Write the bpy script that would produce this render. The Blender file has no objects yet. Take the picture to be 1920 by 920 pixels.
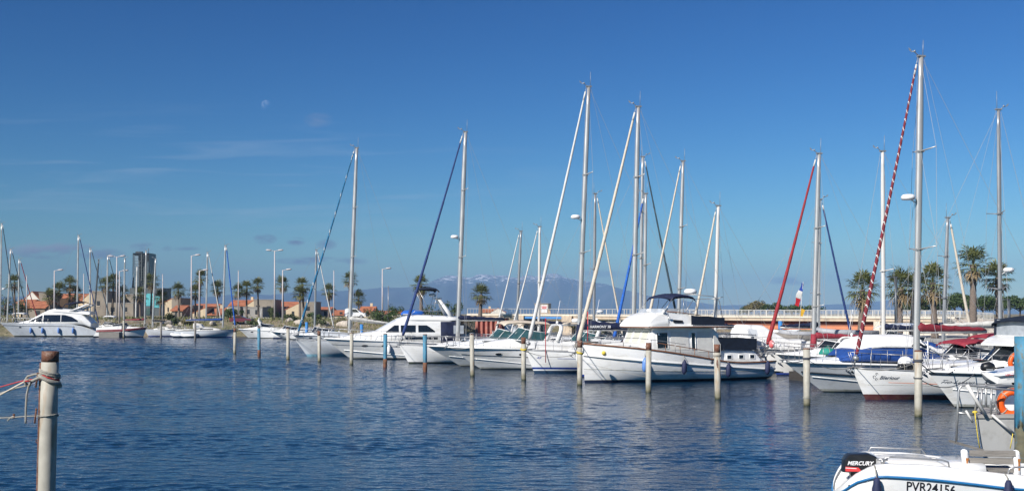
import bpy, math, random
from mathutils import Vector, Matrix
R = math.radians
# ------------------------------------------------------------------ camera, sky, sun, exposure
sc = bpy.context.scene
COL = sc.collection
F, HC, CX, HY = 2000.0, 3.5, 960.0, 588.0          # focal length and horizon of the photograph (1920 wide), eye height
cam = bpy.data.cameras.new('camera'); camo = bpy.data.objects.new('camera', cam); COL.objects.link(camo)
camo.location = (0, 0, HC); camo.rotation_euler = (R(90), 0, 0)
cam.sensor_width = 36.0; cam.lens = 36.0 * F / 1920.0; cam.shift_y = (HY - 460.0) / 1920.0
cam.clip_start = 0.1; cam.clip_end = 60000.0
sc.camera = camo
SUN_EL, SUN_DIR = 35.0, (-0.66, -0.75)              # elevation, horizontal direction towards the sun
az = math.atan2(SUN_DIR[0], SUN_DIR[1])
w = bpy.data.worlds.new('World'); sc.world = w; w.use_nodes = True
nt = w.node_tree; nt.nodes.clear()
def N(tree, typ, **kw):
    n = tree.nodes.new(typ)
    for k, v in kw.items(): setattr(n, k, v)
    return n
def L(tree, a, b): tree.links.new(a, b)
def mth(tree, op, a, b=None, c=None, clamp=False):
    n = tree.nodes.new('ShaderNodeMath'); n.operation = op; n.use_clamp = clamp
    for i, v in enumerate((a, b, c)):
        if v is None: continue
        if isinstance(v, (int, float)): n.inputs[i].default_value = v
        else: tree.links.new(v, n.inputs[i])
    return n.outputs[0]
sky = N(nt, 'ShaderNodeTexSky', sky_type='NISHITA', sun_disc=False)
sky.sun_elevation = R(SUN_EL); sky.sun_rotation = az
sky.altitude = 0; sky.air_density = 1.0; sky.dust_density = 0.1; sky.ozone_density = 3.5
hs = N(nt, 'ShaderNodeHueSaturation'); hs.inputs['Saturation'].default_value = 1.32; hs.inputs['Value'].default_value = .092; L(nt, sky.outputs[0], hs.inputs['Color'])
gm = N(nt, 'ShaderNodeGamma'); gm.inputs[1].default_value = 1.5; L(nt, hs.outputs[0], gm.inputs[0])
gain = N(nt, 'ShaderNodeVectorMath', operation='MULTIPLY'); gain.inputs[1].default_value = (5.5, 7.05, 7.4); L(nt, gm.outputs[0], gain.inputs[0])
tc = N(nt, 'ShaderNodeTexCoord'); sp = N(nt, 'ShaderNodeSeparateXYZ'); L(nt, tc.outputs['Generated'], sp.inputs[0])
U = mth(nt, 'DIVIDE', sp.outputs[0], mth(nt, 'MAXIMUM', sp.outputs[1], 0.05))     # tan of azimuth
V = mth(nt, 'DIVIDE', sp.outputs[2], mth(nt, 'MAXIMUM', sp.outputs[1], 0.05))     # tan of elevation
front = mth(nt, 'GREATER_THAN', sp.outputs[1], 0.06)
def blob(u, v, du, dv):
    a = mth(nt, 'POWER', mth(nt, 'DIVIDE', mth(nt, 'SUBTRACT', U, u), du), 2.0)
    b = mth(nt, 'POWER', mth(nt, 'DIVIDE', mth(nt, 'SUBTRACT', V, v), dv), 2.0)
    return mth(nt, 'SUBTRACT', 1.0, mth(nt, 'ADD', a, b), clamp=True)
def uvnoise(su, sv, scale, detail, dist=0.0):
    cb = N(nt, 'ShaderNodeCombineXYZ')
    L(nt, mth(nt, 'MULTIPLY', U, su), cb.inputs[0]); L(nt, mth(nt, 'MULTIPLY', V, sv), cb.inputs[1])
    n = N(nt, 'ShaderNodeTexNoise'); n.inputs['Scale'].default_value = scale; n.inputs['Detail'].default_value = detail
    n.inputs['Distortion'].default_value = dist
    L(nt, cb.outputs[0], n.inputs['Vector']); return n.outputs[0]
def mixc(tree, fac, a, b):
    m = N(tree, 'ShaderNodeMix', data_type='RGBA')
    for sock, v in ((m.inputs[0], fac), (m.inputs[6], a), (m.inputs[7], b)):
        if isinstance(v, (int, float)): sock.default_value = v
        elif isinstance(v, tuple): sock.default_value = (*v, 1) if len(v) == 3 else v
        else: tree.links.new(v, sock)
    return m.outputs[2]
nz = uvnoise(1, 3.2, 38, 5, .3)
low = None
for (px, py, dx, dy, s) in ((100, 470, 95, 17, 1.0), (190, 476, 50, 12, .7), (10, 473, 40, 12, .5), (497, 448, 24, 11, .9), (555, 452, 20, 9, .8), (612, 458, 22, 11, .6),
                            (270, 463, 30, 10, .8), (312, 466, 12, 7, .7), (350, 466, 30, 4, .5), (585, 489, 75, 9, 1.0), (655, 490, 40, 8, .5), (1480, 526, 45, 10, .6), (1130, 513, 50, 8, .4)):
    b = mth(nt, 'MULTIPLY', blob((px - CX) / F, (HY - py) / F, dx / F, dy / F), s)
    low = b if low is None else mth(nt, 'MAXIMUM', low, b)
lowm = mth(nt, 'MULTIPLY', mth(nt, 'MULTIPLY_ADD', nz, 5.5, -2.1, clamp=True), mth(nt, 'POWER', low, .8), clamp=True)
puff = mth(nt, 'MULTIPLY', blob((597 - CX) / F, (HY - 225) / F, 30 / F, 16 / F), mth(nt, 'MULTIPLY_ADD', nz, 2.2, -.6, clamp=True))
cir = uvnoise(2.2, 26, 2.4, 6, .9)
cband = mth(nt, 'MULTIPLY', blob(-.33, .115, .42, .085), mth(nt, 'MULTIPLY_ADD', cir, 5.0, -2.55, clamp=True))
c = mixc(nt, mth(nt, 'MULTIPLY', mth(nt, 'MULTIPLY', cband, .22), front), gain.outputs[0], (3.2, 3.9, 4.8))
lit = mth(nt, 'MULTIPLY', mth(nt, 'MULTIPLY_ADD', mth(nt, 'SUBTRACT', V, (HY - 470) / F), 60.0, .45, clamp=True), mth(nt, 'MULTIPLY_ADD', U, -8.0, -2.7, clamp=True))
cc = mixc(nt, lit, (.88, 1.16, 1.94), (3.2, 3.4, 3.95))
c = mixc(nt, mth(nt, 'MULTIPLY', mth(nt, 'MULTIPLY', lowm, 1.0), front), c, cc)
c = mixc(nt, mth(nt, 'MULTIPLY', mth(nt, 'MULTIPLY', puff, .42), front), c, (2.0, 2.1, 2.75))
bg = N(nt, 'ShaderNodeBackground'); bg.inputs[1].default_value = 0.115
wo = N(nt, 'ShaderNodeOutputWorld'); L(nt, c, bg.inputs[0]); L(nt, bg.outputs[0], wo.inputs[0])
sun = bpy.data.lights.new('sun', 'SUN'); sun.energy = 5.0; sun.angle = R(0.5); sun.color = (1.0, .95, .885)
suno = bpy.data.objects.new('sun', sun); COL.objects.link(suno)
hl = math.hypot(*SUN_DIR)
sv = Vector((SUN_DIR[0] / hl * math.cos(R(SUN_EL)), SUN_DIR[1] / hl * math.cos(R(SUN_EL)), math.sin(R(SUN_EL))))
suno.rotation_euler = sv.to_track_quat('Z', 'Y').to_euler()
sc.view_settings.view_transform = 'Standard'; sc.view_settings.look = 'None'
sc.view_settings.exposure = 0.5; sc.view_settings.gamma = 1.0; sc.view_settings.use_curve_mapping = False
sc.cycles.use_denoising = True
sc.cycles.max_bounces = 6; sc.cycles.diffuse_bounces = 2; sc.cycles.glossy_bounces = 3
sc.cycles.transparent_max_bounces = 12; sc.cycles.volume_bounces = 0
sc.cycles.caustics_reflective = False; sc.cycles.caustics_refractive = False
# ------------------------------------------------------------------ helpers
rnd = random.Random(7)
def at(px, py, d):
    """a point of the place seen at pixel px, py and standing d metres away"""
    return Vector(((px - CX) * d / F, d, HC - (py - HY) * d / F))
def zat(py, d): return HC - (py - HY) * d / F
def xat(px, d): return (px - CX) * d / F
def lerp(a, b, t): return a + (b - a) * t
def interp(x, pts):
    if x <= pts[0][0]: return pts[0][1]
    for (x0, y0), (x1, y1) in zip(pts, pts[1:]):
        if x <= x1: return lerp(y0, y1, (x - x0) / (x1 - x0) if x1 > x0 else 0)
    return pts[-1][1]
def sinterp(x, pts):
    """smooth (monotone-ish cubic) interpolation"""
    if x <= pts[0][0]: return pts[0][1]
    if x >= pts[-1][0]: return pts[-1][1]
    for i in range(len(pts) - 1):
        x0, y0 = pts[i]; x1, y1 = pts[i + 1]
        if x <= x1:
            h = x1 - x0; t = (x - x0) / h
            def sl(j):
                if j <= 0: return (pts[1][1] - pts[0][1]) / (pts[1][0] - pts[0][0])
                if j >= len(pts) - 1: return (pts[-1][1] - pts[-2][1]) / (pts[-1][0] - pts[-2][0])
                a = (pts[j][1] - pts[j - 1][1]) / (pts[j][0] - pts[j - 1][0]); b = (pts[j + 1][1] - pts[j][1]) / (pts[j + 1][0] - pts[j][0])
                return 0 if a * b <= 0 else 2 * a * b / (a + b)
            m0, m1 = sl(i) * h, sl(i + 1) * h
            return (2*t**3 - 3*t*t + 1) * y0 + (t**3 - 2*t*t + t) * m0 + (-2*t**3 + 3*t*t) * y1 + (t**3 - t*t) * m1
class MB:
    def __init__(s): s.v = []; s.f = []; s.m = []; s.cur = 0; s.sm = []; s.smooth = False
    def face(s, idx, m=None): s.f.append(tuple(idx)); s.m.append(s.cur if m is None else m); s.sm.append(s.smooth)
    def add(s, vs, fs, m=None):
        b = len(s.v); s.v += [tuple(p) for p in vs]
        for q in fs: s.face([b + i for i in q], m)
        return s
    def box(s, c, d, rz=0.0, mat=None, rot=None):
        cx, cy, cz = c; x, y, z = d[0] / 2, d[1] / 2, d[2] / 2
        P = [Vector(q) for q in ((-x,-y,-z),(x,-y,-z),(x,y,-z),(-x,y,-z),(-x,-y,z),(x,-y,z),(x,y,z),(-x,y,z))]
        if rot is not None: P = [rot @ p for p in P]
        elif rz: M = Matrix.Rotation(rz, 3, 'Z'); P = [M @ p for p in P]
        o = s.smooth; s.smooth = False
        s.add([p + Vector(c) for p in P], [(0,3,2,1),(4,5,6,7),(0,1,5,4),(1,2,6,5),(2,3,7,6),(3,0,4,7)], mat); s.smooth = o
        return s
    def path(s, pts, r, n=6, cap=True, mat=None, closed=False, matf=None):
        """tube along pts; r a number or one per point"""
        pts = [Vector(p) for p in pts]; k = len(pts)
        rs = [r] * k if isinstance(r, (int, float)) else list(r)
        base = len(s.v); prev = None
        for i, p in enumerate(pts):
            if closed: t = pts[(i + 1) % k] - pts[i - 1]
            else: t = pts[min(i + 1, k - 1)] - pts[max(i - 1, 0)]
            t.normalize()
            if prev is None:
                a = Vector((0, 0, 1)) if abs(t.z) < .9 else Vector((1, 0, 0))
                u = t.cross(a).normalized()
            else:
                u = prev - t * prev.dot(t)
                u = u.normalized() if u.length > 1e-6 else t.orthogonal().normalized()
            prev = u; vv = t.cross(u)
            for j in range(n):
                a = 2 * math.pi * j / n
                s.v.append(tuple(p + (u * math.cos(a) + vv * math.sin(a)) * rs[i]))
        o = s.smooth; s.smooth = n > 4
        for i in range(k if closed else k - 1):
            for j in range(n):
                a = base + i * n + j; b = base + i * n + (j + 1) % n
                c = base + ((i + 1) % k) * n + (j + 1) % n; d = base + ((i + 1) % k) * n + j
                s.face((a, b, c, d), matf(i, j) if matf else mat)
        if cap and not closed:
            s.smooth = False
            s.face([base + j for j in range(n)][::-1], mat); s.face([base + (k - 1) * n + j for j in range(n)], mat)
        s.smooth = o
        return s
    def tube(s, a, b, r0, r1=None, n=8, mat=None, cap=True): return s.path([a, b], [r0, r0 if r1 is None else r1], n, cap, mat)
    def lathe(s, prof, n=16, c=(0, 0, 0), mat=None, rot=None):
        """prof: list of (r, z)"""
        base = len(s.v); o = s.smooth; s.smooth = True
        for (r, z) in prof:
            for j in range(n):
                a = 2 * math.pi * j / n; p = Vector((r * math.cos(a), r * math.sin(a), z))
                if rot is not None: p = rot @ p
                s.v.append(tuple(p + Vector(c)))
        for i in range(len(prof) - 1):
            for j in range(n):
                s.face((base + i*n + j, base + i*n + (j+1) % n, base + (i+1)*n + (j+1) % n, base + (i+1)*n + j), mat)
        s.face([base + j for j in range(n)][::-1], mat); s.face([base + (len(prof)-1)*n + j for j in range(n)], mat)
        s.smooth = o; return s
    def ball(s, c, r, n=12, m=8, mat=None, sq=(1, 1, 1)):
        base = len(s.v); o = s.smooth; s.smooth = True
        for i in range(m + 1):
            th = math.pi * i / m; rr = max(1e-4, math.sin(th))
            for j in range(n):
                a = 2 * math.pi * j / n
                s.v.append((c[0] + r*sq[0]*rr*math.cos(a), c[1] + r*sq[1]*rr*math.sin(a), c[2] + r*sq[2]*math.cos(th)))
        for i in range(m):
            for j in range(n): s.face((base+i*n+j, base+(i+1)*n+j, base+(i+1)*n+(j+1)%n, base+i*n+(j+1)%n), mat)
        s.smooth = o; return s
    def loft(s, rings, closed=True, cap=True, mat=None, matf=None, smooth=True):
        base = len(s.v); n = len(rings[0]); o = s.smooth; s.smooth = smooth
        for r in rings: s.v += [tuple(p) for p in r]
        for i in range(len(rings) - 1):
            for j in range(n if closed else n - 1):
                s.face((base+i*n+j, base+i*n+(j+1)%n, base+(i+1)*n+(j+1)%n, base+(i+1)*n+j), matf(i, j) if matf else mat)
        s.smooth = False
        if cap and closed:
            s.face([base + j for j in range(n)][::-1], mat); s.face([base + (len(rings)-1)*n + j for j in range(n)], mat)
        s.smooth = o; return s
    def prism(s, poly, y0, y1, mat=None):
        """outline in x, z pushed from y0 to y1"""
        n = len(poly); o = s.smooth; s.smooth = False
        s.add([(x, y0, z) for x, z in poly] + [(x, y1, z) for x, z in poly],
              [tuple(range(n)), tuple(range(2*n-1, n-1, -1))] + [(i, n+i, n+(i+1)%n, (i+1)%n) for i in range(n)], mat)
        s.smooth = o; return s
    def build(s, name, mats, parent=None, loc=None, rz=None):
        me = bpy.data.meshes.new(name); me.from_pydata(s.v, [], s.f)
        mats = mats if isinstance(mats, (list, tuple)) else [mats]
        for m in mats: me.materials.append(m)
        me.polygons.foreach_set('material_index', s.m); me.polygons.foreach_set('use_smooth', s.sm); me.update()
        o = bpy.data.objects.new(name, me); COL.objects.link(o)
        if parent is not None: o.parent = parent
        if loc is not None: o.location = loc
        if rz is not None: o.rotation_euler = (0, 0, rz)
        return o
def build_each(mb, name, mats, parent=None):
    """every separate piece of mb becomes an object of its own; returns the first"""
    par = list(range(len(mb.v)))
    def find(a):
        while par[a] != a: par[a] = par[par[a]]; a = par[a]
        return a
    for f in mb.f:
        for k in f[1:]: par[find(k)] = find(f[0])
    groups = {}
    for i, f in enumerate(mb.f): groups.setdefault(find(f[0]), []).append(i)
    first = None
    for g in groups.values():
        m = MB(); mp = {}
        for i in g:
            idx = []
            for k in mb.f[i]:
                if k not in mp: mp[k] = len(m.v); m.v.append(mb.v[k])
                idx.append(mp[k])
            m.f.append(tuple(idx)); m.m.append(mb.m[i]); m.sm.append(mb.sm[i])
        o = m.build(name, mats, parent); first = first or o
    return first
MB.each = build_each
def tag(o, label=None, cat=None, group=None, kind=None):
    if label: o['label'] = label
    if cat: o['category'] = cat
    if group: o['group'] = group
    if kind: o['kind'] = kind
    return o
def thing(name, label, cat, loc=(0, 0, 0), rz=0.0, group=None):
    o = bpy.data.objects.new(name, None); COL.objects.link(o); o.empty_display_size = .3
    o.location = loc; o.rotation_euler = (0, 0, rz); return tag(o, label, cat, group)
KIDS = {}
def dup(o, parent=None):
    """a copy of a thing with copies of its parts and their sub-parts"""
    c = o.copy(); COL.objects.link(c)
    if parent is not None: c.parent = parent
    for ch in [k for k in list(o.children)]: dup(ch, c)
    return c
def text(body, size, mat, parent=None, name='lettering', shear=0.0, fmap=None, loc=None, rot=None, thick=0.0, align='LEFT', bold=0.0, sx=1.0):
    cu = bpy.data.curves.new('t', 'FONT'); cu.body = body; cu.size = size; cu.shear = shear; cu.align_x = align; cu.extrude = thick; cu.offset = bold
    cu.resolution_u = 3
    o = bpy.data.objects.new('t', cu); COL.objects.link(o)
    dg = bpy.context.evaluated_depsgraph_get(); me = bpy.data.meshes.new_from_object(o.evaluated_get(dg))
    bpy.data.objects.remove(o); bpy.data.curves.remove(cu)
    for v in me.vertices:
        v.co.x *= sx
        if fmap: v.co = Vector(fmap(v.co.x, v.co.y, v.co.z))
    me.materials.clear(); me.materials.append(mat); me.name = name
    n = bpy.data.objects.new(name, me); COL.objects.link(n)
    if parent is not None: n.parent = parent
    if loc is not None: n.location = loc
    if rot is not None: n.rotation_euler = rot
    return n
# ------------------------------------------------------------------ materials
def mat(name, col, rough=.5, metal=0.0, var=.12, scale=6.0, bump=0.0, bscale=40.0, spec=.5, coat=0.0, stain=None, stain_amt=0.0, stain_scale=3.0, stretch=(1, 1, 1), alpha=1.0, transl=0.0):
    """plain surface with uneven colour, optional stains of their own shape and bump"""
    m = bpy.data.materials.new(name); m.use_nodes = True; t = m.node_tree; b = t.nodes['Principled BSDF']
    tc = N(t, 'ShaderNodeTexCoord'); mp = N(t, 'ShaderNodeMapping'); mp.inputs['Scale'].default_value = stretch
    L(t, tc.outputs['Object'], mp.inputs[0])
    oi = N(t, 'ShaderNodeObjectInfo')
    add = N(t, 'ShaderNodeVectorMath', operation='ADD'); L(t, mp.outputs[0], add.inputs[0])
    sc_ = N(t, 'ShaderNodeVectorMath', operation='SCALE'); sc_.inputs[0].default_value = (13, 7, 5); L(t, oi.outputs['Random'], sc_.inputs['Scale'])
    L(t, sc_.outputs[0], add.inputs[1])
    n = N(t, 'ShaderNodeTexNoise'); n.inputs['Scale'].default_value = scale; n.inputs['Detail'].default_value = 5; L(t, add.outputs[0], n.inputs['Vector'])
    f = mth(t, 'MULTIPLY_ADD', n.outputs[0], 2.2, -.6, clamp=True)
    lo = tuple(max(0, c * (1 - var)) for c in col); hi = tuple(min(1, c * (1 + var)) for c in col)
    c = mixc(t, f, lo, hi)
    if stain:
        n2 = N(t, 'ShaderNodeTexNoise'); n2.inputs['Scale'].default_value = stain_scale; n2.inputs['Detail'].default_value = 7; n2.inputs['Roughness'].default_value = .65
        L(t, add.outputs[0], n2.inputs['Vector'])
        c = mixc(t, mth(t, 'MULTIPLY', mth(t, 'MULTIPLY_ADD', n2.outputs[0], 7.0, -3.6, clamp=True), stain_amt), c, stain)
    L(t, c, b.inputs['Base Color'])
    b.inputs['Roughness'].default_value = rough; b.inputs['Metallic'].default_value = metal
    b.inputs['Specular IOR Level'].default_value = spec; b.inputs['Coat Weight'].default_value = coat; b.inputs['Alpha'].default_value = alpha
    if rough > .12: L(t, mth(t, 'MULTIPLY_ADD', f, .16, rough - .08), b.inputs['Roughness'])
    if bump:
        n3 = N(t, 'ShaderNodeTexNoise'); n3.inputs['Scale'].default_value = bscale; n3.inputs['Detail'].default_value = 4; L(t, add.outputs[0], n3.inputs['Vector'])
        bp = N(t, 'ShaderNodeBump'); bp.inputs['Strength'].default_value = bump; bp.inputs['Distance'].default_value = .05
        L(t, n3.outputs[0], bp.inputs['Height']); L(t, bp.outputs[0], b.inputs['Normal'])
    if transl:
        tr = N(t, 'ShaderNodeBsdfTranslucent'); L(t, c, tr.inputs[0]); mx = N(t, 'ShaderNodeMixShader'); mx.inputs[0].default_value = transl
        out = t.nodes['Material Output']; L(t, b.outputs[0], mx.inputs[1]); L(t, tr.outputs[0], mx.inputs[2]); L(t, mx.outputs[0], out.inputs[0])
    return m
K = {}
K['gel'] = mat('white_gelcoat', (.78, .78, .76), .22, var=.05, scale=1.3, stain=(.50, .47, .40), stain_amt=.42, stain_scale=1.1, stretch=(1, 1, 3.0), coat=.25)
K['gel_grey'] = mat('chalky_white_gelcoat', (.62, .64, .65), .30, var=.06, scale=1.2, stain=(.42, .41, .36), stain_amt=.4, stain_scale=1.4, stretch=(1, 1, 2.5), coat=.1)
K['gel_warm'] = mat('ivory_gelcoat', (.80, .78, .72), .25, var=.05, scale=1.3, stain=(.55, .5, .42), stain_amt=.3, stain_scale=1.6, coat=.2)
K['gel_pale'] = mat('pale_grey_gelcoat', (.52, .55, .58), .3, var=.06, scale=1.2, stain=(.4, .4, .38), stain_amt=.3, stain_scale=1.5)
K['deck'] = mat('deck_white', (.72, .71, .67), .5, var=.06, scale=4, stain=(.5, .47, .4), stain_amt=.35, stain_scale=2.5)
K['vinyl'] = mat('cream_vinyl_cover', (.62, .61, .57), .6, var=.07, scale=3, bump=.25, bscale=4)
K['tarp'] = mat('white_tarpaulin', (.74, .74, .73), .6, var=.08, scale=3, bump=.7, bscale=2.5, stain=(.5, .49, .45), stain_amt=.35, stain_scale=2)
K['navy'] = mat('navy_canvas', (.012, .018, .048), .8, var=.35, scale=4, bump=.4, bscale=6, spec=.25)
K['blacknavy'] = mat('dark_canvas', (.010, .016, .030), .8, var=.3, scale=4, bump=.4, bscale=6, spec=.25)
K['blue'] = mat('royal_blue_canvas', (.014, .058, .235), .75, var=.2, scale=4, bump=.4, bscale=6, spec=.3)
K['bluesail'] = mat('blue_sail_cover', (.01, .10, .42), .75, var=.25, scale=6, bump=.4, bscale=8)
K['teal'] = mat('teal_sail_strip', (.006, .115, .235), .75, var=.3, scale=5, bump=.4, bscale=8)
K['darkblue'] = mat('dark_blue_sail_strip', (.012, .035, .14), .75, var=.3, scale=5, bump=.4, bscale=8)
K['greenblack'] = mat('faded_dark_sail_strip', (.03, .055, .07), .75, var=.3, scale=5)
K['redsail'] = mat('red_sail_strip', (.26, .012, .018), .7, var=.25, scale=5, bump=.4, bscale=8)
K['maroonsail'] = mat('dark_red_sail_strip', (.155, .011, .02), .75, var=.3, scale=5, bump=.5, bscale=8)
K['maroon'] = mat('maroon_canvas', (.19, .014, .025), .75, var=.25, scale=5, bump=.5, bscale=6)
K['maroon2'] = mat('wine_canvas', (.24, .02, .035), .75, var=.2, scale=5, bump=.5, bscale=6)
K['sailwhite'] = mat('white_sailcloth', (.56, .56, .54), .7, var=.08, scale=5, bump=.4, bscale=8)
K['sailcream'] = mat('cream_sailcloth', (.55, .49, .40), .7, var=.1, scale=5, bump=.4, bscale=8)
K['sailgrey'] = mat('grey_sailcloth', (.55, .54, .50), .7, var=.1, scale=5, bump=.6, bscale=6)
K['beige'] = mat('beige_canvas', (.52, .45, .36), .75, var=.1, scale=4, bump=.5, bscale=5)
K['alu'] = mat('anodised_aluminium', (.46, .46, .45), .38, metal=.45, var=.08, scale=3, stretch=(1, 1, .3))
K['aluwhite'] = mat('white_painted_spar', (.58, .57, .54), .4, var=.06, scale=3, stretch=(1, 1, .3))
K['alugrey'] = mat('grey_spar', (.30, .31, .32), .4, metal=.4, var=.1, scale=3, stretch=(1, 1, .3))
K['aludark'] = mat('dark_spar', (.07, .08, .09), .4, metal=.3, var=.1, scale=3)
K['steel'] = mat('stainless_steel', (.42, .42, .42), .38, metal=.7, var=.1, scale=9)
K['wire'] = mat('rigging_wire', (.26, .27, .28), .6, metal=.0, var=.1)
K['glass'] = mat('tinted_boat_glass', (.012, .016, .02), .06, var=.2, spec=.6)
K['glass_teal'] = mat('green_boat_glass', (.03, .075, .08), .05, var=.3, scale=2, spec=.7)
K['clearplastic'] = mat('clear_canopy_plastic', (.34, .37, .40), .18, var=.25, scale=2.5, spec=.6, bump=.5, bscale=3)
K['curtain'] = mat('curtained_window_glass', (.50, .50, .43), .12, var=.10, scale=1.6, spec=.6)
K['wood'] = mat('varnished_teak', (.20, .085, .04), .4, var=.3, scale=9, stretch=(.3, 3, 3))
K['greywood'] = mat('weathered_grey_teak', (.21, .195, .175), .8, var=.3, scale=6, stretch=(.25, 4, 4), bump=.5, bscale=30)
K['black'] = mat('black_plastic', (.012, .013, .015), .35, var=.3, scale=6)
K['rubber'] = mat('black_rubber', (.018, .018, .018), .7, var=.3)
K['white'] = mat('white_plastic', (.78, .78, .77), .35, var=.04)
K['bluefender'] = mat('blue_fender_vinyl', (.10, .22, .52), .4, var=.12, scale=5)
K['navyfender'] = mat('navy_fender_cover', (.012, .018, .06), .7, var=.25, scale=5)
K['stripe_blue'] = mat('blue_boot_stripe', (.02, .05, .26), .3, var=.1)
K['antifoul_blue'] = mat('blue_antifouling', (.012, .045, .10), .7, var=.25, scale=5)
K['antifoul_black'] = mat('dark_antifouling', (.016, .02, .02), .7, var=.3, scale=5, stain=(.04, .06, .02), stain_amt=.7)
K['antifoul_red'] = mat('red_brown_antifouling', (.085, .02, .022), .75, var=.3, scale=4, stain=(.09, .07, .03), stain_amt=.6, stain_scale=4)
K['antifoul_pale'] = mat('pale_blue_antifouling', (.20, .38, .47), .6, var=.15, scale=4)
K['antifoul_navy'] = mat('navy_antifouling', (.012, .022, .06), .6, var=.2, scale=4)
K['grime'] = mat('waterline_grime', (.40, .40, .36), .4, var=.2, scale=4, stain=(.16, .18, .10), stain_amt=.6, stain_scale=5)
K['darkstripe'] = mat('dark_hull_stripe', (.03, .035, .045), .35, var=.2)
K['redstripe'] = mat('red_hull_stripe', (.22, .03, .03), .4, var=.2)
K['orange'] = mat('orange_lifebuoy', (.80, .11, .012), .45, var=.08, scale=8)
K['yellowrope'] = mat('yellow_rope', (.62, .48, .06), .8, var=.25, scale=40)
K['rope'] = mat('grey_rope', (.36, .34, .29), .9, var=.3, scale=60, bump=.6, bscale=120)
K['darkrope'] = mat('dark_rope', (.07, .075, .09), .9, var=.3, scale=60)
K['redrope'] = mat('red_rope', (.42, .04, .04), .9, var=.3, scale=60)
K['pinkfender'] = mat('pink_buoy', (.75, .16, .16), .5, var=.1)
K['red'] = mat('red_plastic', (.45, .02, .03), .4, var=.15)
K['green'] = mat('green_tarpaulin', (.01, .22, .17), .7, var=.2, bump=.5, bscale=6)
K['orangecanvas'] = mat('orange_plastic', (.65, .16, .04), .5, var=.12)
K['yellow'] = mat('yellow_plastic', (.62, .36, .03), .5, var=.15)
K['greytube'] = mat('grey_inflatable', (.33, .34, .36), .6, var=.12, scale=4)
K['skydish'] = K['white']
K['ink'] = mat('black_lettering', (.015, .015, .02), .4, var=.1)
K['inkgrey'] = mat('grey_lettering', (.12, .13, .15), .4, var=.1)
K['inkwhite'] = mat('white_lettering', (.78, .78, .78), .5, var=.05)
K['inkblue'] = mat('blue_lettering', (.05, .08, .32), .4, var=.1)
K['inkred'] = mat('red_lettering', (.60, .05, .05), .4, var=.1)
# land
K['concrete'] = mat('beige_concrete', (.54, .43, .31), .85, var=.15, scale=.8, stain=(.20, .16, .12), stain_amt=.55, stain_scale=.9, stretch=(1, 1, .35), bump=.3, bscale=8)
K['concrete_pale'] = mat('pale_render', (.74, .65, .52), .85, var=.1, scale=.8, stain=(.3, .25, .18), stain_amt=.45, stain_scale=.8, stretch=(1, 1, .3))
K['concrete_grey'] = mat('grey_concrete', (.34, .33, .31), .85, var=.15, scale=1, stain=(.15, .14, .12), stain_amt=.5, stain_scale=1.2)
K['railwhite'] = mat('white_railing_paint', (.58, .57, .53), .5, var=.08, scale=1)
K['railgrey'] = mat('grey_railing_paint', (.42, .42, .40), .5, var=.12, scale=1)
K['orangesteel'] = mat('orange_painted_girder', (.62, .22, .10), .6, var=.15, scale=.8, stain=(.35, .10, .05), stain_amt=.5, stain_scale=1)
K['shadebrown'] = mat('girder_web_shade_in_colour', (.20, .075, .04), .7, var=.2, scale=.8)  # shade under the bridge deck is put into this brown colour
K['redsteel'] = mat('red_sheet_piling', (.36, .12, .085), .75, var=.25, scale=1.2, stain=(.40, .26, .2), stain_amt=.6, stain_scale=1)
K['bluesteel'] = mat('blue_painted_beam', (.04, .20, .48), .6, var=.15)
K['terracotta'] = None
K['weedy'] = mat('weedy_pile_foot', (.095, .09, .055), .85, var=.4, scale=6, stain=(.05, .12, .16), stain_amt=.6, stain_scale=7)
K['darkwood'] = mat('dark_timber', (.045, .04, .035), .8, var=.4, scale=5, stretch=(.3, 3, 3))  # dark brown all over, with uneven grain
K['trunk'] = mat('palm_trunk_bark', (.17, .135, .11), .95, var=.35, scale=5, stretch=(1, 1, 4), bump=1.0, bscale=8)
K['palm'] = mat('palm_leaf', (.13, .145, .05), .5, var=.45, scale=3.0, transl=.25)
K['palmdry'] = mat('dry_palm_leaf', (.25, .185, .10), .8, var=.35, scale=3, transl=.2)
K['bark'] = mat('tree_bark', (.12, .09, .07), .9, var=.3, scale=4, bump=.8)
K['pine'] = mat('stone_pine_foliage', (.050, .085, .018), .55, var=.55, scale=1.6, transl=.2)
K['scrub'] = mat('scrub_foliage', (.062, .085, .028), .6, var=.5, scale=2.0, transl=.2)
K['scrub_dry'] = mat('dry_scrub_foliage', (.17, .15, .07), .7, var=.4, scale=2, transl=.2)
K['grass'] = mat('bank_grass', (.16, .165, .065), .8, var=.45, scale=.25, transl=.2)
K['rock'] = mat('pale_rock', (.42, .37, .31), .9, var=.25, scale=1.5, bump=.8, bscale=3)
K['lamp'] = mat('pale_lamp_post_paint', (.50, .46, .46), .5, var=.06)
K['van'] = mat('white_vehicle_paint', (.78, .78, .77), .25, var=.03, coat=.5)
K['carred'] = mat('dark_red_vehicle_paint', (.12, .02, .02), .25, var=.05, coat=.5)
K['lampred'] = mat('red_tail_lamp', (.5, .02, .02), .2, var=.05)
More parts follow.
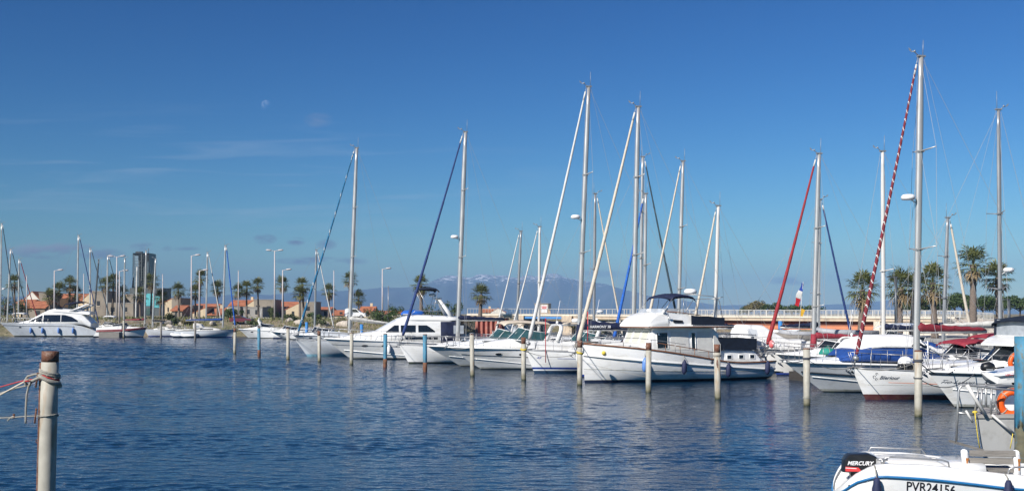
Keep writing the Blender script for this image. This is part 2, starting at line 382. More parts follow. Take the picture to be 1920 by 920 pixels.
def post_mat():
    """white painted pile: rust bleeding at the top, weed at the water"""
    m = bpy.data.materials.new('painted_mooring_pile'); m.use_nodes = True; t = m.node_tree; b = t.nodes['Principled BSDF']
    g = N(t, 'ShaderNodeTexCoord'); oi = N(t, 'ShaderNodeObjectInfo')
    add = N(t, 'ShaderNodeVectorMath', operation='ADD'); s = N(t, 'ShaderNodeVectorMath', operation='SCALE'); s.inputs[0].default_value = (17, 9, 31)
    L(t, oi.outputs['Random'], s.inputs['Scale']); L(t, g.outputs['Object'], add.inputs[0]); L(t, s.outputs[0], add.inputs[1])
    sp = N(t, 'ShaderNodeSeparateXYZ'); L(t, g.outputs['Object'], sp.inputs[0])
    mp = N(t, 'ShaderNodeMapping'); mp.inputs['Scale'].default_value = (1, 1, .22); L(t, add.outputs[0], mp.inputs[0])
    n = N(t, 'ShaderNodeTexNoise'); n.inputs['Scale'].default_value = 7; n.inputs['Detail'].default_value = 6; L(t, mp.outputs[0], n.inputs['Vector'])
    n2 = N(t, 'ShaderNodeTexNoise'); n2.inputs['Scale'].default_value = 5; n2.inputs['Detail'].default_value = 5; L(t, add.outputs[0], n2.inputs['Vector'])
    c = mixc(t, mth(t, 'MULTIPLY_ADD', n2.outputs[0], 2, -.5, clamp=True), (.32, .305, .255), (.43, .41, .345))
    c = mixc(t, mth(t, 'MULTIPLY', mth(t, 'MULTIPLY_ADD', n.outputs[0], 9, -5.1, clamp=True), .65), c, (.30, .20, .11))
    low = mth(t, 'MULTIPLY_ADD', sp.outputs[2], -5.0, 2.1)
    c = mixc(t, mth(t, 'ADD', low, mth(t, 'MULTIPLY_ADD', n2.outputs[0], 1.6, -.9), clamp=True), c, (.20, .185, .125))
    low2 = mth(t, 'MULTIPLY_ADD', sp.outputs[2], -9.0, 1.2)
    c = mixc(t, mth(t, 'ADD', low2, mth(t, 'MULTIPLY_ADD', n2.outputs[0], 1.6, -.8), clamp=True), c, (.035, .04, .018))
    L(t, c, b.inputs['Base Color']); b.inputs['Roughness'].default_value = .6
    bp = N(t, 'ShaderNodeBump'); bp.inputs['Strength'].default_value = .35; bp.inputs['Distance'].default_value = .02; L(t, n2.outputs[0], bp.inputs['Height']); L(t, bp.outputs[0], b.inputs['Normal'])
    return m
K['pile'] = post_mat()
K['rust'] = mat('rusty_steel', (.15, .062, .035), .85, var=.4, scale=9, stain=(.40, .36, .31), stain_amt=.5, stain_scale=7, bump=.5)
K['bluepile'] = mat('flaking_blue_pile_paint', (.05, .20, .31), .65, var=.35, scale=5, stain=(.13, .12, .07), stain_amt=1.0, stain_scale=8, stretch=(1, 1, .45), bump=.4, bscale=9)
K['rustylow'] = mat('rusty_pile_foot', (.18, .075, .04), .8, var=.4, scale=6, stain=(.05, .05, .02), stain_amt=.7, stain_scale=4)
def tile_mat():
    m = bpy.data.materials.new('terracotta_roof_tiles'); m.use_nodes = True; t = m.node_tree; b = t.nodes['Principled BSDF']
    g = N(t, 'ShaderNodeTexCoord'); wv = N(t, 'ShaderNodeTexWave'); wv.inputs['Scale'].default_value = 1.3; wv.inputs['Distortion'].default_value = .4; L(t, g.outputs['Object'], wv.inputs['Vector'])
    n = N(t, 'ShaderNodeTexNoise'); n.inputs['Scale'].default_value = .9; n.inputs['Detail'].default_value = 6; L(t, g.outputs['Object'], n.inputs['Vector'])
    c = mixc(t, mth(t, 'MULTIPLY_ADD', n.outputs[0], 2.6, -.8, clamp=True), (.30, .10, .048), (.50, .19, .095))
    L(t, c, b.inputs['Base Color']); b.inputs['Roughness'].default_value = .85
    bp = N(t, 'ShaderNodeBump'); bp.inputs['Strength'].default_value = .6; bp.inputs['Distance'].default_value = .1; L(t, wv.outputs[1], bp.inputs['Height']); L(t, bp.outputs[0], b.inputs['Normal'])
    return m
K['terracotta'] = tile_mat()
K['wallcream'] = mat('cream_house_render', (.56, .46, .31), .9, var=.08, scale=.6, stain=(.35, .28, .18), stain_amt=.35, stain_scale=.7)
K['wallwhite'] = mat('white_house_render', (.66, .62, .55), .9, var=.06, scale=.6, stain=(.4, .36, .3), stain_amt=.3, stain_scale=.7)
K['wallgrey'] = mat('taupe_house_render', (.26, .225, .18), .9, var=.1, scale=.6, stain=(.12, .10, .08), stain_amt=.4, stain_scale=.7)
K['wallgrey2'] = mat('grey_house_render', (.30, .29, .27), .9, var=.1, scale=.6, stain=(.2, .18, .15), stain_amt=.4, stain_scale=.7)
K['shutter'] = mat('dark_window_opening', (.03, .032, .035), .3, var=.2)
K['towerglass'] = mat('black_tower_glazing', (.012, .016, .02), .3, var=.5, scale=.25, spec=.25, stretch=(1, 1, .3))
K['towerpanel'] = mat('blue_grey_tower_glazing', (.13, .19, .24), .3, var=.5, scale=.3, spec=.7, stretch=(1, 1, .25))
K['towerteal'] = mat('teal_hoarding', (.09, .42, .45), .5, var=.2, scale=.4)
K['towergrey'] = mat('dark_grey_green_cladding', (.075, .09, .09), .6, var=.2, scale=.3)
K['person'] = mat('dark_clothing', (.03, .03, .035), .9, var=.2)
K['skin'] = mat('skin', (.45, .27, .19), .6, var=.08)
# ------------------------------------------------------------------ water, ground, hills, haze, moon
def water():
    m = bpy.data.materials.new('harbour_water'); m.use_nodes = True; t = m.node_tree; b = t.nodes['Principled BSDF']
    b.inputs['Base Color'].default_value = (.004, .026, .060, 1); b.inputs['Roughness'].default_value = .05; b.inputs['IOR'].default_value = 1.333
    g = N(t, 'ShaderNodeNewGeometry')
    def noise(sx, sy, scale, det, rough=.5, dist=0.0):
        mp = N(t, 'ShaderNodeMapping'); mp.inputs['Scale'].default_value = (sx, sy, 1); mp.inputs['Rotation'].default_value = (0, 0, R(12)); L(t, g.outputs['Position'], mp.inputs[0])
        n = N(t, 'ShaderNodeTexNoise'); n.inputs['Scale'].default_value = scale; n.inputs['Detail'].default_value = det; n.inputs['Roughness'].default_value = rough
        n.inputs['Distortion'].default_value = dist
        L(t, mp.outputs[0], n.inputs['Vector']); return n.outputs[0]
    gust = mth(t, 'MULTIPLY_ADD', noise(.35, 1.0, .09, 3), 2.4, -.55, clamp=True)     # cat's paws
    amp = mth(t, 'MULTIPLY_ADD', gust, .6, .7)
    spy = N(t, 'ShaderNodeSeparateXYZ'); L(t, g.outputs['Position'], spy.inputs[0])
    farw = mth(t, 'MULTIPLY_ADD', spy.outputs[1], 1 / 70., -.45, clamp=True)
    h = mth(t, 'MULTIPLY', mth(t, 'MULTIPLY', noise(.6, 1.25, .9, 3, .5, .3), .13), farw)
    h = mth(t, 'ADD', h, mth(t, 'MULTIPLY', mth(t, 'MULTIPLY', noise(.65, 1.3, 2.8, 3, .55, .4), .085), mth(t, 'MULTIPLY_ADD', farw, .7, .3)))
    h = mth(t, 'ADD', h, mth(t, 'MULTIPLY', noise(.8, 1.2, 9.0, 2, .5), .010))
    h = mth(t, 'MULTIPLY', h, amp)
    bp = N(t, 'ShaderNodeBump'); bp.inputs['Strength'].default_value = 1.0; bp.inputs['Distance'].default_value = 1.0
    L(t, h, bp.inputs['Height']); L(t, bp.outputs[0], b.inputs['Normal'])
    import numpy as np
    rs = np.random.RandomState(11)
    # real wavelets: a fan of finer and finer rows towards the quay the picture was taken from
    ys = [7.0]
    while ys[-1] < 166: ys.append(ys[-1] + .0018 * ys[-1] + .013)
    ys = np.array(ys); ks = np.linspace(-.62, .62, 840)
    Y, Kx = np.meshgrid(ys, ks, indexing='ij'); X = Kx * Y
    cell = np.maximum(.0018 * Y + .013, 1.24 / 840 * Y)
    H = np.zeros_like(X); wind = math.radians(262)
    for i in range(84):
        lam = .12 * (1.1 / .12) ** (rs.rand() ** 1.15); th = wind + rs.normal(0, .66); k = 2 * math.pi / lam
        slope = .0165 * (1.0 if lam < .45 else (.45 / lam) ** .9)
        fade = np.clip((lam / cell - 2.2) / 2.5, 0, 1)
        ph = k * (X * math.cos(th) + Y * math.sin(th)) + rs.rand() * 6.283
        ph = ph + .55 * np.sin(.23 * k * (X * math.sin(th * 1.3) - Y * math.cos(th * .8)) + rs.rand() * 6.283)
        H += fade * slope / k * np.sin(ph)
    for i in range(30):                                    # a longer chop in the open middle of the basin
        lam = .7 * (2.6 / .7) ** rs.rand(); th = wind + rs.normal(0, .55); k = 2 * math.pi / lam
        ph = k * (X * math.cos(th) + Y * math.sin(th)) + rs.rand() * 6.283
        ph = ph + .5 * np.sin(.21 * k * (X * math.sin(th * 1.3) - Y * math.cos(th * .8)) + rs.rand() * 6.283)
        H += np.clip((lam / cell - 2.0) / 1.5, 0, 1) * np.clip((Y - 48) / 40, .05, 1) * .031 / k * np.sin(ph)
    gx = 0.0
    for i in range(9):
        lam = rs.uniform(7, 40); th = rs.uniform(0, 6.28); gx = gx + np.sin(2 * math.pi / lam * (X * math.cos(th) * .6 + Y * math.sin(th) * 1.4) + rs.rand() * 6.28)
    # calmer in the lee of the boats
    lee = 1 / (1 + np.exp(-(Y + 1.72 * X - 50) / 2.5))
    H *= np.clip(.92 + .16 * gx, .45, 1.5) * (1 - .70 * lee) * np.clip((166 - Y) / 12, 0, 1) * np.clip((.62 - np.abs(Kx)) / .04, 0, 1)
    n0, n1 = X.shape; co = np.empty((n0 * n1, 3), np.float32); co[:, 0] = X.ravel(); co[:, 1] = Y.ravel(); co[:, 2] = H.ravel()
    i, j = np.meshgrid(np.arange(n0 - 1), np.arange(n1 - 1), indexing='ij'); q = (i * n1 + j).ravel()
    F4 = np.stack([q, q + 1, q + n1 + 1, q + n1], 1).astype(np.int32)
    # the flat rest of the basin, edge to edge with the fan
    y0, y1 = float(ys[0]), float(ys[-1]); w0, w1 = .62 * y0, .62 * y1
    ex = np.array([(-700, -40, 0), (700, -40, 0), (700, y0, 0), (w0, y0, 0), (-w0, y0, 0), (-700, y0, 0), (700, y1, 0), (w1, y1, 0), (-w1, y1, 0), (-700, y1, 0), (700, 420, 0), (-700, 420, 0)], np.float32)
    b0 = n0 * n1; EF = np.array([(0, 1, 2, 3), (0, 3, 4, 5), (3, 2, 6, 7), (5, 4, 8, 9), (9, 8, 7, 6), (9, 6, 10, 11)], np.int32) + b0
    co = np.concatenate([co, ex]); F4 = np.concatenate([F4, EF]); nf = len(F4)
    me = bpy.data.meshes.new('water'); me.vertices.add(len(co)); me.vertices.foreach_set('co', co.ravel()); me.loops.add(nf * 4); me.loops.foreach_set('vertex_index', F4.ravel())
    me.polygons.add(nf); me.polygons.foreach_set('loop_start', np.arange(0, nf * 4, 4, dtype=np.int32)); me.polygons.foreach_set('loop_total', np.full(nf, 4, np.int32)); me.polygons.foreach_set('use_smooth', np.ones(nf, bool))
    me.update(calc_edges=True); me.materials.append(m)
    o = bpy.data.objects.new('water', me); COL.objects.link(o)
    return tag(o, kind='structure')
WATER = water()
def ground_mat():
    m = bpy.data.materials.new('scrubby_bank_soil'); m.use_nodes = True; t = m.node_tree; b = t.nodes['Principled BSDF']
    g = N(t, 'ShaderNodeNewGeometry')
    def noise(s, d):
        n = N(t, 'ShaderNodeTexNoise'); n.inputs['Scale'].default_value = s; n.inputs['Detail'].default_value = d; L(t, g.outputs['Position'], n.inputs['Vector']); return n.outputs[0]
    c = mixc(t, mth(t, 'MULTIPLY_ADD', noise(.22, 6), 4, -1.6, clamp=True), (.25, .20, .13), (.13, .13, .055))
    c = mixc(t, mth(t, 'MULTIPLY_ADD', noise(.7, 6), 6, -3.3, clamp=True), c, (.30, .25, .18))
    L(t, c, b.inputs['Base Color']); b.inputs['Roughness'].default_value = .95
    bp = N(t, 'ShaderNodeBump'); bp.inputs['Distance'].default_value = .4; L(t, noise(1.6, 5), bp.inputs['Height']); L(t, bp.outputs[0], b.inputs['Normal'])
    return m
def shore(x):
    if x < -14: return 168.0
    if x < -4: return lerp(168, 206, (x + 14) / 10)
    return 206.0
def gz(x, y):
    """height of the land"""
    o = y - shore(x)
    z = interp(o, ((-6, -1.5), (0, -.1), (2, .55), (7, 1.3), (13, 2.1), (19, 2.62), (24, 2.66), (60, 2.7), (400, 2.8)))
    if 1 < o < 19: z += .28 * math.sin(x * .31 + 1) * math.sin(o * .5 + x * .13) + .15 * math.sin(x * .9 + o)
    return z
def ground():
    mb = MB(); mb.smooth = True
    xs = [-3000, -900, -400, -200] + [-130 + 2.0 * i for i in range(131)] + [200, 400, 900, 3000]
    os_ = [-6, -2, 0, 1, 2, 3.5, 5, 7, 9, 11, 13, 15, 17, 19, 21.5, 24, 30, 60, 150, 400, 1500, 5000, 9500]
    n = len(xs)
    for o in os_:
        for x in xs: mb.v.append((x, shore(x) + o, gz(x, shore(x) + o)))
    for i in range(len(os_) - 1):
        for j in range(n - 1): mb.face((i*n+j, i*n+j+1, (i+1)*n+j+1, (i+1)*n+j))
    return tag(mb.build('ground', ground_mat()), kind='structure')
GROUND = ground()
def road():
    mb = MB(); xs = [-130 + 4 * i for i in range(36)]; n = len(xs)
    for o in (25.0, 32.0):
        for x in xs: mb.v.append((x, shore(x) + o, gz(x, shore(x) + o) + .02))
    for j in range(n - 1): mb.face((j, j+1, n+j+1, n+j))
    tag(mb.build('road', mat('asphalt', (.055, .054, .052), .9, var=.2, scale=.5)), kind='structure')
    k = MB()
    for o in (24.6, 32.15):
        for x0, x1 in zip(xs, xs[1:]):
            xm = (x0 + x1) / 2
            if x0 < -14 < x1 or x0 < -4 < x1 or -14 < x0 < -4: continue
            k.box((xm, shore(xm) + o, 2.72), (3.98, .28, .24))
    tag(k.build('kerb', K['concrete_grey']), kind='structure')
road()
# the mountain range with its snow
def hills():
    m = bpy.data.materials.new('mountain_rock_and_snow'); m.use_nodes = True; t = m.node_tree; b = t.nodes['Principled BSDF']
    g = N(t, 'ShaderNodeNewGeometry'); sp = N(t, 'ShaderNodeSeparateXYZ'); L(t, g.outputs['Position'], sp.inputs[0])
    n = N(t, 'ShaderNodeTexNoise'); n.inputs['Scale'].default_value = .017; n.inputs['Detail'].default_value = 8; n.inputs['Roughness'].default_value = .65; L(t, g.outputs['Position'], n.inputs['Vector'])
    n2 = N(t, 'ShaderNodeTexNoise'); n2.inputs['Scale'].default_value = .003; n2.inputs['Detail'].default_value = 6; L(t, g.outputs['Position'], n2.inputs['Vector'])
    c = mixc(t, mth(t, 'MULTIPLY_ADD', n2.outputs[0], 3, -1, clamp=True), (.03, .055, .045), (.07, .08, .08))
    snow = mth(t, 'ADD', mth(t, 'MULTIPLY_ADD', sp.outputs[2], 1 / 60., -306 / 60.), mth(t, 'MULTIPLY_ADD', n.outputs[0], 13.0, -6.9), clamp=True)
    c = mixc(t, snow, c, (.85, .86, .88))
    L(t, c, b.inputs['Base Color']); b.inputs['Roughness'].default_value = .9
    D = 10000.0
    sky1 = [(-200, 560), (60, 556), (180, 552), (330, 556), (480, 552), (560, 548), (620, 545), (700, 541), (760, 538), (800, 530), (815, 524), (832, 519), (848, 517), (864, 519), (880, 521), (896, 515), (912, 513.5), (930, 515), (946, 515), (962, 521),
            (975, 520), (990, 516), (1005, 519), (1018, 516), (1032, 512.5), (1044, 512), (1056, 517), (1075, 522), (1095, 526), (1115, 530), (1135, 534), (1160, 540), (1190, 546), (1215, 553), (1250, 560), (1300, 566), (1400, 573), (1500, 575), (1580, 570), (1620, 566), (1660, 563), (1700, 566), (1760, 574), (1850, 570), (1900, 566), (2000, 560), (2300, 570)]
    pr = random.Random(3)
    def ridgenoise(x, s):
        return sum(math.sin(x * f * s + p) / f for f, p in ((1, .3), (2.3, 1.7), (4.7, 4.1), (9.1, 2.2), (17.3, .9))) 
    mb = MB(); mb.smooth = True
    cols = [-300 + 6 * i for i in range(441)]; rows = 20; n = len(cols)
    for i in range(rows + 1):
        q = i / rows                                     # 0 foot (near) .. 1 crest, then a back slope
        for px in cols:
            crest = zat(sinterp(px, sky1), D) + 6 * ridgenoise(px / 22., 1)
            x = xat(px, D); y = D - 2600 * (1 - q)
            prof = q ** 1.25
            sp_ = 1 + .22 * math.sin(px / 23. + q * 3 + math.sin(px / 61.) * 2) * math.sin(q * math.pi) + .10 * math.sin(px / 8. - q * 6) * math.sin(q * math.pi)
            mb.v.append((x * lerp(.80, 1, q), y, 2 + max(0, crest - 2) * prof * sp_))
    for px in cols: mb.v.append((xat(px, D), D + 1500, 0))
    for i in range(rows + 1):
        for j in range(n - 1): mb.face((i*n+j, i*n+j+1, (i+1)*n+j+1, (i+1)*n+j))
    return tag(mb.build('hills', m), kind='structure')
hills()
def haze():
    m = bpy.data.materials.new('hazy_air'); m.use_nodes = True; t = m.node_tree
    t.nodes.remove(t.nodes['Principled BSDF']); v = N(t, 'ShaderNodeVolumePrincipled')
    v.inputs['Color'].default_value = (.225, .385, .64, 1); v.inputs['Density'].default_value = 1.5e-4; v.inputs['Anisotropy'].default_value = -0.25
    L(t, v.outputs[0], t.nodes['Material Output'].inputs['Volume'])
    mb = MB(); mb.box((0, 5900, 209), (8400, 12400, 424)); o = mb.build('haze', m); return tag(o, kind='stuff')
HAZE = haze()
def moon():
    m = bpy.data.materials.new('moon_dust'); m.use_nodes = True; t = m.node_tree; t.nodes.clear()
    g = N(t, 'ShaderNodeTexCoord'); n = N(t, 'ShaderNodeTexNoise'); n.inputs['Scale'].default_value = .016; n.inputs['Detail'].default_value = 4; L(t, g.outputs['Object'], n.inputs['Vector'])
    c = mixc(t, mth(t, 'MULTIPLY_ADD', n.outputs[0], 5, -2.1, clamp=True), (.018, .02, .026), (.075, .075, .075))
    d = N(t, 'ShaderNodeBsdfDiffuse'); L(t, c, d.inputs[0]); tr = N(t, 'ShaderNodeBsdfTransparent'); ad = N(t, 'ShaderNodeAddShader')
    L(t, d.outputs[0], ad.inputs[0]); L(t, tr.outputs[0], ad.inputs[1])
    # only the near half shows its ground, the far half is air
    ng = N(t, 'ShaderNodeNewGeometry'); mx = N(t, 'ShaderNodeMixShader'); L(t, ng.outputs['Backfacing'], mx.inputs[0]); L(t, ad.outputs[0], mx.inputs[1]); L(t, tr.outputs[0], mx.inputs[2])
    o_ = N(t, 'ShaderNodeOutputMaterial'); L(t, mx.outputs[0], o_.inputs[0])
    mb = MB(); mb.ball((0, 0, 0), 10.2 * 30000 / F, 32, 20)
    o = mb.build('moon', m, loc=at(500, 198, 30000)); o.visible_shadow = True
    return tag(o, 'pale waning daytime moon high in the blue sky', 'moon')
moon()
# ------------------------------------------------------------------ boat builders
# a boat's own axes: x from bow (0) to stern, z up from the water, -y the side seen when the bow points left
class Hull:
    def __init__(s, L, B, fb, fm, fs, rake=.9, srake=-.25, kind='sail', tw=.78, full=.5):
        s.L, s.B, s.fb, s.fm, s.fs, s.rake, s.srake, s.kind, s.tw, s.full = L, B, fb, fm, fs, rake, srake, kind, tw, full
        s.zmin = -.45
    def sheer(s, u): return sinterp(u, ((0, s.fb), (.5, s.fm), (1, s.fs)))
    def yd(s, u):
        if u < s.full: return s.B / 2 * (1 - (1 - u / s.full) ** (2.0 if s.kind == 'sail' else 2.3))
        q = (u - s.full) / (1 - s.full); return s.B / 2 * (1 - (1 - s.tw) * q * q)
    def x0(s, z): return s.rake * (1 - max(z, -.45) / s.fb) ** 1.0
    def x1(s, z): return s.L - (s.srake * (1 - z / s.fs) if s.srake > 0 else -s.srake * (z / s.fs))
    def y(s, u, z):
        h = max(0.0, min(1.0, (z - s.zmin) / (s.sheer(u) - s.zmin)))
        if s.kind == 'sail': a = lerp(1.15, 3.6, min(1, u * 1.8)); k = 1 - (1 - h) ** a
        elif s.kind == 'trawler': a = lerp(.75, 4.2, min(1, u * 2.2)); k = 1 - (1 - h) ** a
        else:
            a = lerp(1.25, 3.8, min(1, u * 2.2)); k = 1 - (1 - h) ** a
            k = lerp(lerp(.52, .92, min(1, u * 2.2)), 1.0, max(0.0, z / s.sheer(u)) ** .8) if z > 0 else lerp(.1, lerp(.52, .92, min(1, u * 2.2)), max(0, 1 + z / .45) ** .6)
        return s.yd(u) * max(0.0, k)
    def P(s, u, z, side=-1):
        return Vector((s.x0(z) + (s.x1(z) - s.x0(z)) * u, side * s.y(u, z), z))
    def yx(s, x, z):
        u = max(0, min(1, (x - s.x0(z)) / (s.x1(z) - s.x0(z)))); return s.y(u, z)
    def mesh(s, mats, stripes, side_mats=None):
        """stripes: list of (z top, material index) from the keel up; the rest up to the sheer is index 0"""
        mb = MB(); nu = 26; us = [(i / nu) ** 1.35 for i in range(nu + 1)]
        rows = [(-.45, None)] ; idx = []
        for z, m in stripes: rows.append((z, None)); idx.append(m)
        top = rows[-1][0]; q = [.12, .28, .45, .62, .78, .9, 1.0]
        for k in q: rows.append((top, k)); idx.append(0)
        def zz(r, u): return r[0] if r[1] is None else lerp(r[0], s.sheer(u), r[1])
        for side in (-1, 1):
            rings = [[s.P(u, zz(r, u), side) for r in rows] for u in us]
            if side == 1: rings = [r[::-1] for r in rings]; ii = idx[::-1]
            else: ii = idx
            mb.loft(rings, closed=False, matf=lambda i, j, ii=ii: ii[j])
        u = 1.0; mb.smooth = False
        for (ra, rb, m) in zip(rows, rows[1:], idx):
            a, b = s.P(u, zz(ra, u), -1), s.P(u, zz(rb, u), -1); c, d = s.P(u, zz(rb, u), 1), s.P(u, zz(ra, u), 1)
            mb.add([a, d, c, b], [(0, 1, 2, 3)], m)
        return mb
    def deck(s, drop=.03, camber=.05, n=20):
        mb = MB(); rings = []
        for i in range(n + 1):
            u = (i / n) ** 1.3; z = s.sheer(u); p = s.P(u, z)
            rings.append([(p.x, p.y * k, z - drop + camber * (1 - k * k)) for k in (.985, .6, .2, -.2, -.6, -.985)])
        mb.loft(rings, closed=False); return mb
    def edge(s, r=.025, z=None, u0=0.0, u1=1.0, out=0.0, n=24, dz=0.0, both=True, mb=None):
        """a strip along the hull at the sheer (z None) or at height fraction z of the freeboard"""
        mb = mb or MB()
        for side in ((-1, 1) if both else (-1,)):
            pts = []
            for i in range(n + 1):
                u = u0 + (u1 - u0) * (i / n); zz = s.sheer(u) if z is None else (z(u) if callable(z) else z * s.sheer(u))
                p = s.P(u, min(zz, s.sheer(u)), side); pts.append((p.x - out * .3, p.y + side * out, zz + dz))
            mb.path(pts, r, 6)
        return mb
def hull_text(h, parent, body, size, x, z, mat_, shear=0.0, side=-1, bold=0.0, sx=1.0, name='hull_lettering', slope=0.0):
    def f(tx, tz, _):
        zz = z + tz + slope * tx
        return (x + tx * (-side), side * (h.yx(x + tx * (-side), zz) + .012), zz)
    return text(body, size, mat_, parent, name, shear, f, bold=bold, sx=sx)
class Cabin:
    """a superstructure lofted along x; stations (x, z bottom, z top, half width bottom, half width top, corner radius)"""
    def __init__(s, st): s.st = st
    def get(s, x): return [interp(x, [(q[0], q[k]) for q in s.st]) for k in range(1, 6)]
    def ring(s, x):
        zb, zt, wb, wt, r = s.get(x); r = min(r, (zt - zb) * .9, wt * .9); cam_ = .06 * wt
        h = [(wb, zb), (lerp(wb, wt, .5), lerp(zb, zt - r, .5)), (wt, zt - r), (wt - .1 * r, zt - .55 * r), (wt - .45 * r, zt - .12 * r), (wt - r, zt), (wt * .4 if wt > 2 * r else (wt - r) * .5, zt + cam_)]
        return [(x, -y, z) for y, z in h] + [(x, y, z) for y, z in reversed(h)]
    def mesh(s, sub=3):
        mb = MB(); xs = []
        for a, b in zip(s.st, s.st[1:]):
            for k in range(sub): xs.append(lerp(a[0], b[0], k / sub))
        xs.append(s.st[-1][0])
        return mb.loft([s.ring(x) for x in xs], closed=True)
    def sy(s, x, z):
        zb, zt, wb, wt, r = s.get(x); q = (z - zb) / max(.01, zt - r - zb); return lerp(wb, wt, max(0, min(1.0, q)))
    def window(s, lo, hi, x0, x1, n=8, off=.012, sides=(-1, 1), mb=None):
        """a pane on the cabin side between the curves lo(x) and hi(x)"""
        mb = mb or MB()
        for side in sides:
            rings = []
            for i in range(n + 1):
                x = lerp(x0, x1, i / n); a, b = lo(x), hi(x)
                rings.append([(x, side * (s.sy(x, z) + off), z) for z in (a, lerp(a, b, .5), b)])
            mb.loft(rings, closed=False, smooth=False)
        return mb
    def top(s, x, yfrac=0.0):
        zb, zt, wb, wt, r = s.get(x); return zt + .06 * wt * (1 - abs(yfrac))
def rails(h, u0, u1, height, n, r=.012, mid=True, mb=None, inset=.06, bow=True):
    """stanchions and lifelines along the deck edge, closing round the bow as a pulpit when bow is set"""
    mb = mb or MB()
    def pt(u, side, dz):
        z = h.sheer(u); p = h.P(u, z, side); return (p.x, p.y - side * min(inset, abs(p.y)), z + dz)
    for side in (-1, 1):
        us = [lerp(u0, u1, i / n) for i in range(n + 1)]
        for u in us: mb.tube(pt(u, side, 0), pt(u, side, height), r, n=5)
        mb.path([pt(u, side, height) for u in us], r * .8, 5)
        if mid: mb.path([pt(u, side, height * .52) for u in us], r * .5, 4)
    if bow:
        a, b = pt(u0, -1, height), pt(u0, 1, height); f = h.P(0, h.fb); fx = f.x - .12
        mb.path([a, (lerp(a[0], fx, .7), a[1] * .6, a[2] + .05), (fx, a[1] * .25, a[2] + .06), (fx, b[1] * .25, b[2] + .06), (lerp(b[0], fx, .7), b[1] * .6, b[2] + .05), b], r, 6)
        for side in (-1, 1): mb.tube((fx, side * abs(a[1]) * .25, a[2] + .06), (f.x + .12, side * .05, h.fb), r, n=5)
    return mb
def anchor_mb(x, z):
    mb = MB()
    mb.box((x + .12, 0, z + .03), (.55, .16, .05)); mb.path([(x - .22, 0, z - .16), (x + .05, 0, z + .06), (x + .6, 0, z + .09)], .025, 6)
    mb.add([(x - .28, 0, z - .05), (x - .16, -.18, z - .16), (x + .02, 0, z - .30), (x - .16, .18, z - .16), (x - .12, 0, z - .20)], [(0, 1, 4), (1, 2, 4), (2, 3, 4), (3, 0, 4)])
    return mb
def fender(name, label, mat_, p, l=.62, r=.13, top=None, group=None):
    """hangs outside a hull: a thing of its own with its lanyard"""
    t = thing('fender', label, 'fender', p, 0, group)
    mb = MB(); mb.lathe([(.03, -l/2 - .05), (.06, -l/2 - .02), (r*.75, -l/2 + .04), (r, -l/2 + .12), (r, l/2 - .12), (r*.75, l/2 - .04), (.06, l/2 + .02), (.035, l/2 + .08)], 14)
    mb.build('fender_body', mat_, t)
    if top: c = MB(); c.path([(0, 0, l/2 + .06), (top[0]*.5, top[1]*.5, l/2 + .06 + (top[2] - l/2)*.5), top], .012, 5); c.build('lanyard', K['rope'], t)
    return t
def radome(parent, x, z, y=0.0, s=1.0, bracket=True):
    mb = MB(); mb.lathe([(.10*s, 0), (.27*s, .02*s), (.30*s, .10*s), (.29*s, .17*s), (.22*s, .24*s), (.05*s, .255*s)], 16, (x, y, z))
    if bracket: mb.tube((x + .12, y, z + .02), (x + .42, y, z - .12), .025, n=5)
    return mb.build('radar_dome', K['white'], parent)
def mast_head(mb, x, z, lean=0.0, side=1, antenna=.9):
    if antenna: mb.tube((x + .1*side, .03, z), (x + .12*side, .03, z + antenna), .016, .010, n=5)
    mb.path([(x, 0, z - .05), (x - .28*side, 0, z + .16), (x - .42*side, 0, z + .2)], .018, 5)
    mb.add([(x - .42*side, 0, z + .14), (x - .56*side, 0, z + .24), (x - .58*side, 0, z + .36), (x - .46*side, 0, z + .26)], [(0, 1, 2, 3)])
    mb.ball((x - .3*side, 0, z + .21), .05, 6, 5)
    mb.box((x, 0, z + .02), (.34, .16, .07))
def striped(p, f):
    return lambda i, j: 1 if (i + j * p / 10.) % p < p * f else 0
def furled(parent, a, b, mat_, r0=.12, r1=.04, stripe=None, head=.5, white_end=True, pitch=(6, .26)):
    """a headsail rolled on its stay, from its drum near the deck (a) to the masthead (b)"""
    a, b = Vector(a), Vector(b); Ls = (b - a).length; n = 220 if stripe else 40
    mb = MB(); pts = []; rs = []
    for i in range(n + 1):
        q = i / n; pts.append(lerp(a + (b - a) * .035, a + (b - a) * (1 - head / Ls), q) + Vector((0, 0, -.012 * Ls * math.sin(q * math.pi))))
        rs.append(lerp(r0, r1, q ** .8) * (.72 if q < .02 else 1) * (1 + .06 * math.sin(i * 1.7)))
    mb.path(pts, rs, 10, matf=striped(*pitch) if stripe else None)
    o = mb.build('furled_headsail', [mat_, stripe] if stripe else [mat_], parent)
    d = MB(); d.tube(a, a + (b - a) * .036, .03, n=6); u = (b - a).normalized()
    d.path([a + u * .18, a + u * .22, a + u * .34, a + u * .38], [.04, .13, .13, .04], 10)
    d.tube(b - (b - a) * (head / Ls), b, .018, n=5)
    d.build('furling_drum', K['alugrey'], o)
    if white_end:
        e = MB(); k = 1 - head / Ls; e.path([a + (b - a) * (k - .022), a + (b - a) * (k + .012)], [r1 * 1.12, r1 * .9], 8); e.build('sail_head', K['sailwhite'], o)
    return o
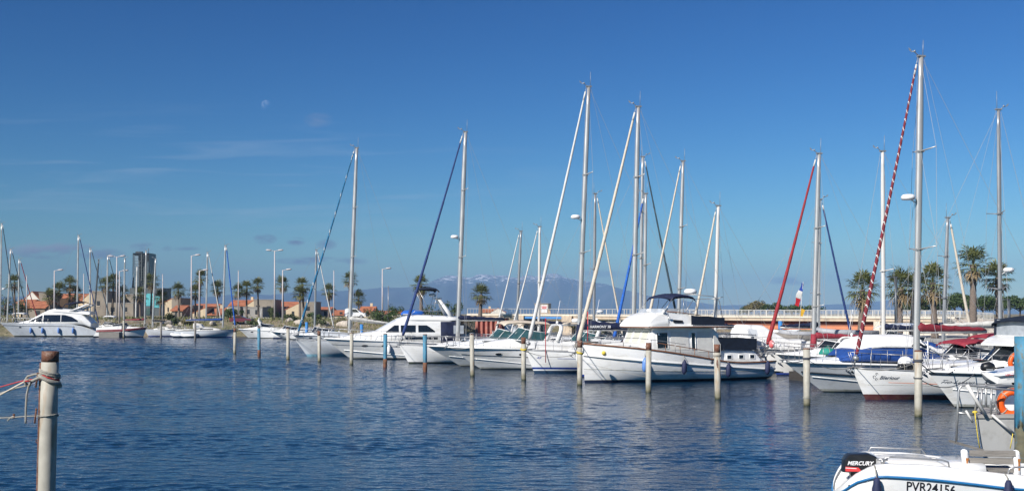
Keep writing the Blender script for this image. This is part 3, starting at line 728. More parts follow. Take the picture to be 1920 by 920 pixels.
def spars(t, h, mx, mtop, mdeck, lean, par):
    """mast with its spreaders and gear, boom, sail cover, furled sail, rigging"""
    P = dict(mast=K['alu'], mr=.095, spread=(.46, .72), sw=.85, boom=3.6, boomz=1.15, cover=K['navy'], cover_len=1.0, fsail=None, stripe=None, fr=(.12, .05), radar=None, antenna=.9, frac=1.0,
             boom_sag=0.0, backstay=True, head=True, cover_drop=.0, wires=True, bow_x=.12, collar=None, aft=1, ch=1.0)
    P.update(par)
    H = mtop - mdeck
    def mp(q): return Vector((mx + lean * q, 0, mdeck + H * q))
    r = P['mr']
    mb = MB(); mb.smooth = True
    rings = []
    for q in (0, .05, .5, .8, .93, 1.0):
        c = mp(q); k = 1 if q < .8 else lerp(1, .72, (q - .8) / .2)
        rings.append([(c.x + math.cos(a) * r * 1.35 * k, math.sin(a) * r * k, c.z) for a in [2 * math.pi * j / 12 for j in range(12)]])
    mb.loft(rings); m = mb.build('mast', P['mast'], t)
    if P['head']:
        g = MB(); c = mp(1); mast_head(g, c.x, c.z, antenna=P['antenna']); g.build('masthead_gear', K['alugrey'], m)
    tips = []
    if P['spread']:
        for k, q in enumerate(P['spread']):
            c = mp(q); w_ = P['sw'] * (1 - .15 * k); g = MB(); sweep = .22
            for s in (-1, 1): g.tube((c.x, s * r * .8, c.z), (c.x + sweep, s * w_, c.z + .10), .035, .022, n=6)
            g.box((c.x, 0, c.z), (.3, .24, .07)); g.build('spreader', P['mast'], m)
            tips.append((c.x + sweep, w_, c.z + .10))
    if P['radar']:
        q = P['radar']; c = mp(q); radome(m, c.x - .50, c.z, s=.95)
    if P['collar']:
        g = MB(); c0, c1 = mp(0.0), mp(P['collar'] / H)
        g.path([c0, c1], [r * 2.0, r * 1.6], 10); g.build('mast_cover', P['cover'], m)
    if P['boom']:
        z = mdeck + P['boomz']; x0 = mx + .15; x1 = mx + P['boom']; zs = P['boom_sag']
        g = MB(); g.path([(x0, 0, z), (x1, 0, z + zs)], .075, 8); b = g.build('boom', P['mast'], t)
        if P['cover']:
            c = MB(); n = 16; rings = []
            L_ = P['boom'] * P['cover_len']
            for i in range(n + 1):
                q = i / n; x = x0 - .12 + (L_ - .05) * q; zz = z + zs * q
                hgt = P['ch'] * lerp(.40, .16, q ** .7) * (1 + .1 * math.sin(i * 2.3)) ; wd = lerp(.17, .11, q) * (1 + .1 * math.sin(i * 1.9 + 1))
                if i in (0, n): hgt *= .7; wd *= .6
                rings.append([(x, math.sin(a) * wd, zz + .02 + (math.cos(a) * .5 + .42) * hgt - (P['cover_drop'] if math.cos(a) < 0 else 0)) for a in [2 * math.pi * j / 10 for j in range(10)]])
            if P['cover'] not in (K['sailwhite'],) and P['cover_len'] > .8:      # the cover climbs the mast at its fore end
                q = rings[0]; rings[0] = [(p[0] - .02, p[1], p[2] + .38 * max(0, (p[2] - z))) for p in q]
            c.loft(rings); c.build('sail_cover', P['cover'], b)
    fa = (P['bow_x'], 0, h.fb + .12)
    fb_ = mp(P['frac']); fb_.x -= r * 1.3
    if P['fsail']: furled(t, fa, fb_, P['fsail'], P['fr'][0], P['fr'][1], P['stripe'], pitch=P.get('pitch', (6, .26)))
    if P['wires']:
        wr = MB(); wr.smooth = False; rw = .008
        ch = min(h.L - .3, mx + .35)
        for s in (-1, 1):
            yb = s * h.yd((ch) / h.L) * .9; zb = h.sheer(ch / h.L)
            prev = Vector((ch, yb, zb)); base = prev.copy()
            for k, (tx, ty, tz) in enumerate(tips):
                cur = Vector((tx, s * ty, tz)); wr.tube(prev, cur, rw, n=4, cap=False)
                prev = cur
            wr.tube(prev, mp(min(.985, P['frac'])), rw, n=4, cap=False)
            if tips: wr.tube(base, mp(P['spread'][0]) + Vector((0, s * r, -.1)), rw, n=4, cap=False)
            if len(tips) > 1: wr.tube(Vector((tips[0][0], s * tips[0][1], tips[0][2])), mp(P['spread'][1]) + Vector((0, s * r, -.1)), rw, n=4, cap=False)
        if P['backstay']:
            top = mp(1); split = Vector((h.L - .9, 0, mdeck + H * .18)); e = lerp(Vector((h.L - .1, 0, h.fs)), top, .2)
            wr.tube(top, e, rw, n=4, cap=False)
            for s in (-1, 1): wr.tube(e, (h.L - .12, s * h.yd(1) * .8, h.fs), rw, n=4, cap=False)
        if not P['fsail']: wr.tube(fa, fb_, rw * 1.3, n=4, cap=False)
        if P['boom']: wr.tube((mx + P['boom'] - .1, 0, mdeck + P['boomz'] + P['boom_sag']), mp(1) + Vector((.12, 0, 0)), rw * .8, n=4, cap=False)
        # halyards led to the mast foot
        wr.tube((mx - r * 1.7, .05, mdeck + .6), mp(.98) + Vector((-r * 1.3, .05, 0)), rw * .8, n=4, cap=False)
        wr.build('rigging', K['wire'], t)
    return m
def sailboat(label, bow, d, mast_base, mast_top, L_=10.5, B=3.3, yaw=14, dirn=1, hullmat='gel', stripes=None, fb=1.25, fm=1.02, fstern=1.0, rake=1.0, coach=True, group='sailing yachts moored in the marina', spray=None, rail=True, name='sailing_yacht', fore=True, **par):
    """bow: pixel x of the stem head; d: its distance; mast_base, mast_top: pixels of the mast; dirn 1 bow to the left, -1 bow to the right"""
    th = R(yaw) if dirn == 1 else R(180 + yaw)
    X0 = xat(bow, d); c, s = math.cos(th), math.sin(th); k = (mast_base[0] - CX) / F
    mr_ = (k * d - X0) / (c - k * s); mx = max(L_ * .22, min(L_ * .62, mr_)); dm = d + mx * s
    if abs(mx - mr_) > .2: print('mast moved', label, round(mr_, 2), round(mx, 2))
    mtop = zat(mast_top[1], dm); kt = (mast_top[0] - CX) / F
    lean = (kt * d - X0) / (c - kt * s) - mr_
    h = Hull(L_, B, fb, fm, fstern, rake)
    t = thing(name, label, 'sailboat', (X0, d, 0), th, group)
    st = stripes or [(0.06, 1), (.16, 2)]
    hm = h.mesh(None, st); hm.build('hull', [K[hullmat], K['antifoul_navy'], K['stripe_blue']] if not par.get('hull_mats') else par['hull_mats'], t)
    par.pop('hull_mats', None)
    h.deck().build('deck', K['deck'], t)
    h.edge(.028, dz=.01).each('toe_rail', K['alugrey'], t)
    if coach:
        u = lambda x: x / L_
        xa, xb, xc = L_ * .24, L_ * .60, L_ * .64
        cab = Cabin([(xa, h.sheer(.24) - .03, h.sheer(.24) + .06, B*.17, B*.14, .05), (xa + .9, h.sheer(.33) - .03, h.sheer(.3) + .30, B*.26, B*.22, .12), (L_*.45, h.sheer(.45) - .03, h.sheer(.45) + .42, B*.31, B*.26, .14), (xb, h.sheer(.6) - .03, h.sheer(.6) + .46, B*.33, B*.28, .14), (xc, h.sheer(.64) - .03, h.sheer(.64) + .40, B*.33, B*.28, .14)])
        cb = cab.mesh().build('coachroof', K['deck'] if hullmat != 'gel' else K['gel'], t)
        wz = h.sheer(.42)
        cab.window(lambda x: wz + .14, lambda x: wz + .28, L_ * .36, L_ * .57, 6).each('window', K['glass'], cb)
        hr = MB()
        for s_ in (-1, 1): hr.path([(L_*.38, s_*B*.19, wz + .47), (L_*.40, s_*B*.19, wz + .54), (L_*.58, s_*B*.20, wz + .57), (L_*.60, s_*B*.20, wz + .48)], .016, 5)
        hr.each('handrail', K['steel'], cb)
        ck = MB()
        for s_ in (-1, 1): ck.path([(xc, s_*B*.34, h.fs + .20), (L_*.8, s_*B*.34, h.fs + .22), (L_ - .35, s_*B*.28, h.fs + .1)], .09, 8)
        ck.each('cockpit_coaming', K['deck'], t)
        wl = MB(); wl.path([(L_ - 1.5 + 0, math.cos(a)*.42, h.fs + .55 + math.sin(a)*.42) for a in [2*math.pi*i/18 for i in range(18)]], .018, 5, closed=True)
        wl.tube((L_ - 1.5, 0, h.fs - .05), (L_ - 1.5, 0, h.fs + .55), .06, .04); wl.build('steering_wheel', K['steel'], t)
    if spray:
        cv = Cabin([(L_*.52, h.sheer(.5) + .40, h.sheer(.5) + .5, B*.26, B*.22, .05), (L_*.56, h.sheer(.5) + .35, h.sheer(.5) + .98, B*.30, B*.24, .2), (L_*.66, h.sheer(.6) + .15, h.sheer(.6) + 1.12, B*.33, B*.28, .25), (L_*.68, h.sheer(.6) + .55, h.sheer(.6) + 1.1, B*.33, B*.27, .2)])
        sh = cv.mesh().build('sprayhood', K[spray], t)
        sz = h.sheer(.58)
        cv.window(lambda x: sz + .5, lambda x: sz + .8, L_*.585, L_*.65, 4).each('window', K['clearplastic'], sh)
    if rail:
        rails(h, .06, .97, .62, 8).build('guard_rail', K['steel'], t)
        pb = MB()
        for s_ in (-1, 1): pb.path([(L_ - .15, s_*.35, h.fs), (L_ - .15, s_*.35, h.fs + .62), (L_ - .15, s_*h.yd(1)*.95, h.fs + .62), (L_ - 1.2, s_*h.yd(.9)*.97, h.fs + .62)], .018, 6)
        pb.build('stern_rail', K['steel'], t)
    anchor_mb(h.P(0, h.fb).x, h.fb).build('bow_anchor', K['steel'], t)
    if coach is True: mdeck = h.sheer(.42) + .38
    else: mdeck = h.sheer(.42)
    m = spars(t, h, mx, mtop, mdeck, lean, par)
    return t, h, mx
# ------------------------------------------------------------------ motor boat builders
def windscreen(parent, base, h, rake, tuck=.86, glass='glass', frame='white', fr=.022, aft_h=None, name='windscreen'):
    """base: points (x, y, z) of the near half from the centre line aft; raked glass with its frame"""
    full = [(x, -y, z) for x, y, z in reversed(base[1:])] + [base[0]] + [tuple(q) for q in base[1:]]
    n = len(base) - 1
    def top(i, p):
        q = abs(i - n) / n; hh = lerp(h, aft_h if aft_h is not None else h * .72, q ** 2)
        return (p[0] + rake * (1 - .35 * q), p[1] * tuck, p[2] + hh)
    tops = [top(i, p) for i, p in enumerate(full)]
    g = MB(); g.smooth = False
    for i in range(len(full) - 1): g.add([full[i], full[i+1], tops[i+1], tops[i]], [(0, 1, 2, 3)])
    o = g.build(name, K[glass], parent)
    f = MB(); f.path(tops, fr, 6); f.path(full, fr, 6)
    for i in range(len(full)):
        if i % 2 == 0 or len(full) < 8: f.tube(full[i], tops[i], fr * .85, n=5)
    f.build('windscreen_frame', K[frame], o)
    return o, tops
def arch(parent, x, w, z0, z1, rake=.5, wd=.34, th=.09, matk='gel', name='radar_arch'):
    mb = MB(); n = 16; rings = []
    for i in range(n + 1):
        a = math.pi * i / n; cy = -math.cos(a); sz = math.sin(a)
        y = w * (abs(cy) ** .45) * (1 if cy > 0 else -1); z = z0 + (z1 - z0) * (sz ** .42 if sz > 0 else 0)
        q = (z - z0) / (z1 - z0); xx = x + rake * q; ww = lerp(wd, wd * .7, q)
        ny, nz = cy, max(.001, sz); l = math.hypot(ny, nz); ny /= l; nz /= l
        rings.append([(xx - ww/2, y, z), (xx + ww/2, y, z), (xx + ww/2, y + ny*th, z + nz*th), (xx - ww/2, y + ny*th, z + nz*th)])
    mb.loft(rings); return mb.build(name, K[matk], parent)
def bimini(parent, x0, x1, w, z, matk, sag=.12, legs=None, name='bimini_top', skirt=.1):
    mb = MB(); n = 10; rings = []
    for i in range(n + 1):
        q = i / n; x = lerp(x0, x1, q); zz = z + .10 * math.sin(q * math.pi) - (.10 if i in (0, n) else 0)
        top = [(x, w * k, zz + .14 * (1 - k * k)) for k in (-1, -.7, -.3, .3, .7, 1)]
        rings.append([(x, -w - .01, zz - skirt)] + top + [(x, w + .01, zz - skirt)] + [(x, w * k, zz + .11 * (1 - k * k) - .02) for k in (.97, .5, 0, -.5, -.97)])
    mb.loft(rings); o = mb.build(name, K[matk], parent)
    if legs:
        g = MB()
        for s in (-1, 1):
            for (xa, xb) in legs[1]: g.tube((xa, s * w * 1.02, z - .05), (xb, s * w * 1.04, legs[0]), .018, n=5)
        g.build('bimini_frame', K['steel'], o)
    return o
def cruiser(label, bow, d, L_=9, B=3.0, yaw=14, dirn=1, fb=1.45, fm=1.25, fs=1.05, rake=1.9, hullmat='gel', stripes=None, mats=None, house=None, ws=None, arch_=None, bim=None, rail=True, group='motor cruisers moored in the marina', band=None, ports=True, chine=True, name='motor_cruiser', glass='glass', rub='gel', railh=.62, wsframe='white', srake=-.7):
    th = R(yaw) if dirn == 1 else R(180 + yaw); X0 = xat(bow, d)
    h = Hull(L_, B, fb, fm, fs, rake, srake, 'motor', .92, .48)
    t = thing(name, label, 'motorboat', (X0, d, 0), th, group)
    h.mesh(None, stripes or [(.05, 1), (.14, 2)]).build('hull', mats or [K[hullmat], K['antifoul_black'], K['grime']], t)
    h.deck().build('deck', K['deck'], t)
    r = h.edge(.055, z=lambda u: h.sheer(u) - .03, out=.02); r.each('rub_rail', K[rub], t)
    if band:
        def bz(u): return lerp(h.sheer(u), .35, band[0]) if len(band) < 4 else lerp(band[3][0], band[3][1], u)
        h.edge(band[2], z=bz, u0=.02, out=-.012).each('hull_band', K[band[1]], t)
    if chine:
        c = h.edge(.03, z=lambda u: lerp(.75, .10, min(1, u * 1.5)) * 1.0, u0=.04, u1=1, out=.0); c.each('spray_rail', K[hullmat], t)
    H_ = house or [(.10, .04, .10), (.22, .16, .17), (.34, .34, .24), (.46, .52, .30), (.52, .55, .31)]
    cab = Cabin([(L_ * x, h.sheer(x) - .04, h.sheer(x) + z, h.yd(x) * .82 if w is None else B * w, (h.yd(x) * .66 if w is None else B * w * .8), .16) for x, z, w in H_])
    cb = cab.mesh(4).build('foredeck_trunk', K[hullmat], t)
    xm = L_ * H_[-2][0]
    hatch = MB(); hx = L_ * (H_[1][0] + H_[2][0]) / 2; hatch.box((hx, 0, cab.top(hx) + .03), (.5, .5, .05)); hatch.build('hatch', K['glass'], cb)
    ck = MB(); xc = L_ * H_[-1][0]; zc = h.sheer(H_[-1][0]) + H_[-1][1]
    for s in (-1, 1):
        rings = []
        for i in range(9):
            q = i / 8; x = lerp(xc - .6, L_ - .55, q); u = x / L_; y = s * h.yd(u); zt = lerp(zc - .04, h.sheer(1) + .30, q ** 1.3)
            rings.append([(x, y * .97, h.sheer(u) - .03), (x, y * .90, zt), (x, y * .76, zt), (x, y * .74, h.sheer(u) - .3)])
        ck.loft(rings, smooth=False)
    ck.box((L_ - .75, 0, h.fs + .02), (.5, B * .78, .5)); ck.build('cockpit_sides', K[hullmat], t)
    if ws:
        xw, hw, rk = ws; xw *= L_; w_ = B * .41; zb = cab.top(xw) - .03
        zz = lambda x: min(zb, h.sheer(x / L_) + H_[-1][1]) 
        base = [(xw, 0, zb + .02), (xw + .12, w_ * .4, zb), (xw + .42, w_ * .76, zb - .04), (xw + 1.0, w_ * .96, zb - .10), (xw + 2.0, w_, zb - .14)]
        o, tops = windscreen(t, base, hw, rk, glass=glass, frame=wsframe)
    if arch_:
        xa, z1, rk = arch_; a = arch(t, L_ * xa, B * .42, h.sheer(xa) + .3, z1, rk)
        lt = MB(); lt.ball((L_*xa + rk, 0, z1 + .2), .09, 8, 6); lt.tube((L_*xa + rk, 0, z1), (L_*xa + rk, 0, z1 + .15), .03); lt.tube((L_*xa + rk, .4, z1), (L_*xa + rk + .3, .4, z1 + 1.6), .014, n=5)
        lt.build('arch_fittings', K['white'], a)
    if bim: bimini(t, L_ * bim[0], L_ * bim[1], B * .42, bim[2], bim[3], legs=(h.fs + .3, [(L_ * bim[0] + .1, L_ * (bim[0] + bim[1]) / 2), (L_ * bim[1] - .1, L_ * (bim[0] + bim[1]) / 2)]))
    if rail: rails(h, .05, .56, railh, 6, r=.013, mid=False).build('bow_rail', K['steel'], t)
    if ports:
        pm = MB()
        for u in (.30, .44):
            x = L_ * u; z = lerp(.35, h.sheer(u), .62)
            for s in (-1, 1):
                pm.path([(x + math.cos(a)*.2, s*(h.yx(x + math.cos(a)*.2, z + math.sin(a)*.06) + .008), z + math.sin(a)*.06) for a in [2*math.pi*i/12 for i in range(12)]], .014, 5, closed=True)
                pm.add([(x + math.cos(a)*.2, s*(h.yx(x + math.cos(a)*.2, z + math.sin(a)*.06) + .012), z + math.sin(a)*.06) for a in [2*math.pi*i/12 for i in range(12)]], [tuple(range(12))])
        pm.each('porthole', K['glass'], t)
    anchor_mb(.05, fb).build('bow_anchor', K['steel'], t)
    return t, h, cab
# ------------------------------------------------------------------ the trawler yacht with navy canvas
def trawler():
    d = 54.2; X0 = xat(1092.5, d); th = R(26); L_ = 11.0
    h = Hull(L_, 3.9, 1.98, 1.36, 1.10, .12, .22, 'trawler', .9, .42)
    def sheer(u): return sinterp(u, ((0, 1.98), (.28, 1.64), (.55, 1.22), (.68, 1.00), (.8, .91), (1, .94)))
    h.sheer = sheer
    t = thing('trawler_yacht', 'large white trawler yacht with two decks, navy canvas screens and a wooden rail', 'motorboat', (X0, d, 0), th)
    h.mesh(None, [(.12, 1), (.15, 2)]).build('hull', [K['gel'], K['antifoul_navy'], K['grime']], t)
    h.deck().build('deck', K['deck'], t)
    h.edge(.045, dz=.02, out=.01).each('cap_rail', K['wood'], t)
    h.edge(.055, z=lambda u: lerp(1.42, .56, min(1, u * 1.08) ** .8), out=.03).each('rub_strake', K['gel'], t)
    h.edge(.014, z=lambda u: lerp(.70, .42, u), out=.0).each('hull_groove', K['grime'], t)
    sh = h.sheer
    # low trunk cabin before the pilothouse
    tr = Cabin([(1.5, sh(.15) - .05, sh(.15) + .10, .75, .62, .08), (2.2, sh(.2) - .05, sh(.2) + .22, 1.1, .95, .1), (3.6, sh(.33) - .05, sh(.33) + .40, 1.3, 1.15, .12)])
    tr.mesh().build('trunk_cabin', K['deck'], t)
    # deckhouse with raked front
    zb = 1.28; zt = 2.78
    dh = Cabin([(3.02, 1.55, 1.66, 1.22, 1.2, .05), (3.48, 1.40, zt, 1.36, 1.24, .05), (5.0, 1.25, zt, 1.42, 1.30, .05), (7.15, 1.05, zt - .03, 1.42, 1.30, .05), (7.5, 1.05, 2.45, 1.42, 1.32, .05)])
    house = dh.mesh(3).build('deckhouse', K['gel'], t)
    # front panes, three, in the raked face
    for i, (ya, yb) in enumerate(((-1.10, -.44), (-.36, .36), (.44, 1.10))):
        g = MB(); f = lambda y, q: (lerp(3.05, 3.44, q) - .075 + abs(y) * .03, y * lerp(1, .94, q), lerp(1.74, 2.66, q))
        A = [f(ya, 0), f(yb, 0), f(yb, 1), f(ya, 1)]
        g.add(A + [(p[0] + .03, p[1], p[2]) for p in A], [(0, 3, 2, 1), (4, 5, 6, 7), (0, 1, 5, 4), (1, 2, 6, 5), (2, 3, 7, 6), (3, 0, 4, 7)])
        w_ = g.each('window', K['curtain'], house)
        fr = MB(); fr.path([(p[0] - .012, p[1], p[2]) for p in A], .03, 6, closed=True); fr.build('window_frame', K['gel'], w_)
    # side windows: the first open and dark, the others behind vinyl covers
    def pane(x0, x1, z0, z1, m, nm='window', fr=.028, fm='gel'):
        g = dh.window(lambda x: z0, lambda x: z1, x0, x1, 3, off=.014); o = g.each(nm, K[m], house)
        f = MB()
        for s in (-1, 1):
            f.path([(x, s * (dh.sy(x, z) + .014), z) for x, z in ((x0, z0), (x1, z0), (x1, z1), (x0, z1))], fr, 6, closed=True)
        f.each('window_frame', K[fm], o)
    pane(3.62, 4.28, 1.72, 2.54, 'glass')
    c = dh.window(lambda x: 1.66, lambda x: 2.60, 4.46, 5.55, 6, off=.022); c.each('window_cover', K['vinyl'], house)
    pane(5.72, 5.98, 1.66, 2.52, 'glass')
    c = dh.window(lambda x: 1.52, lambda x: 2.58, 6.10, 7.02, 6, off=.022); c.each('window_cover', K['vinyl'], house)
    cr = MB()
    for s in (-1, 1): cr.add([(3.70, s * (dh.sy(3.7, 2) + .017), 1.76), (3.92, s * (dh.sy(3.9, 2) + .017), 1.76), (3.80, s * (dh.sy(3.8, 2.5) + .017), 2.5), (3.70, s * (dh.sy(3.7, 2.5) + .017), 2.5)], [(0, 1, 2, 3)])
    cr.each('curtain', K['white'], house)
    vt = dh.window(lambda x: 1.42, lambda x: 1.52, 3.55, 4.0, 2, off=.01); vt.each('vent', K['black'], house)
    # boat deck roof and the flying bridge with its curved white brow
    rf = MB()
    rf.loft([[(x, -w, z), (x, w, z), (x, w, z + .09), (x, -w, z + .09)] for x, w, z in ((3.02, 1.15, zt - .02), (3.2, 1.52, zt - .01), (5.0, 1.62, zt), (7.4, 1.62, zt), (8.3, 1.55, zt))], smooth=False)
    rf.build('boat_deck', K['gel'], t)
    ed = MB(); ed.path([(8.3, -1.57, zt + .04), (7.4, -1.64, zt + .045), (5.0, -1.64, zt + .045), (3.2, -1.54, zt + .035), (3.0, -1.1, zt + .03), (2.98, 0, zt + .03), (3.0, 1.1, zt + .03), (3.2, 1.54, zt + .035), (5, 1.64, zt + .045), (7.4, 1.64, zt + .045), (8.3, 1.57, zt + .04)], .035, 6)
    ed.build('deck_edge_trim', K['wood'], t)
    zr = zt + .09
    fbz = Cabin([(3.06, zr - .03, zr + .10, 1.40, 1.36, .05), (3.25, zr - .03, zr + .34, 1.44, 1.34, .12), (3.62, zr - .03, zr + .58, 1.46, 1.28, .14), (4.05, zr - .03, zr + .69, 1.46, 1.26, .10), (4.35, zr - .03, zr + .71, 1.46, 1.26, .05)])
    fbr = fbz.mesh(3).build('flying_bridge', K['gel'], t)
    sd = MB()
    for s in (-1, 1):
        sd.loft([[(x, s * 1.46, zr - .02), (x, s * 1.24, z), (x, s * 1.18, z), (x, s * 1.38, zr - .02)] for x, z in ((4.3, zr + .70), (5.2, zr + .60), (6.3, zr + .44), (6.5, zr + .40))], smooth=False)
    sd.each('bridge_side', K['gel'], t)
    g = MB(); 
    for s in (-1, 1): g.add([(4.55, s * 1.445, zr + .17), (5.15, s * 1.445, zr + .15), (5.15, s * 1.42, zr + .29), (4.55, s * 1.41, zr + .33)], [(0, 1, 2, 3)])
    g.each('vent_grille', K['black'], fbr)
    g = MB(); g.ball((4.05, -1.28, zr + .74), .09, 8, 6); g.box((4.3, -1.44, zr + .45), (.14, .06, .1)); g.lathe([(.16, 0), (.16, .12), (.06, .18)], 10, (3.9, -.2, zr + .72)); g.each('searchlight', K['white'], fbr)
    # smoked wind deflector round the bridge, rails
    g = MB(); pts = [(4.9, -1.22), (4.2, -1.2), (3.85, -.85), (3.75, 0), (3.85, .85), (4.2, 1.2), (4.9, 1.22)]
    for a, b in zip(pts, pts[1:]): g.add([(a[0], a[1], zr + .68), (b[0], b[1], zr + .68), (b[0] + .16, b[1] * .97, zr + .90), (a[0] + .16, a[1] * .97, zr + .90)], [(0, 1, 2, 3)])
    g.build('wind_deflector', K['clearplastic'], fbr)
    rl = MB(); rl.path([(4.3, -1.24, zr + .76), (5.3, -1.26, zr + .68), (6.4, -1.28, zr + .54)], .022, 6); rl.path([(4.3, 1.24, zr + .76), (5.3, 1.26, zr + .68), (6.4, 1.28, zr + .54)], .022, 6)
    rl.build('bridge_rail', K['wood'], fbr)
    # navy screens on the boat deck and on the aft deck
    def screen(x0, x1, z0a, z0b, z1a, z1b, w0, w1, nm):
        g = MB(); n = 8; rings = []
        for i in range(n + 1):
            q = i / n; x = lerp(x0, x1, q); wob = .012 * math.sin(i * 2.1)
            rings.append([(x, -lerp(w0, w1, q) - wob, lerp(z0a, z0b, q)), (x, -lerp(w0, w1, q) + .02 + wob, lerp(z1a, z1b, q) - .02 * math.sin(q * 9))])
        g.loft(rings, closed=False)
        rings = [[(p[0], -p[1], p[2]) for p in r] for r in rings]; g.loft(rings, closed=False)
        a, b = rings[-1][0], rings[-1][1]
        g.add([(a[0], a[1], a[2]), (b[0], b[1], b[2]), (b[0], -b[1], b[2]), (a[0], -a[1], a[2])], [(0, 1, 2, 3)])
        return g.build(nm, K['blacknavy'], t)
    screen(5.62, 7.75, zr + .06, zr + .01, zr + .56, zr + .42, 1.50, 1.52, 'boat_deck_screen')
    # aft cabin
    ac = Cabin([(7.3, .8, 1.58, 1.36, 1.28, .06), (9.9, .8, 1.54, 1.30, 1.2, .06), (10.45, .8, .98, 1.26, 1.22, .05)])
    a_ = ac.mesh(3).build('aft_cabin', K['gel'], t)
    for x in (8.05, 8.85, 9.6):
        g = ac.window(lambda z: 1.10, lambda z: 1.32, x, x + .33, 2, off=.014); o = g.each('window', K['glass'], a_)
        f = MB()
        for s in (-1, 1): f.path([(xx, s * (ac.sy(xx, z) + .014), z) for xx, z in ((x, 1.10), (x + .33, 1.10), (x + .33, 1.32), (x, 1.32))], .022, 5, closed=True)
        f.each('window_frame', K['white'], o)
    screen(7.45, 10.05, 1.59, 1.56, 2.28, 2.18, 1.36, 1.30, 'aft_deck_screen')
    wg = MB(); 
    for s in (-1, 1): wg.loft([[(x, s * 1.44, z0), (x, s * 1.42, z1), (x, s * 1.38, z1), (x, s * 1.40, z0)] for x, z0, z1 in ((7.10, 1.05, 2.45), (7.3, 1.05, 2.25), (7.55, 1.1, 1.9))], smooth=False)
    wg.each('wing_door', K['vinyl'], t)
    ar = MB()
    for s in (-1, 1):
        for x in (7.5, 8.3, 9.2, 10.0): ar.tube((x, s * 1.26, 1.56), (x, s * 1.26, 2.44), .018, n=5)
        ar.path([(7.5, s * 1.26, 2.44), (8.3, s * 1.26, 2.44), (9.2, s * 1.26, 2.41), (10.0, s * 1.26, 2.36)], .022, 6)
    ar.path([(10.0, -1.26, 2.36), (10.0, 1.26, 2.36)], .022, 6); ar.build('aft_rail', K['steel'], t)
    br = rails(h, .02, .46, .0001, 2, r=.001, mid=False, bow=False)
    rl = MB()
    for s in (-1, 1):
        us = [.03 + .06 * i for i in range(8)]
        def pt(u, dz): p = h.P(u, sh(u), s); return (p.x, p.y - s * .05, sh(u) + dz)
        for u in us[::2]: rl.tube(pt(u, 0), pt(u, .55 if u > .05 else .3), .016, n=5)
        rl.path([pt(u, .34 + .2 * min(1, u * 5)) for u in us], .014, 5)
    rl.build('bow_rail', K['steel'], t)
    sr = MB()
    for s in (-1, 1):
        for x in (3.9, 4.8, 5.7, 6.6): sr.tube((x, s * 1.70, sh(x / L_)), (x, s * 1.66, sh(x / L_) + .42), .016, n=5)
        sr.path([(x, s * 1.66, sh(x / L_) + .42) for x in (3.4, 3.9, 4.8, 5.7, 6.6, 7.1)], .022, 6)
    sr.each('side_rail', K['wood'], t)
    # bimini over the bridge, goal-post with radar
    b = bimini(t, 4.62, 6.12, 1.15, zr + 1.48, 'navy', skirt=.10)
    g = MB()
    for s in (-1, 1):
        g.tube((4.70, s * 1.14, zr + 1.44), (4.15, s * 1.2, zr + .72), .018, n=5); g.tube((6.05, s * 1.14, zr + 1.44), (5.35, s * 1.24, zr + .62), .018, n=5); g.tube((5.4, s * 1.14, zr + 1.5), (5.3, s * 1.24, zr + .62), .016, n=5)
    g.build('bimini_frame', K['steel'], b)
    g = MB()
    for s in (-1, 1):
        g.path([(8.0, s * 1.1, zr + .02), (7.75, s * 1.05, zr + 1.3), (7.4, s * .98, zr + 1.55), (6.2, s * .9, zr + 1.64)], .022, 6)
        g.tube((7.85, s * 1.08, zr + .9), (7.2, s * 1.0, zr + .6), .016, n=5)
    g.tube((7.6, -1.02, zr + 1.43), (7.6, 1.02, zr + 1.43), .02, n=6); g.tube((6.4, -.9, zr + 1.64), (6.4, .9, zr + 1.64), .02, n=6); g.path([(6.2, -.9, zr + 1.64), (6.2, .9, zr + 1.64)], .02, 6)
    ga = g.build('radar_gantry', K['steel'], t); radome(ga, 6.45, zr + 1.67, y=-.25, s=1.15, bracket=False)
    # swim platform, anchor gear, name marks
    g = MB(); g.box((L_ + .22, 0, .34), (.85, 3.1, .07)); g.build('swim_platform', K['greywood'], t)
    g = MB(); g.path([(-.45, 0, 1.98), (.3, 0, 2.06), (.9, 0, 2.04)], .05, 6); g.ball((-.35, -.08, 1.88), .14, 8, 6); g.build('bow_sprit', K['greywood'], t)
    anchor_mb(-.2, 2.0).build('bow_anchor', K['steel'], t)
    g = MB(); 
    for s in (-1, 1): g.ball((.86, s * (h.yx(.86, 1.52) + .0), 1.52), .11, 10, 8)
    g.each('hawse_plate', K['yellowrope'], t)
    g = MB()
    for s in (-1, 1): g.lathe([(.10, 0), (.10, .02), (.06, .03)], 12, (6.6, s * (h.yx(6.6, 1.0) + .01), 1.0), rot=Matrix.Rotation(R(90) * -s * -1, 3, 'X'))
    g.each('hull_vent', K['inkgrey'], t)
    M = Matrix.Translation((X0, d, 0)) @ Matrix.Rotation(th, 4, 'Z')
    for lab, m, x, z, tz in (('pale blue fender on the bow of the big trawler yacht', 'bluefender', 2.62, .92, .72), ('navy fender amidships on the big trawler yacht, below its open window', 'navyfender', 4.75, .78, .60),
                             ('navy fender near the aft cabin of the big trawler yacht', 'navyfender', 7.55, .56, .42), ('navy fender at the stern corner of the big trawler yacht', 'navyfender', 10.2, .62, .33)):
        y = -(h.yx(x, z) + .19); p = M @ Vector((x, y, z))
        f = fender('fender', lab, K[m], p, .62, .135, (0.0, .14, tz), 'fenders hung along the big trawler yacht')
        f.rotation_euler = (0, R(4), th)
    return t, h, M
GB, GBH, GBM = trawler()

# ------------------------------------------------------------------ the boats, near rows first
G1 = 'sailing yachts moored bow out along the pontoon'
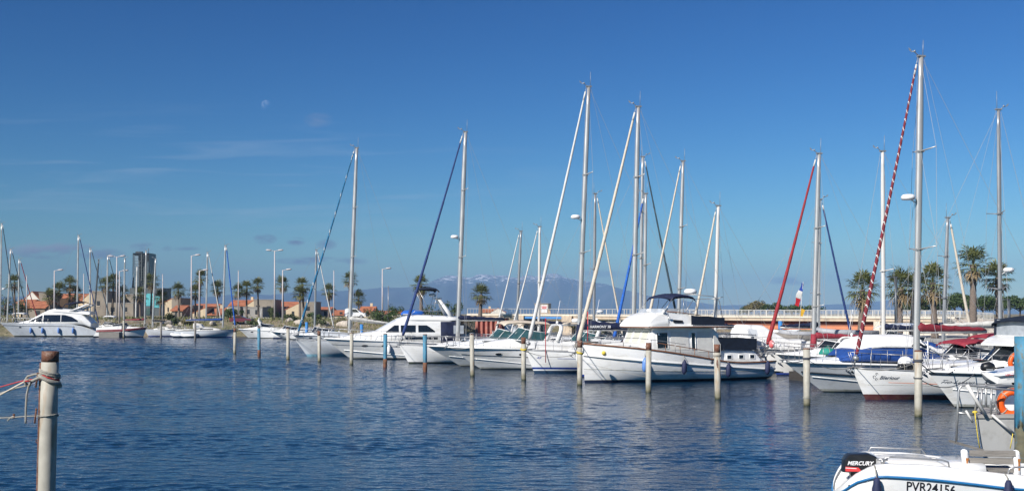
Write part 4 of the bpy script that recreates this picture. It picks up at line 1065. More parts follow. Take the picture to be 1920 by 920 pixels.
# name clash guard: sailboat(fs=) is the stern freeboard, fsail= the furled headsail
B2, HB2, MX2 = sailboat('white sailing yacht with red and white spirally striped furled headsail and red-brown bottom', 1597, 43.4, (1718, 690), (1727, 106), 11.0, 3.5, 13, rake=.62, group=G1,
    hull_mats=[K['gel'], K['antifoul_red'], K['gel']], stripes=[(.23, 1)], fb=1.30, fm=1.08, fstern=1.05, fsail=K['maroonsail'], stripe=K['sailwhite'], fr=(.092, .042), pitch=(6.5, .15), radar=.53, spread=(.37, .69), sw=.95,
    boom=3.3, boomz=1.28, cover=K['maroon'], mr=.105, cover_drop=.0, antenna=.7)
hull_text(HB2, B2, 'Bleriour', .20, .98, .86, K['inkgrey'], .25, bold=.003, name='boat_name')
g = MB(); 
for q, (dx, dz, r_) in enumerate(((.03, .15, .035), (-.03, .03, .045), (.06, -.07, .035))):
    g.path([(.82 + dx + math.cos(a) * r_, -(HB2.yx(.82 + dx + math.cos(a) * r_, .93 + dz) + .014), .93 + dz + math.sin(a) * r_) for a in [2*math.pi*i/10 for i in range(8)]], .012, 5)
g.build('emblem', K['inkgrey'], B2)
HB2.edge(.008, z=lambda u: lerp(1.30, 1.05, u) - .55, u0=.10, u1=.6, out=-.002).each('coach_line', K['orangecanvas'], B2)
HB2.edge(.008, z=lambda u: .62, u0=.03, u1=1, out=-.002).each('hull_crease', K['grime'], B2)
M2_ = Matrix.Translation(B2.location) @ Matrix.Rotation(B2.rotation_euler.z, 4, 'Z')
def on(M, x, y, z): return M @ Vector((x, y, z))
t = thing('raft_canister', 'black raft canister lashed on the deck of the yacht with the striped headsail', 'life raft', on(M2_, 2.05, -.72, 1.20), B2.rotation_euler.z)
g = MB(); g.path([(-.40, 0, .14), (-.36, 0, .14), (.36, 0, .14), (.40, 0, .14)], [.10, .15, .15, .10], 14); g.build('canister', K['black'], t)
g = MB()
for x in (-.2, .2): g.path([(x, math.cos(a) * .156, .14 + math.sin(a) * .156) for a in [2*math.pi*i/14 for i in range(14)]], .014, 5, closed=True)
g.build('strap', K['rope'], t)
t = thing('ball_fender', 'round white ball fender lying beside a black canister on a yacht deck', 'fender', on(M2_, 2.15, -.45, 1.22), 0)
g = MB(); g.ball((0, 0, .30), .27, 16, 12, sq=(1.1, 1, .95)); g.build('ball', K['white'], t)
g = MB(); g.lathe([(.05, 0), (.06, .05), (.03, .09)], 8, (.27, 0, .30), rot=Matrix.Rotation(R(90), 3, 'Y')); g.build('fender_eye', K['inkblue'], t)
# motor boat under the blue and white canvas
B3, HB3, CB3 = cruiser('white motorboat with a white canvas top over a bright blue canvas skirt', 1467, 47.4, 9.6, 3.1, 13, fb=1.42, fm=1.28, fs=1.1, rake=2.0, hullmat='gel_grey', group='motor cruisers moored along the pontoon',
    stripes=[(.05, 1), (.14, 2)], band=(.42, 'darkstripe', .05, (.95, .28)), house=[(.10, .05, .10), (.22, .16, .2), (.30, .26, .30), (.52, .32, .34), (.58, .32, .34)])
HB3.edge(.05, z=lambda u: HB3.sheer(u) - .22, u0=.32, out=-.01).each('dark_band', K['darkstripe'], B3)
cv = Cabin([(2.45, 1.42, 1.56, .95, .7, .08), (3.2, 1.42, 1.92, 1.22, 1.1, .06), (3.6, 1.40, 2.02, 1.32, 1.2, .05), (6.2, 1.36, 1.98, 1.36, 1.24, .05), (7.4, 1.3, 1.6, 1.36, 1.3, .05)])
cv.mesh(3).build('canvas_skirt', K['blue'], B3)
cv = Cabin([(3.15, 1.88, 1.96, 1.05, .95, .06), (3.55, 1.96, 2.34, 1.2, 1.0, .18), (4.2, 2.02, 2.50, 1.26, 1.02, .22), (5.7, 2.0, 2.50, 1.28, 1.04, .22), (6.1, 1.98, 2.45, 1.28, 1.04, .2), (7.5, 1.55, 1.62, 1.34, 1.3, .05)])
ct = cv.mesh(3).build('canvas_top', K['tarp'], B3)
g = MB()
for s in (-1, 1): g.add([(5.62, s * (cv.sy(5.62, 2.05) + .015), 2.06), (6.5, s * (cv.sy(6.5, 1.95) + .015), 1.96), (5.95, s * (cv.sy(5.95, 2.3) + .015), 2.34)], [(0, 1, 2)])
g.each('window', K['glass'], ct)
g = MB()
for s in (-1, 1): g.tube((6.35, s * 1.42, 1.2), (6.35, s * 1.36, 2.3), .025, n=6); g.tube((5.9, s * 1.3, 2.4), (7.6, s * 1.42, 1.3), .03, n=6)
g.each('canopy_frame', K['white'], B3)
# cruiser with the script name
B1, HB1, CB1 = cruiser('white cruiser with a script name on its bow, nearest of the moored row', 1738, 39.6, 9.5, 3.1, 13, fb=1.40, fm=1.32, fs=1.15, rake=1.2, hullmat='gel', group='motor cruisers moored along the pontoon',
    house=[(.10, .05, .12), (.20, .22, .22), (.30, .42, .30), (.40, .58, .34), (.46, .60, .35)], ws=(.27, .62, .75), band=(.42, 'darkstripe', .018, (.98, .72)), glass='glass')
HB1.edge(.03, z=lambda u: HB1.sheer(u) - .13, out=.0).each('dark_band', K['darkstripe'], B1)
hull_text(HB1, B1, 'Tio Luron', .21, .45, .92, K['inkgrey'], .55, bold=-.003, sx=1.15, name='boat_name')
g = MB(); g.loft([[(x, -w, z), (x, w, z), (x, w * .97, z + .07), (x, -w * .97, z + .07)] for x, w, z in ((2.95, .9, 2.30), (3.4, 1.15, 2.50), (3.85, 1.2, 2.62))], smooth=False)
g.add([(3.0, -1.2, 1.98), (3.85, -1.26, 1.98), (3.85, -1.2, 2.62), (3.4, -1.16, 2.5)], [(0, 1, 2, 3)]); g.build('hardtop', K['gel'], B1)
cp = MB(); z0, z1 = 2.0, 3.28
fr = MB()
for (xa, xb) in ((3.88, 4.62), (4.66, 5.8)):
    for s in (-1, 1):
        cp.add([(xa, s * 1.28, z0), (xb, s * 1.28, z0), (xb, s * 1.22, z1), (xa, s * 1.22, z1)], [(0, 1, 2, 3)])
        fr.path([(xa, s * 1.285, z0), (xb, s * 1.285, z0), (xb, s * 1.225, z1), (xa, s * 1.225, z1)], .075, 6, closed=True); fr.tube((xa, s * 1.285, z1), (xb, s * 1.285, z0), .02, n=5)
cp.add([(3.86, -1.25, z0 + .4), (3.86, 1.25, z0 + .4), (3.87, 1.2, z1), (3.87, -1.2, z1)], [(0, 1, 2, 3)])
cpo = cp.each('canopy_pane', K['clearplastic'], B1); fr.each('canopy_frame', K['blacknavy'], cpo)
bimini(B1, 3.70, 6.0, 1.26, 3.22, 'blacknavy', name='canopy_top', skirt=.14)
M1_ = Matrix.Translation(B1.location) @ Matrix.Rotation(B1.rotation_euler.z, 4, 'Z')
def lifebuoy(label, p, r=.30, tilt=0, rz=0):
    t = thing('lifebuoy', label, 'lifebuoy', p, rz)
    rot = Matrix.Rotation(R(90 + tilt), 3, 'X')
    g = MB(); g.path([rot @ Vector((math.cos(a) * r, math.sin(a) * r, 0)) for a in [2*math.pi*i/28 for i in range(28)]], .085, 10, closed=True); g.build('ring', K['orange'], t)
    g = MB()
    g.path([rot @ Vector((math.cos(a) * (r + .10), math.sin(a) * (r + .10), .0)) for a in [2*math.pi*i/28 for i in range(28)]], .010, 5, closed=True)
    for k in range(4):
        a0 = R(45 + 90 * k); c_ = Vector((math.cos(a0) * r, math.sin(a0) * r, 0)); u = Vector((math.cos(a0), math.sin(a0), 0))
        g.path([rot @ (c_ + (u * math.cos(b) + Vector((0, 0, 1)) * math.sin(b)) * .09) for b in [2*math.pi*i/12 for i in range(12)]], .014, 5, closed=True)
    g.build('grab_line', K['rope'], t); return t
lifebuoy('orange lifebuoy hung on the white cruiser below its clear canopy', on(M1_, 2.66, -1.56, 1.74), .30, 0, R(8))
# maroon bimini boat behind, and the second row
B4, HB4, _ = cruiser('white motorboat with maroon bimini behind the cruiser with the script name', 1692, 52.0, 7.6, 2.7, 12, fb=1.3, fm=1.15, fs=1.0, ws=(.30, .5, .6), bim=(.34, .62, 2.05, 'maroon2'), ports=False, band=None, chine=False, group='motorboats in the second row')
bimini(B4, 4.2, 6.4, 1.1, 2.32, 'maroon2', name='aft_bimini')
B5, HB5, CB5 = cruiser('motorboat with dark wheelhouse windows and white roof behind the blue skirted boat', 1560, 63, 9.0, 3.0, 10, fb=1.5, fm=1.35, fs=1.1, ws=(.34, .7, .5), group='motorboats in the second row', chine=False, glass='glass')
bimini(B5, 3.3, 5.9, 1.2, 2.72, 'gel', name='hardtop', skirt=.05)
B6, HB6, CB6 = cruiser('white motorboat wrapped in a royal blue tarpaulin, below the maroon boom', 1612, 56, 8.0, 2.8, 12, fb=1.3, fm=1.2, fs=1.0, group='motorboats in the second row', chine=False, ports=False, rail=False)
cv = Cabin([(1.9, 1.2, 1.35, .9, .6, .1), (2.6, 1.1, 2.0, 1.3, 1.0, .3), (3.9, 1.1, 1.95, 1.3, 1.05, .3), (4.7, 1.0, 1.4, 1.25, 1.0, .2)]); cv.mesh(3).build('tarpaulin', K['blue'], B6)
B7, HB7, CB7 = cruiser('motorboat shrouded in white tarpaulin with a grey outboard, behind the trawler stern', 1356, 63.5, 9.5, 3.2, 12, fb=1.6, fm=1.4, fs=1.2, group='motorboats in the second row', chine=False, ports=False)
cv = Cabin([(.6, 1.5, 1.6, .5, .3, .05), (.8, 1.5, 2.5, 1.0, .8, .2), (1.0, 1.4, 2.82, 1.1, .85, .25), (2.3, 1.4, 2.78, 1.15, .85, .3), (2.9, 1.4, 2.4, 1.2, .9, .3), (3.8, 1.35, 1.95, 1.2, .95, .2), (6.8, 1.3, 1.55, 1.2, 1.0, .1)]); cv.mesh(4).build('tarpaulin', K['tarp'], B7)
ob = thing('outboard_motor', 'grey outboard motor clamped to the rail beside the white tarpaulin', 'outboard motor', at(1411, 640, 62.0), 0)
g = MB(); g.loft([[(-.22, -.15, .3), (.24, -.15, .3), (.24, .15, .3), (-.22, .15, .3)], [(-.25, -.17, .45), (.27, -.17, .42), (.27, .17, .42), (-.25, .17, .45)], [(-.20, -.14, .75), (.20, -.14, .68), (.20, .14, .68), (-.20, .14, .75)]], smooth=False); g.build('cowling', K['gel_pale'], ob)
g = MB(); g.box((0, 0, .05), (.16, .12, .52)); g.box((.02, 0, -.35), (.12, .06, .4)); g.build('engine_leg', K['alugrey'], ob)
B8, HB8, _ = cruiser('small white cruiser with an open windscreen beside the rolled grey dinghies', 1452, 58.5, 7.0, 2.6, 12, fb=1.35, fm=1.15, fs=1.0, ws=(.36, .45, .5), group='motorboats in the second row', chine=False, arch_=(.62, 2.15, .3))
B9, HB9, _ = cruiser('white cruiser with beige canvas roof on its windscreen, next to the steel abutment', 884, 77.5, 8.2, 2.9, 10, fb=1.45, fm=1.3, fs=1.1, ws=(.34, .62, .6), bim=(.40, .70, 2.75, 'beige'), group='motor cruisers moored along the pontoon', glass='glass_teal')
# the cruisers in the middle of the row
C2, HC2, _ = cruiser('white sports cruiser with a dark hull line and white arch, left of the blue-striped yacht', 838, 67.0, 10.2, 3.2, 13, fb=1.45, fm=1.32, fs=1.1, rake=2.2, group='motor cruisers moored along the pontoon', ws=(.38, .72, .75), arch_=(.66, 2.75, .45), band=(.5, 'darkstripe', .03, (.98, .55)), glass='glass_teal',
    house=[(.10, .05, .10), (.20, .20, .20), (.30, .42, .27), (.42, .58, .31), (.5, .6, .32)])
C1, HC1, _ = cruiser('white sports cruiser with a scuffed bow and beige top, second of the raked-bow pair', 798, 70.6, 10.0, 3.1, 13, fb=1.42, fm=1.3, fs=1.1, rake=2.4, hullmat='gel_grey', group='motor cruisers moored along the pontoon', ws=(.42, .66, .7), bim=(.50, .74, 2.85, 'beige'), glass='glass_teal',
    house=[(.10, .05, .10), (.20, .18, .20), (.32, .38, .27), (.44, .52, .31), (.52, .55, .32)])
C3, HC3, _ = cruiser('white sports cruiser with a curved white arch rising behind the blue-striped yacht', 1000, 73.5, 8.5, 2.9, 13, fb=1.4, fm=1.3, fs=1.1, rake=1.8, group='motor cruisers moored along the pontoon', ws=(.30, .70, .7), arch_=(.48, 2.9, .5), glass='glass_teal', ports=False, chine=False)
radome(C3, 8.5 * .48 - 1.0, 2.9, s=1.1, bracket=False)
# yachts of the front row
S3, HS3, MX3 = sailboat('white sailing yacht with blue boot stripes, white furled headsail and a lettered navy boom cover', 985, 62.8, (1085, 605), (1104, 162), 11.5, 3.5, 13, rake=.55, group=G1,
    hull_mats=[K['gel'], K['antifoul_blue'], K['stripe_blue'], K['gel']], stripes=[(.16, 1), (.24, 3), (.36, 2)], fb=1.36, fm=1.16, fstern=1.1, fsail=K['sailwhite'], fr=(.12, .055), radar=.49, spread=(.36, .66), sw=.95, boom=4.2, boomz=.98, ch=1.75, cover=K['navy'], mr=.105, collar=1.3, spray='navy')
HS3.edge(.012, z=lambda u: lerp(.90, .80, u), u0=.14, out=-.002).each('coach_line', K['stripe_blue'], S3)
hull_text(HS3, S3, 'AK', .20, .62, .86, K['inkblue'], .3, name='bow_mark')
for i_, (w_, x_) in enumerate((('HARMONY', .62), ('38', 1.72))): text(w_, .22, K['inkwhite'], S3, 'boom_lettering', fmap=lambda x, y, z: (MX3 + x_ + x, -.235, HS3.sheer(.42) + .38 + 1.10 + y), bold=.004, sx=.95)
S4, HS4, MX4 = sailboat('white sailing yacht with cream furled headsail, its bow close to the trawler', 1076, 58.8, (1187, 600), (1197, 200), 11.0, 3.4, 13, rake=-.6 if False else .5, group=G1,
    fb=1.34, fm=1.1, fstern=1.05, fsail=K['sailcream'], fr=(.13, .06), spread=(.39, .71), sw=.80, boom=3.6, boomz=1.2, cover=K['bluesail'], mr=.10)
S1, HS1, MX1 = sailboat('pale grey sailing yacht with a teal furled headsail and a light blue bottom', 553, 88.2, (655, 612), (669, 277), 11.5, 3.5, 13, rake=1.0, hullmat='gel_pale', group=G1,
    hull_mats=[K['gel_pale'], K['antifoul_pale'], K['gel_pale']], stripes=[(.17, 1)], fb=1.40, fm=1.2, fstern=1.1, fsail=K['teal'], stripe=K['sailwhite'], pitch=(22, .09), fr=(.115, .05), spread=(.42, .68), sw=.85, boom=3.4, boomz=1.35, boom_sag=-.35, cover=K['sailgrey'], mr=.11)
S2, HS2, MX2b = sailboat('white sailing yacht with a dark blue furled headsail, moored between two white motor cruisers', 748, 75.0, (858, 625), (873, 247), 11.2, 3.5, 13, rake=.7, group=G1,
    hull_mats=[K['gel'], K['antifoul_black'], K['gel']], stripes=[(.12, 1)], fb=1.34, fm=1.15, fstern=1.1, fsail=K['darkblue'], fr=(.12, .05), radar=.49, spread=(.40, .72), sw=.80, boom=3.4, boomz=1.5, cover=K['navy'], mr=.115)
# flybridge cruiser behind them
def flybridge():
    d = 82.5; X0 = xat(606, d); L_ = 11.4; h = Hull(L_, 3.7, 1.66, 1.42, 1.15, 2.1, -.8, 'motor', .92, .45)
    t = thing('motor_yacht', 'white flybridge motor yacht with navy cockpit canvas and a swept white radar mast', 'motorboat', (X0, d, 0), R(12))
    h.mesh(None, [(.06, 1), (.15, 2)]).build('hull', [K['gel'], K['antifoul_black'], K['grime']], t); h.deck().build('deck', K['deck'], t)
    h.edge(.05, z=lambda u: h.sheer(u) - .05, out=.02).each('rub_rail', K['gel'], t)
    h.edge(.02, z=lambda u: lerp(1.15, .75, u), out=.0).each('hull_groove', K['inkgrey'], t)
    h.edge(.045, z=lambda u: lerp(.75, .1, min(1, u * 1.5)), u0=.04).each('spray_rail', K['gel'], t)
    cab = Cabin([(1.2, 1.55, 1.66, .7, .5, .08), (2.4, 1.5, 1.9, 1.2, .95, .2), (4.0, 1.4, 2.12, 1.5, 1.2, .25), (5.5, 1.3, 2.95, 1.6, 1.32, .2), (6.2, 1.25, 3.05, 1.62, 1.38, .15), (9.6, 1.15, 3.0, 1.62, 1.42, .15), (9.9, 1.15, 2.9, 1.6, 1.42, .1)])
    c = cab.mesh(4).build('saloon', K['gel'], t)
    zl = lambda x: 2.08
    for x0, x1, z0 in ((4.7, 5.7, 2.05), (5.85, 7.0, 2.05), (7.2, 8.5, 2.05)):
        hi = (lambda x: min(2.62, 2.08 + (x - 4.65) * .75)) if x0 < 5 else ((lambda x: 2.62) if x0 < 7 else (lambda x: 2.62 - max(0, x - 7.9) * .75))
        cab.window(lambda x: z0 + .03, hi, x0, x1, 6).each('window', K['glass'], c)
    cab.window(lambda x: 1.52, lambda x: 1.72, 6.2, 8.7, 6).each('side_vent', K['glass'], c)
    pt = MB()
    for x in (3.1, 4.6):
        for s in (-1, 1): pt.add([(x + math.cos(a)*.26, s*(h.yx(x + math.cos(a)*.26, 1.05 + math.sin(a)*.08) + .012), 1.05 + math.sin(a)*.08) for a in [2*math.pi*i/12 for i in range(12)]], [tuple(range(12))])
    pt.each('porthole', K['glass'], t)
    fb_ = Cabin([(5.6, 2.92, 3.05, 1.25, 1.0, .08), (6.4, 2.98, 3.32, 1.38, 1.2, .12), (7.2, 2.98, 3.38, 1.42, 1.28, .12), (10.8, 2.95, 3.22, 1.42, 1.30, .1)]); fbo = fb_.mesh(3).build('flybridge', K['gel'], t)
    rl = MB()
    for s in (-1, 1):
        rl.path([(6.6, s * 1.3, 3.4), (7.0, s * 1.36, 3.75), (9.0, s * 1.36, 3.72), (9.4, s * 1.36, 3.3)], .02, 6)
    rl.build('flybridge_rail', K['steel'], fbo)
    ms = MB(); 
    for s in (-1, 1): ms.loft([[(x - w, s * y - .05, z), (x + w, s * y - .05, z), (x + w, s * y + .05, z), (x - w, s * y + .05, z)] for x, y, z, w in ((9.9, 1.2, 3.2, .22), (9.35, .9, 4.0, .15), (8.95, .35, 4.7, .12))])
    ms.box((8.9, 0, 4.72), (.55, 1.0, .10)); ms.box((9.2, 0, 4.35), (1.3, .2, .08)); ms.build('radar_mast', K['gel'], t)
    radome(t, 8.5, 4.84, s=1.0, bracket=False)
    bimini(t, 7.2, 8.9, 1.1, 5.35, 'blacknavy', skirt=.1)
    g = MB()
    for s in (-1, 1): g.tube((7.3, s * 1.1, 5.3), (8.3, s * 1.25, 3.3), .02, n=5); g.tube((8.8, s * 1.1, 5.3), (8.3, s * 1.25, 3.3), .02, n=5)
    g.build('bimini_frame', K['steel'], t)
    cvs = Cabin([(8.95, 1.15, 2.9, 1.64, 1.48, .06), (10.5, 1.1, 2.9, 1.62, 1.46, .06)]); cvs.mesh(3).build('cockpit_canvas', K['navy'], t)
    cvs.window(lambda x: 1.95, lambda x: 2.6, 9.95, 10.75, 4).each('window', K['clearplastic'], t)
    rails(h, .04, .62, .72, 8, r=.02).build('bow_rail', K['steel'], t); anchor_mb(.1, 1.7).build('bow_anchor', K['steel'], t)
    M = Matrix.Translation((X0, d, 0)) @ Matrix.Rotation(R(12), 4, 'Z')
    p = thing('covered_dinghy', 'small dinghy under a blue cover on the flybridge motor yacht roof', 'dinghy', M @ Vector((6.9, -.2, 3.42)), R(12))
    g = MB(); g.loft([[(x, w * math.cos(a), .02 + z * max(0, math.sin(a)) + (.0 if math.sin(a) > 0 else -.03)) for a in [2*math.pi*i/12 for i in range(12)]] for x, w, z in ((-.9, .1, .12), (-.7, .4, .3), (0, .55, .38), (.7, .5, .34), (.9, .3, .2))]); g.build('cover', K['bluesail'], p)
    g = MB(); g.path([(-.8, -.42, .04), (.85, -.42, .04)], .05, 6); g.path([(-.8, .42, .04), (.85, .42, .04)], .05, 6); g.build('tube', K['greytube'], p)
    p = M @ Vector((4.9, -(h.yx(4.9, .8) + .16), .80)); fender('fender', 'white fender on the flybridge motor yacht, at its middle', K['white'], p, .6, .13, (0, .1, .7))
flybridge()
# masts of the yachts lying stern to behind, bows to the right or the left
G2 = 'sailing yachts in the rows behind'
def far(label, bow, d, mb_, mt_, L_, dirn=1, yaw=8, **k):
    P = dict(rake=.8, fb=1.25, fm=1.05, fstern=1.0, group=G2, mr=.085, boom=2.6, sw=.75, fr=(.10, .045)); P.update(k)
    return sailboat(label, bow, d, mb_, mt_, L_, L_ * .31, yaw, dirn, **P)
far('sailing yacht with a faded dark headsail stay slanting right behind the trawler', 1282, 81, (1200, 600), (1205, 294), 10, -1, fsail=K['greenblack'], spread=(.45, .7), cover=K['navy'])
far('sailing yacht with a bright blue furled headsail behind the navy boom cover', 1146, 76.5, (1208, 600), (1211, 363), 8.6, 1, fsail=K['bluesail'], fr=(.13, .06), spread=(.52,), cover=K['bluesail'])
far('sailing yacht with cream stay slanting right and radar low on its grey mast', 1172, 87, (1113, 600), (1116, 363), 8.8, -1, mast=K['alugrey'], fsail=K['sailcream'], fr=(.09, .045), radar=.18, spread=(.48,), cover=K['beige'])
far('sailing yacht with a slim cream headsail behind the trawler windscreen', 1202, 73.0, (1271, 600), (1281, 302), 9.8, 1, fsail=K['sailcream'], fr=(.11, .05), spread=(.30, .64), mr=.09, sw=.8)
far('sailing yacht with a short white mast behind the trawler bimini', 1288, 67.0, (1340, 590), (1347, 386), 7.6, 1, mast=K['aluwhite'], fsail=K['sailcream'], fr=(.10, .05), spread=(.34,), boom=2.0)
far('sailing yacht with thin white stay, left of the concrete kiosk', 925, 100, (968, 600), (977, 433), 8.8, 1, fsail=K['sailwhite'], fr=(.09, .05), spread=(.5,), mast=K['alugrey'])
far('sailing yacht with a beige mast in front of the concrete kiosk', 953, 93, (1010, 600), (1012, 425), 8.6, 1, mast=K['aluwhite'], fsail=K['sailwhite'], fr=(.09, .05), spread=(.5,))
far('sailing yacht with a plain red furled headsail and maroon boom cover', 1432, 60.5, (1525, 640), (1536, 288), 10.5, 1, yaw=10, fsail=K['redsail'], fr=(.125, .05), spread=(.22, .62), cover=K['maroon2'], collar=.9, boom=4.4, boomz=.62, mr=.10)
far('sailing yacht with a navy furled headsail slanting right, close behind the red sail mast', 1604, 71, (1533, 640), (1537, 374), 9.0, -1, fsail=K['darkblue'], fr=(.09, .05), spread=(.35, .7), cover=K['navy'])
far('sailing yacht with a bare white mast before the leftmost of the quayside palms', 1585, 59.0, (1657, 620), (1655, 284), 9.8, 1, mast=K['aluwhite'], fsail=None, spread=(.40,), mr=.085)
far('sailing yacht with cream stay slanting right between the palms', 1830, 66, (1768, 640), (1777, 408), 8.0, -1, fsail=K['sailcream'], fr=(.11, .06), spread=(.38, .70), mast=K['alugrey'], boom=2.2)
far('sailing yacht with a slender dark grey mast and grey sail bundle, far right', 1990, 58, (1876, 640), (1872, 206), 10.4, -1, yaw=6, mast=K['alugrey'], fsail=None, radar=.33, spread=(.26, .57), sw=1.05, cover=K['sailgrey'], boom=3.4, boomz=1.35, mr=.085, antenna=1.0)
# ------------------------------------------------------------------ boats along the far bank, left
def bigyacht():
    d = 164.0; X0 = xat(0, d); L_ = 15.6; h = Hull(L_, 4.6, 2.15, 1.95, 1.45, 2.2, -1.0, 'motor', .93, .42)
    h.sheer = lambda u: sinterp(u, ((0, 2.15), (.4, 2.05), (.75, 1.95), (.86, 1.7), (1, .7)))
    t = thing('motor_yacht', 'large grey-hulled motor yacht with a sweeping dark window band, moored at the far left', 'motorboat', (X0, d, 0), R(5))
    h.mesh(None, [(.14, 1), (.22, 2)]).build('hull', [K['gel_pale'], K['antifoul_black'], K['grime']], t); h.deck().build('deck', K['deck'], t)
    h.edge(.05, z=lambda u: h.sheer(u) - .35, u1=.8, out=.01).each('rub_rail', K['alugrey'], t)
    cab = Cabin([(2.6, 2.0, 2.1, 1.0, .8, .08), (4.6, 1.95, 2.45, 1.7, 1.4, .25), (7.2, 1.9, 3.85, 2.0, 1.6, .3), (8.4, 1.9, 4.0, 2.05, 1.7, .25), (12.2, 1.9, 3.8, 2.05, 1.75, .2), (13.2, 1.8, 3.0, 2.0, 1.8, .2), (14.2, 1.4, 2.0, 1.9, 1.8, .1)])
    c = cab.mesh(4).build('saloon', K['gel'], t)
    for x0, x1 in ((4.9, 6.9), (7.05, 9.6), (9.72, 12.2)):
        cab.window(lambda x: 2.28 + max(0, 6.0 - x) * .08, lambda x: min(3.35, 2.40 + (x - 4.85) * .46, 3.35 - max(0, x - 10.2) * .28 - max(0, x - 11.3) * .35), x0, x1, 8, off=.02).each('window', K['glass'], c)
    cab.window(lambda x: 2.12, lambda x: 2.20, 5.6, 12.0, 8, off=.03).each('side_rail', K['gel'], c)
    fb_ = Cabin([(7.4, 3.7, 4.0, 1.5, 1.3, .15), (8.6, 3.8, 4.3, 1.8, 1.5, .2), (10.5, 3.7, 4.15, 1.85, 1.6, .15), (13.6, 3.35, 3.8, 1.85, 1.6, .2), (13.9, 3.4, 3.7, 1.8, 1.6, .1)]); f = fb_.mesh(3).build('flybridge', K['gel'], t)
    g = MB()
    for s in (-1, 1): g.loft([[(x - w, s * 1.7 - .1, z), (x + w, s * 1.7 - .1, z), (x + w, s * 1.65 + .1, z + .05), (x - w, s * 1.65 + .1, z + .05)] for x, z, w in ((11.2, 3.9, .5), (12.6, 4.5, .4), (13.5, 4.9, .3))])
    g.box((13.5, 0, 4.93), (.6, 3.4, .12)); g.build('radar_arch', K['gel'], f)
    g = MB(); g.path([(9.6, -1.5, 4.2), (10.2, -1.5, 4.95), (12.4, -1.5, 5.3), (13.0, -1.5, 5.0)], .06, 6); g.path([(9.6, 1.5, 4.2), (10.2, 1.5, 4.95), (12.4, 1.5, 5.3), (13.0, 1.5, 5.0)], .06, 6)
    g.loft([[(x, -1.5, z), (x, 1.5, z), (x, 1.5, z + .1), (x, -1.5, z + .1)] for x, z in ((10.2, 4.93), (11.4, 5.2), (12.4, 5.27))], smooth=False); g.build('bimini_top', K['navy'], f)
    ws = MB()
    for s in (-1, 1): ws.add([(8.7, s * 1.5, 4.25), (9.8, s * 1.5, 4.15), (9.8, s * 1.45, 4.45), (9.1, s * 1.42, 4.55)], [(0, 1, 2, 3)])
    ws.build('windscreen', K['glass'], f)
    rails(h, .04, .55, .75, 8, r=.03, mid=False).build('bow_rail', K['steel'], t)
    pm = MB()
    for x in (3.6, 6.7): pm.add([(x + math.cos(a)*.24, -(h.yx(x + math.cos(a)*.24, 1.45 + math.sin(a)*.1) + .015), 1.45 + math.sin(a)*.1) for a in [2*math.pi*i/12 for i in range(12)]], [tuple(range(12))])
    pm.each('porthole', K['glass'], t)
    M = Matrix.Translation((X0, d, 0)) @ Matrix.Rotation(R(5), 4, 'Z')
    for k, x in enumerate((5.3, 7.1, 9.5, 11.6)):
        f_ = fender('fender', ('leftmost', 'second', 'third', 'rightmost')[k] + ' blue fender on the large grey-hulled motor yacht', K['bluefender'], M @ Vector((x, -(h.yx(x, .95) + .2), .95)), .8, .17, (0, .15, .75), 'fenders on the large motor yacht')
    pp = MB(); pp.box((L_ + .1, 0, .42), (1.3, 3.8, .12)); pp.build('swim_platform', K['gel'], t)
bigyacht()
G3 = 'sailing yachts along the far bank'
def bank(label, bow, d, mb_, mt_, L_, dirn=-1, **k):
    P = dict(rake=.7, fb=1.2, fm=1.0, fstern=.95, group=G3, mr=.10, boom=None, sw=.7, spread=(.5,), coach=True, yaw=4, fr=(.09, .06), mast=K['alu']); P.update(k)
    y = P.pop('yaw'); return sailboat(label, bow, d, mb_, mt_, L_, L_ * .3, y, dirn, **P)
bank('sailing yacht whose tall mast stands at the left edge, with a radar dome', 34, 176, (0, 625), (3, 419), 10.5, fsail=K['greenblack'], radar=.36)
bank('sailing yacht with a dark stay, second mast from the left edge', 60, 182, (13, 600), (20, 467), 9.5, fsail=K['greenblack'])
bank('sailing yacht with a thin mast and dotted red stay behind the large motor yacht', 76, 188, (34, 590), (36, 486), 8.5, fsail=K['maroon'])
bank('sailing yacht with a dark stay rising above the large motor yacht cabin', 188, 178, (144, 600), (147, 441), 9.6, fsail=K['darkblue'])
bank('sailing yacht with a slim grey mast right of the large motor yacht', 212, 183, (169, 590), (169, 465), 9.0, fsail=K['greenblack'])
bank('sailing yacht with a black leaning mast', 206, 172, (175, 605), (185, 486), 8.0, mast=K['aludark'], fsail=None)
bank('sailing yacht mast beside the double street lamp', 240, 187, (200, 597), (202, 479), 8.5, fsail=K['greenblack'])
bank('sailing yacht with a white mast above the red-striped boat', 262, 171, (232, 600), (234, 484), 8.0, fsail=None)
bank('sailing yacht with a beige mast overlapping the left side of the glass tower', 282, 190, (254, 590), (257, 500), 7.5, mast=K['aluwhite'], fsail=None)
bank('sailing yacht with a maroon boom cover before the glass tower', 304, 178, (271, 590), (274, 470), 9.5, boom=3.2, cover=K['maroon2'], boomz=1.0, fsail=None, radar=None)
bank('small white sailing yacht with a black boom cover right of the glass tower', 270, 164, (285, 605), (291, 485), 5.8, 1, boom=2.0, cover=K['black'], fsail=None, hullmat='gel_pale', boomz=.9, yaw=4)
bank('sailing yacht with a white stay slanting right by the palm pair', 418, 180, (386, 595), (389, 473), 9.0, fsail=K['sailwhite'])
bank('white sailing yacht with a royal blue boom cover and a blue stay', 443, 158.5, (418, 605), (423, 460), 9.0, boom=5.4, boomz=1.1, cover=K['blue'], fsail=K['bluesail'], fr=(.11, .07), hullmat='gel_pale', spray='vinyl')
bank('sailing yacht with a dark capped mast and a white stay behind the teal headsail', 628, 152, (590, 600), (593, 468), 8.6, fsail=K['sailwhite'], mast=K['alugrey'])
G4 = 'small boats along the far bank'
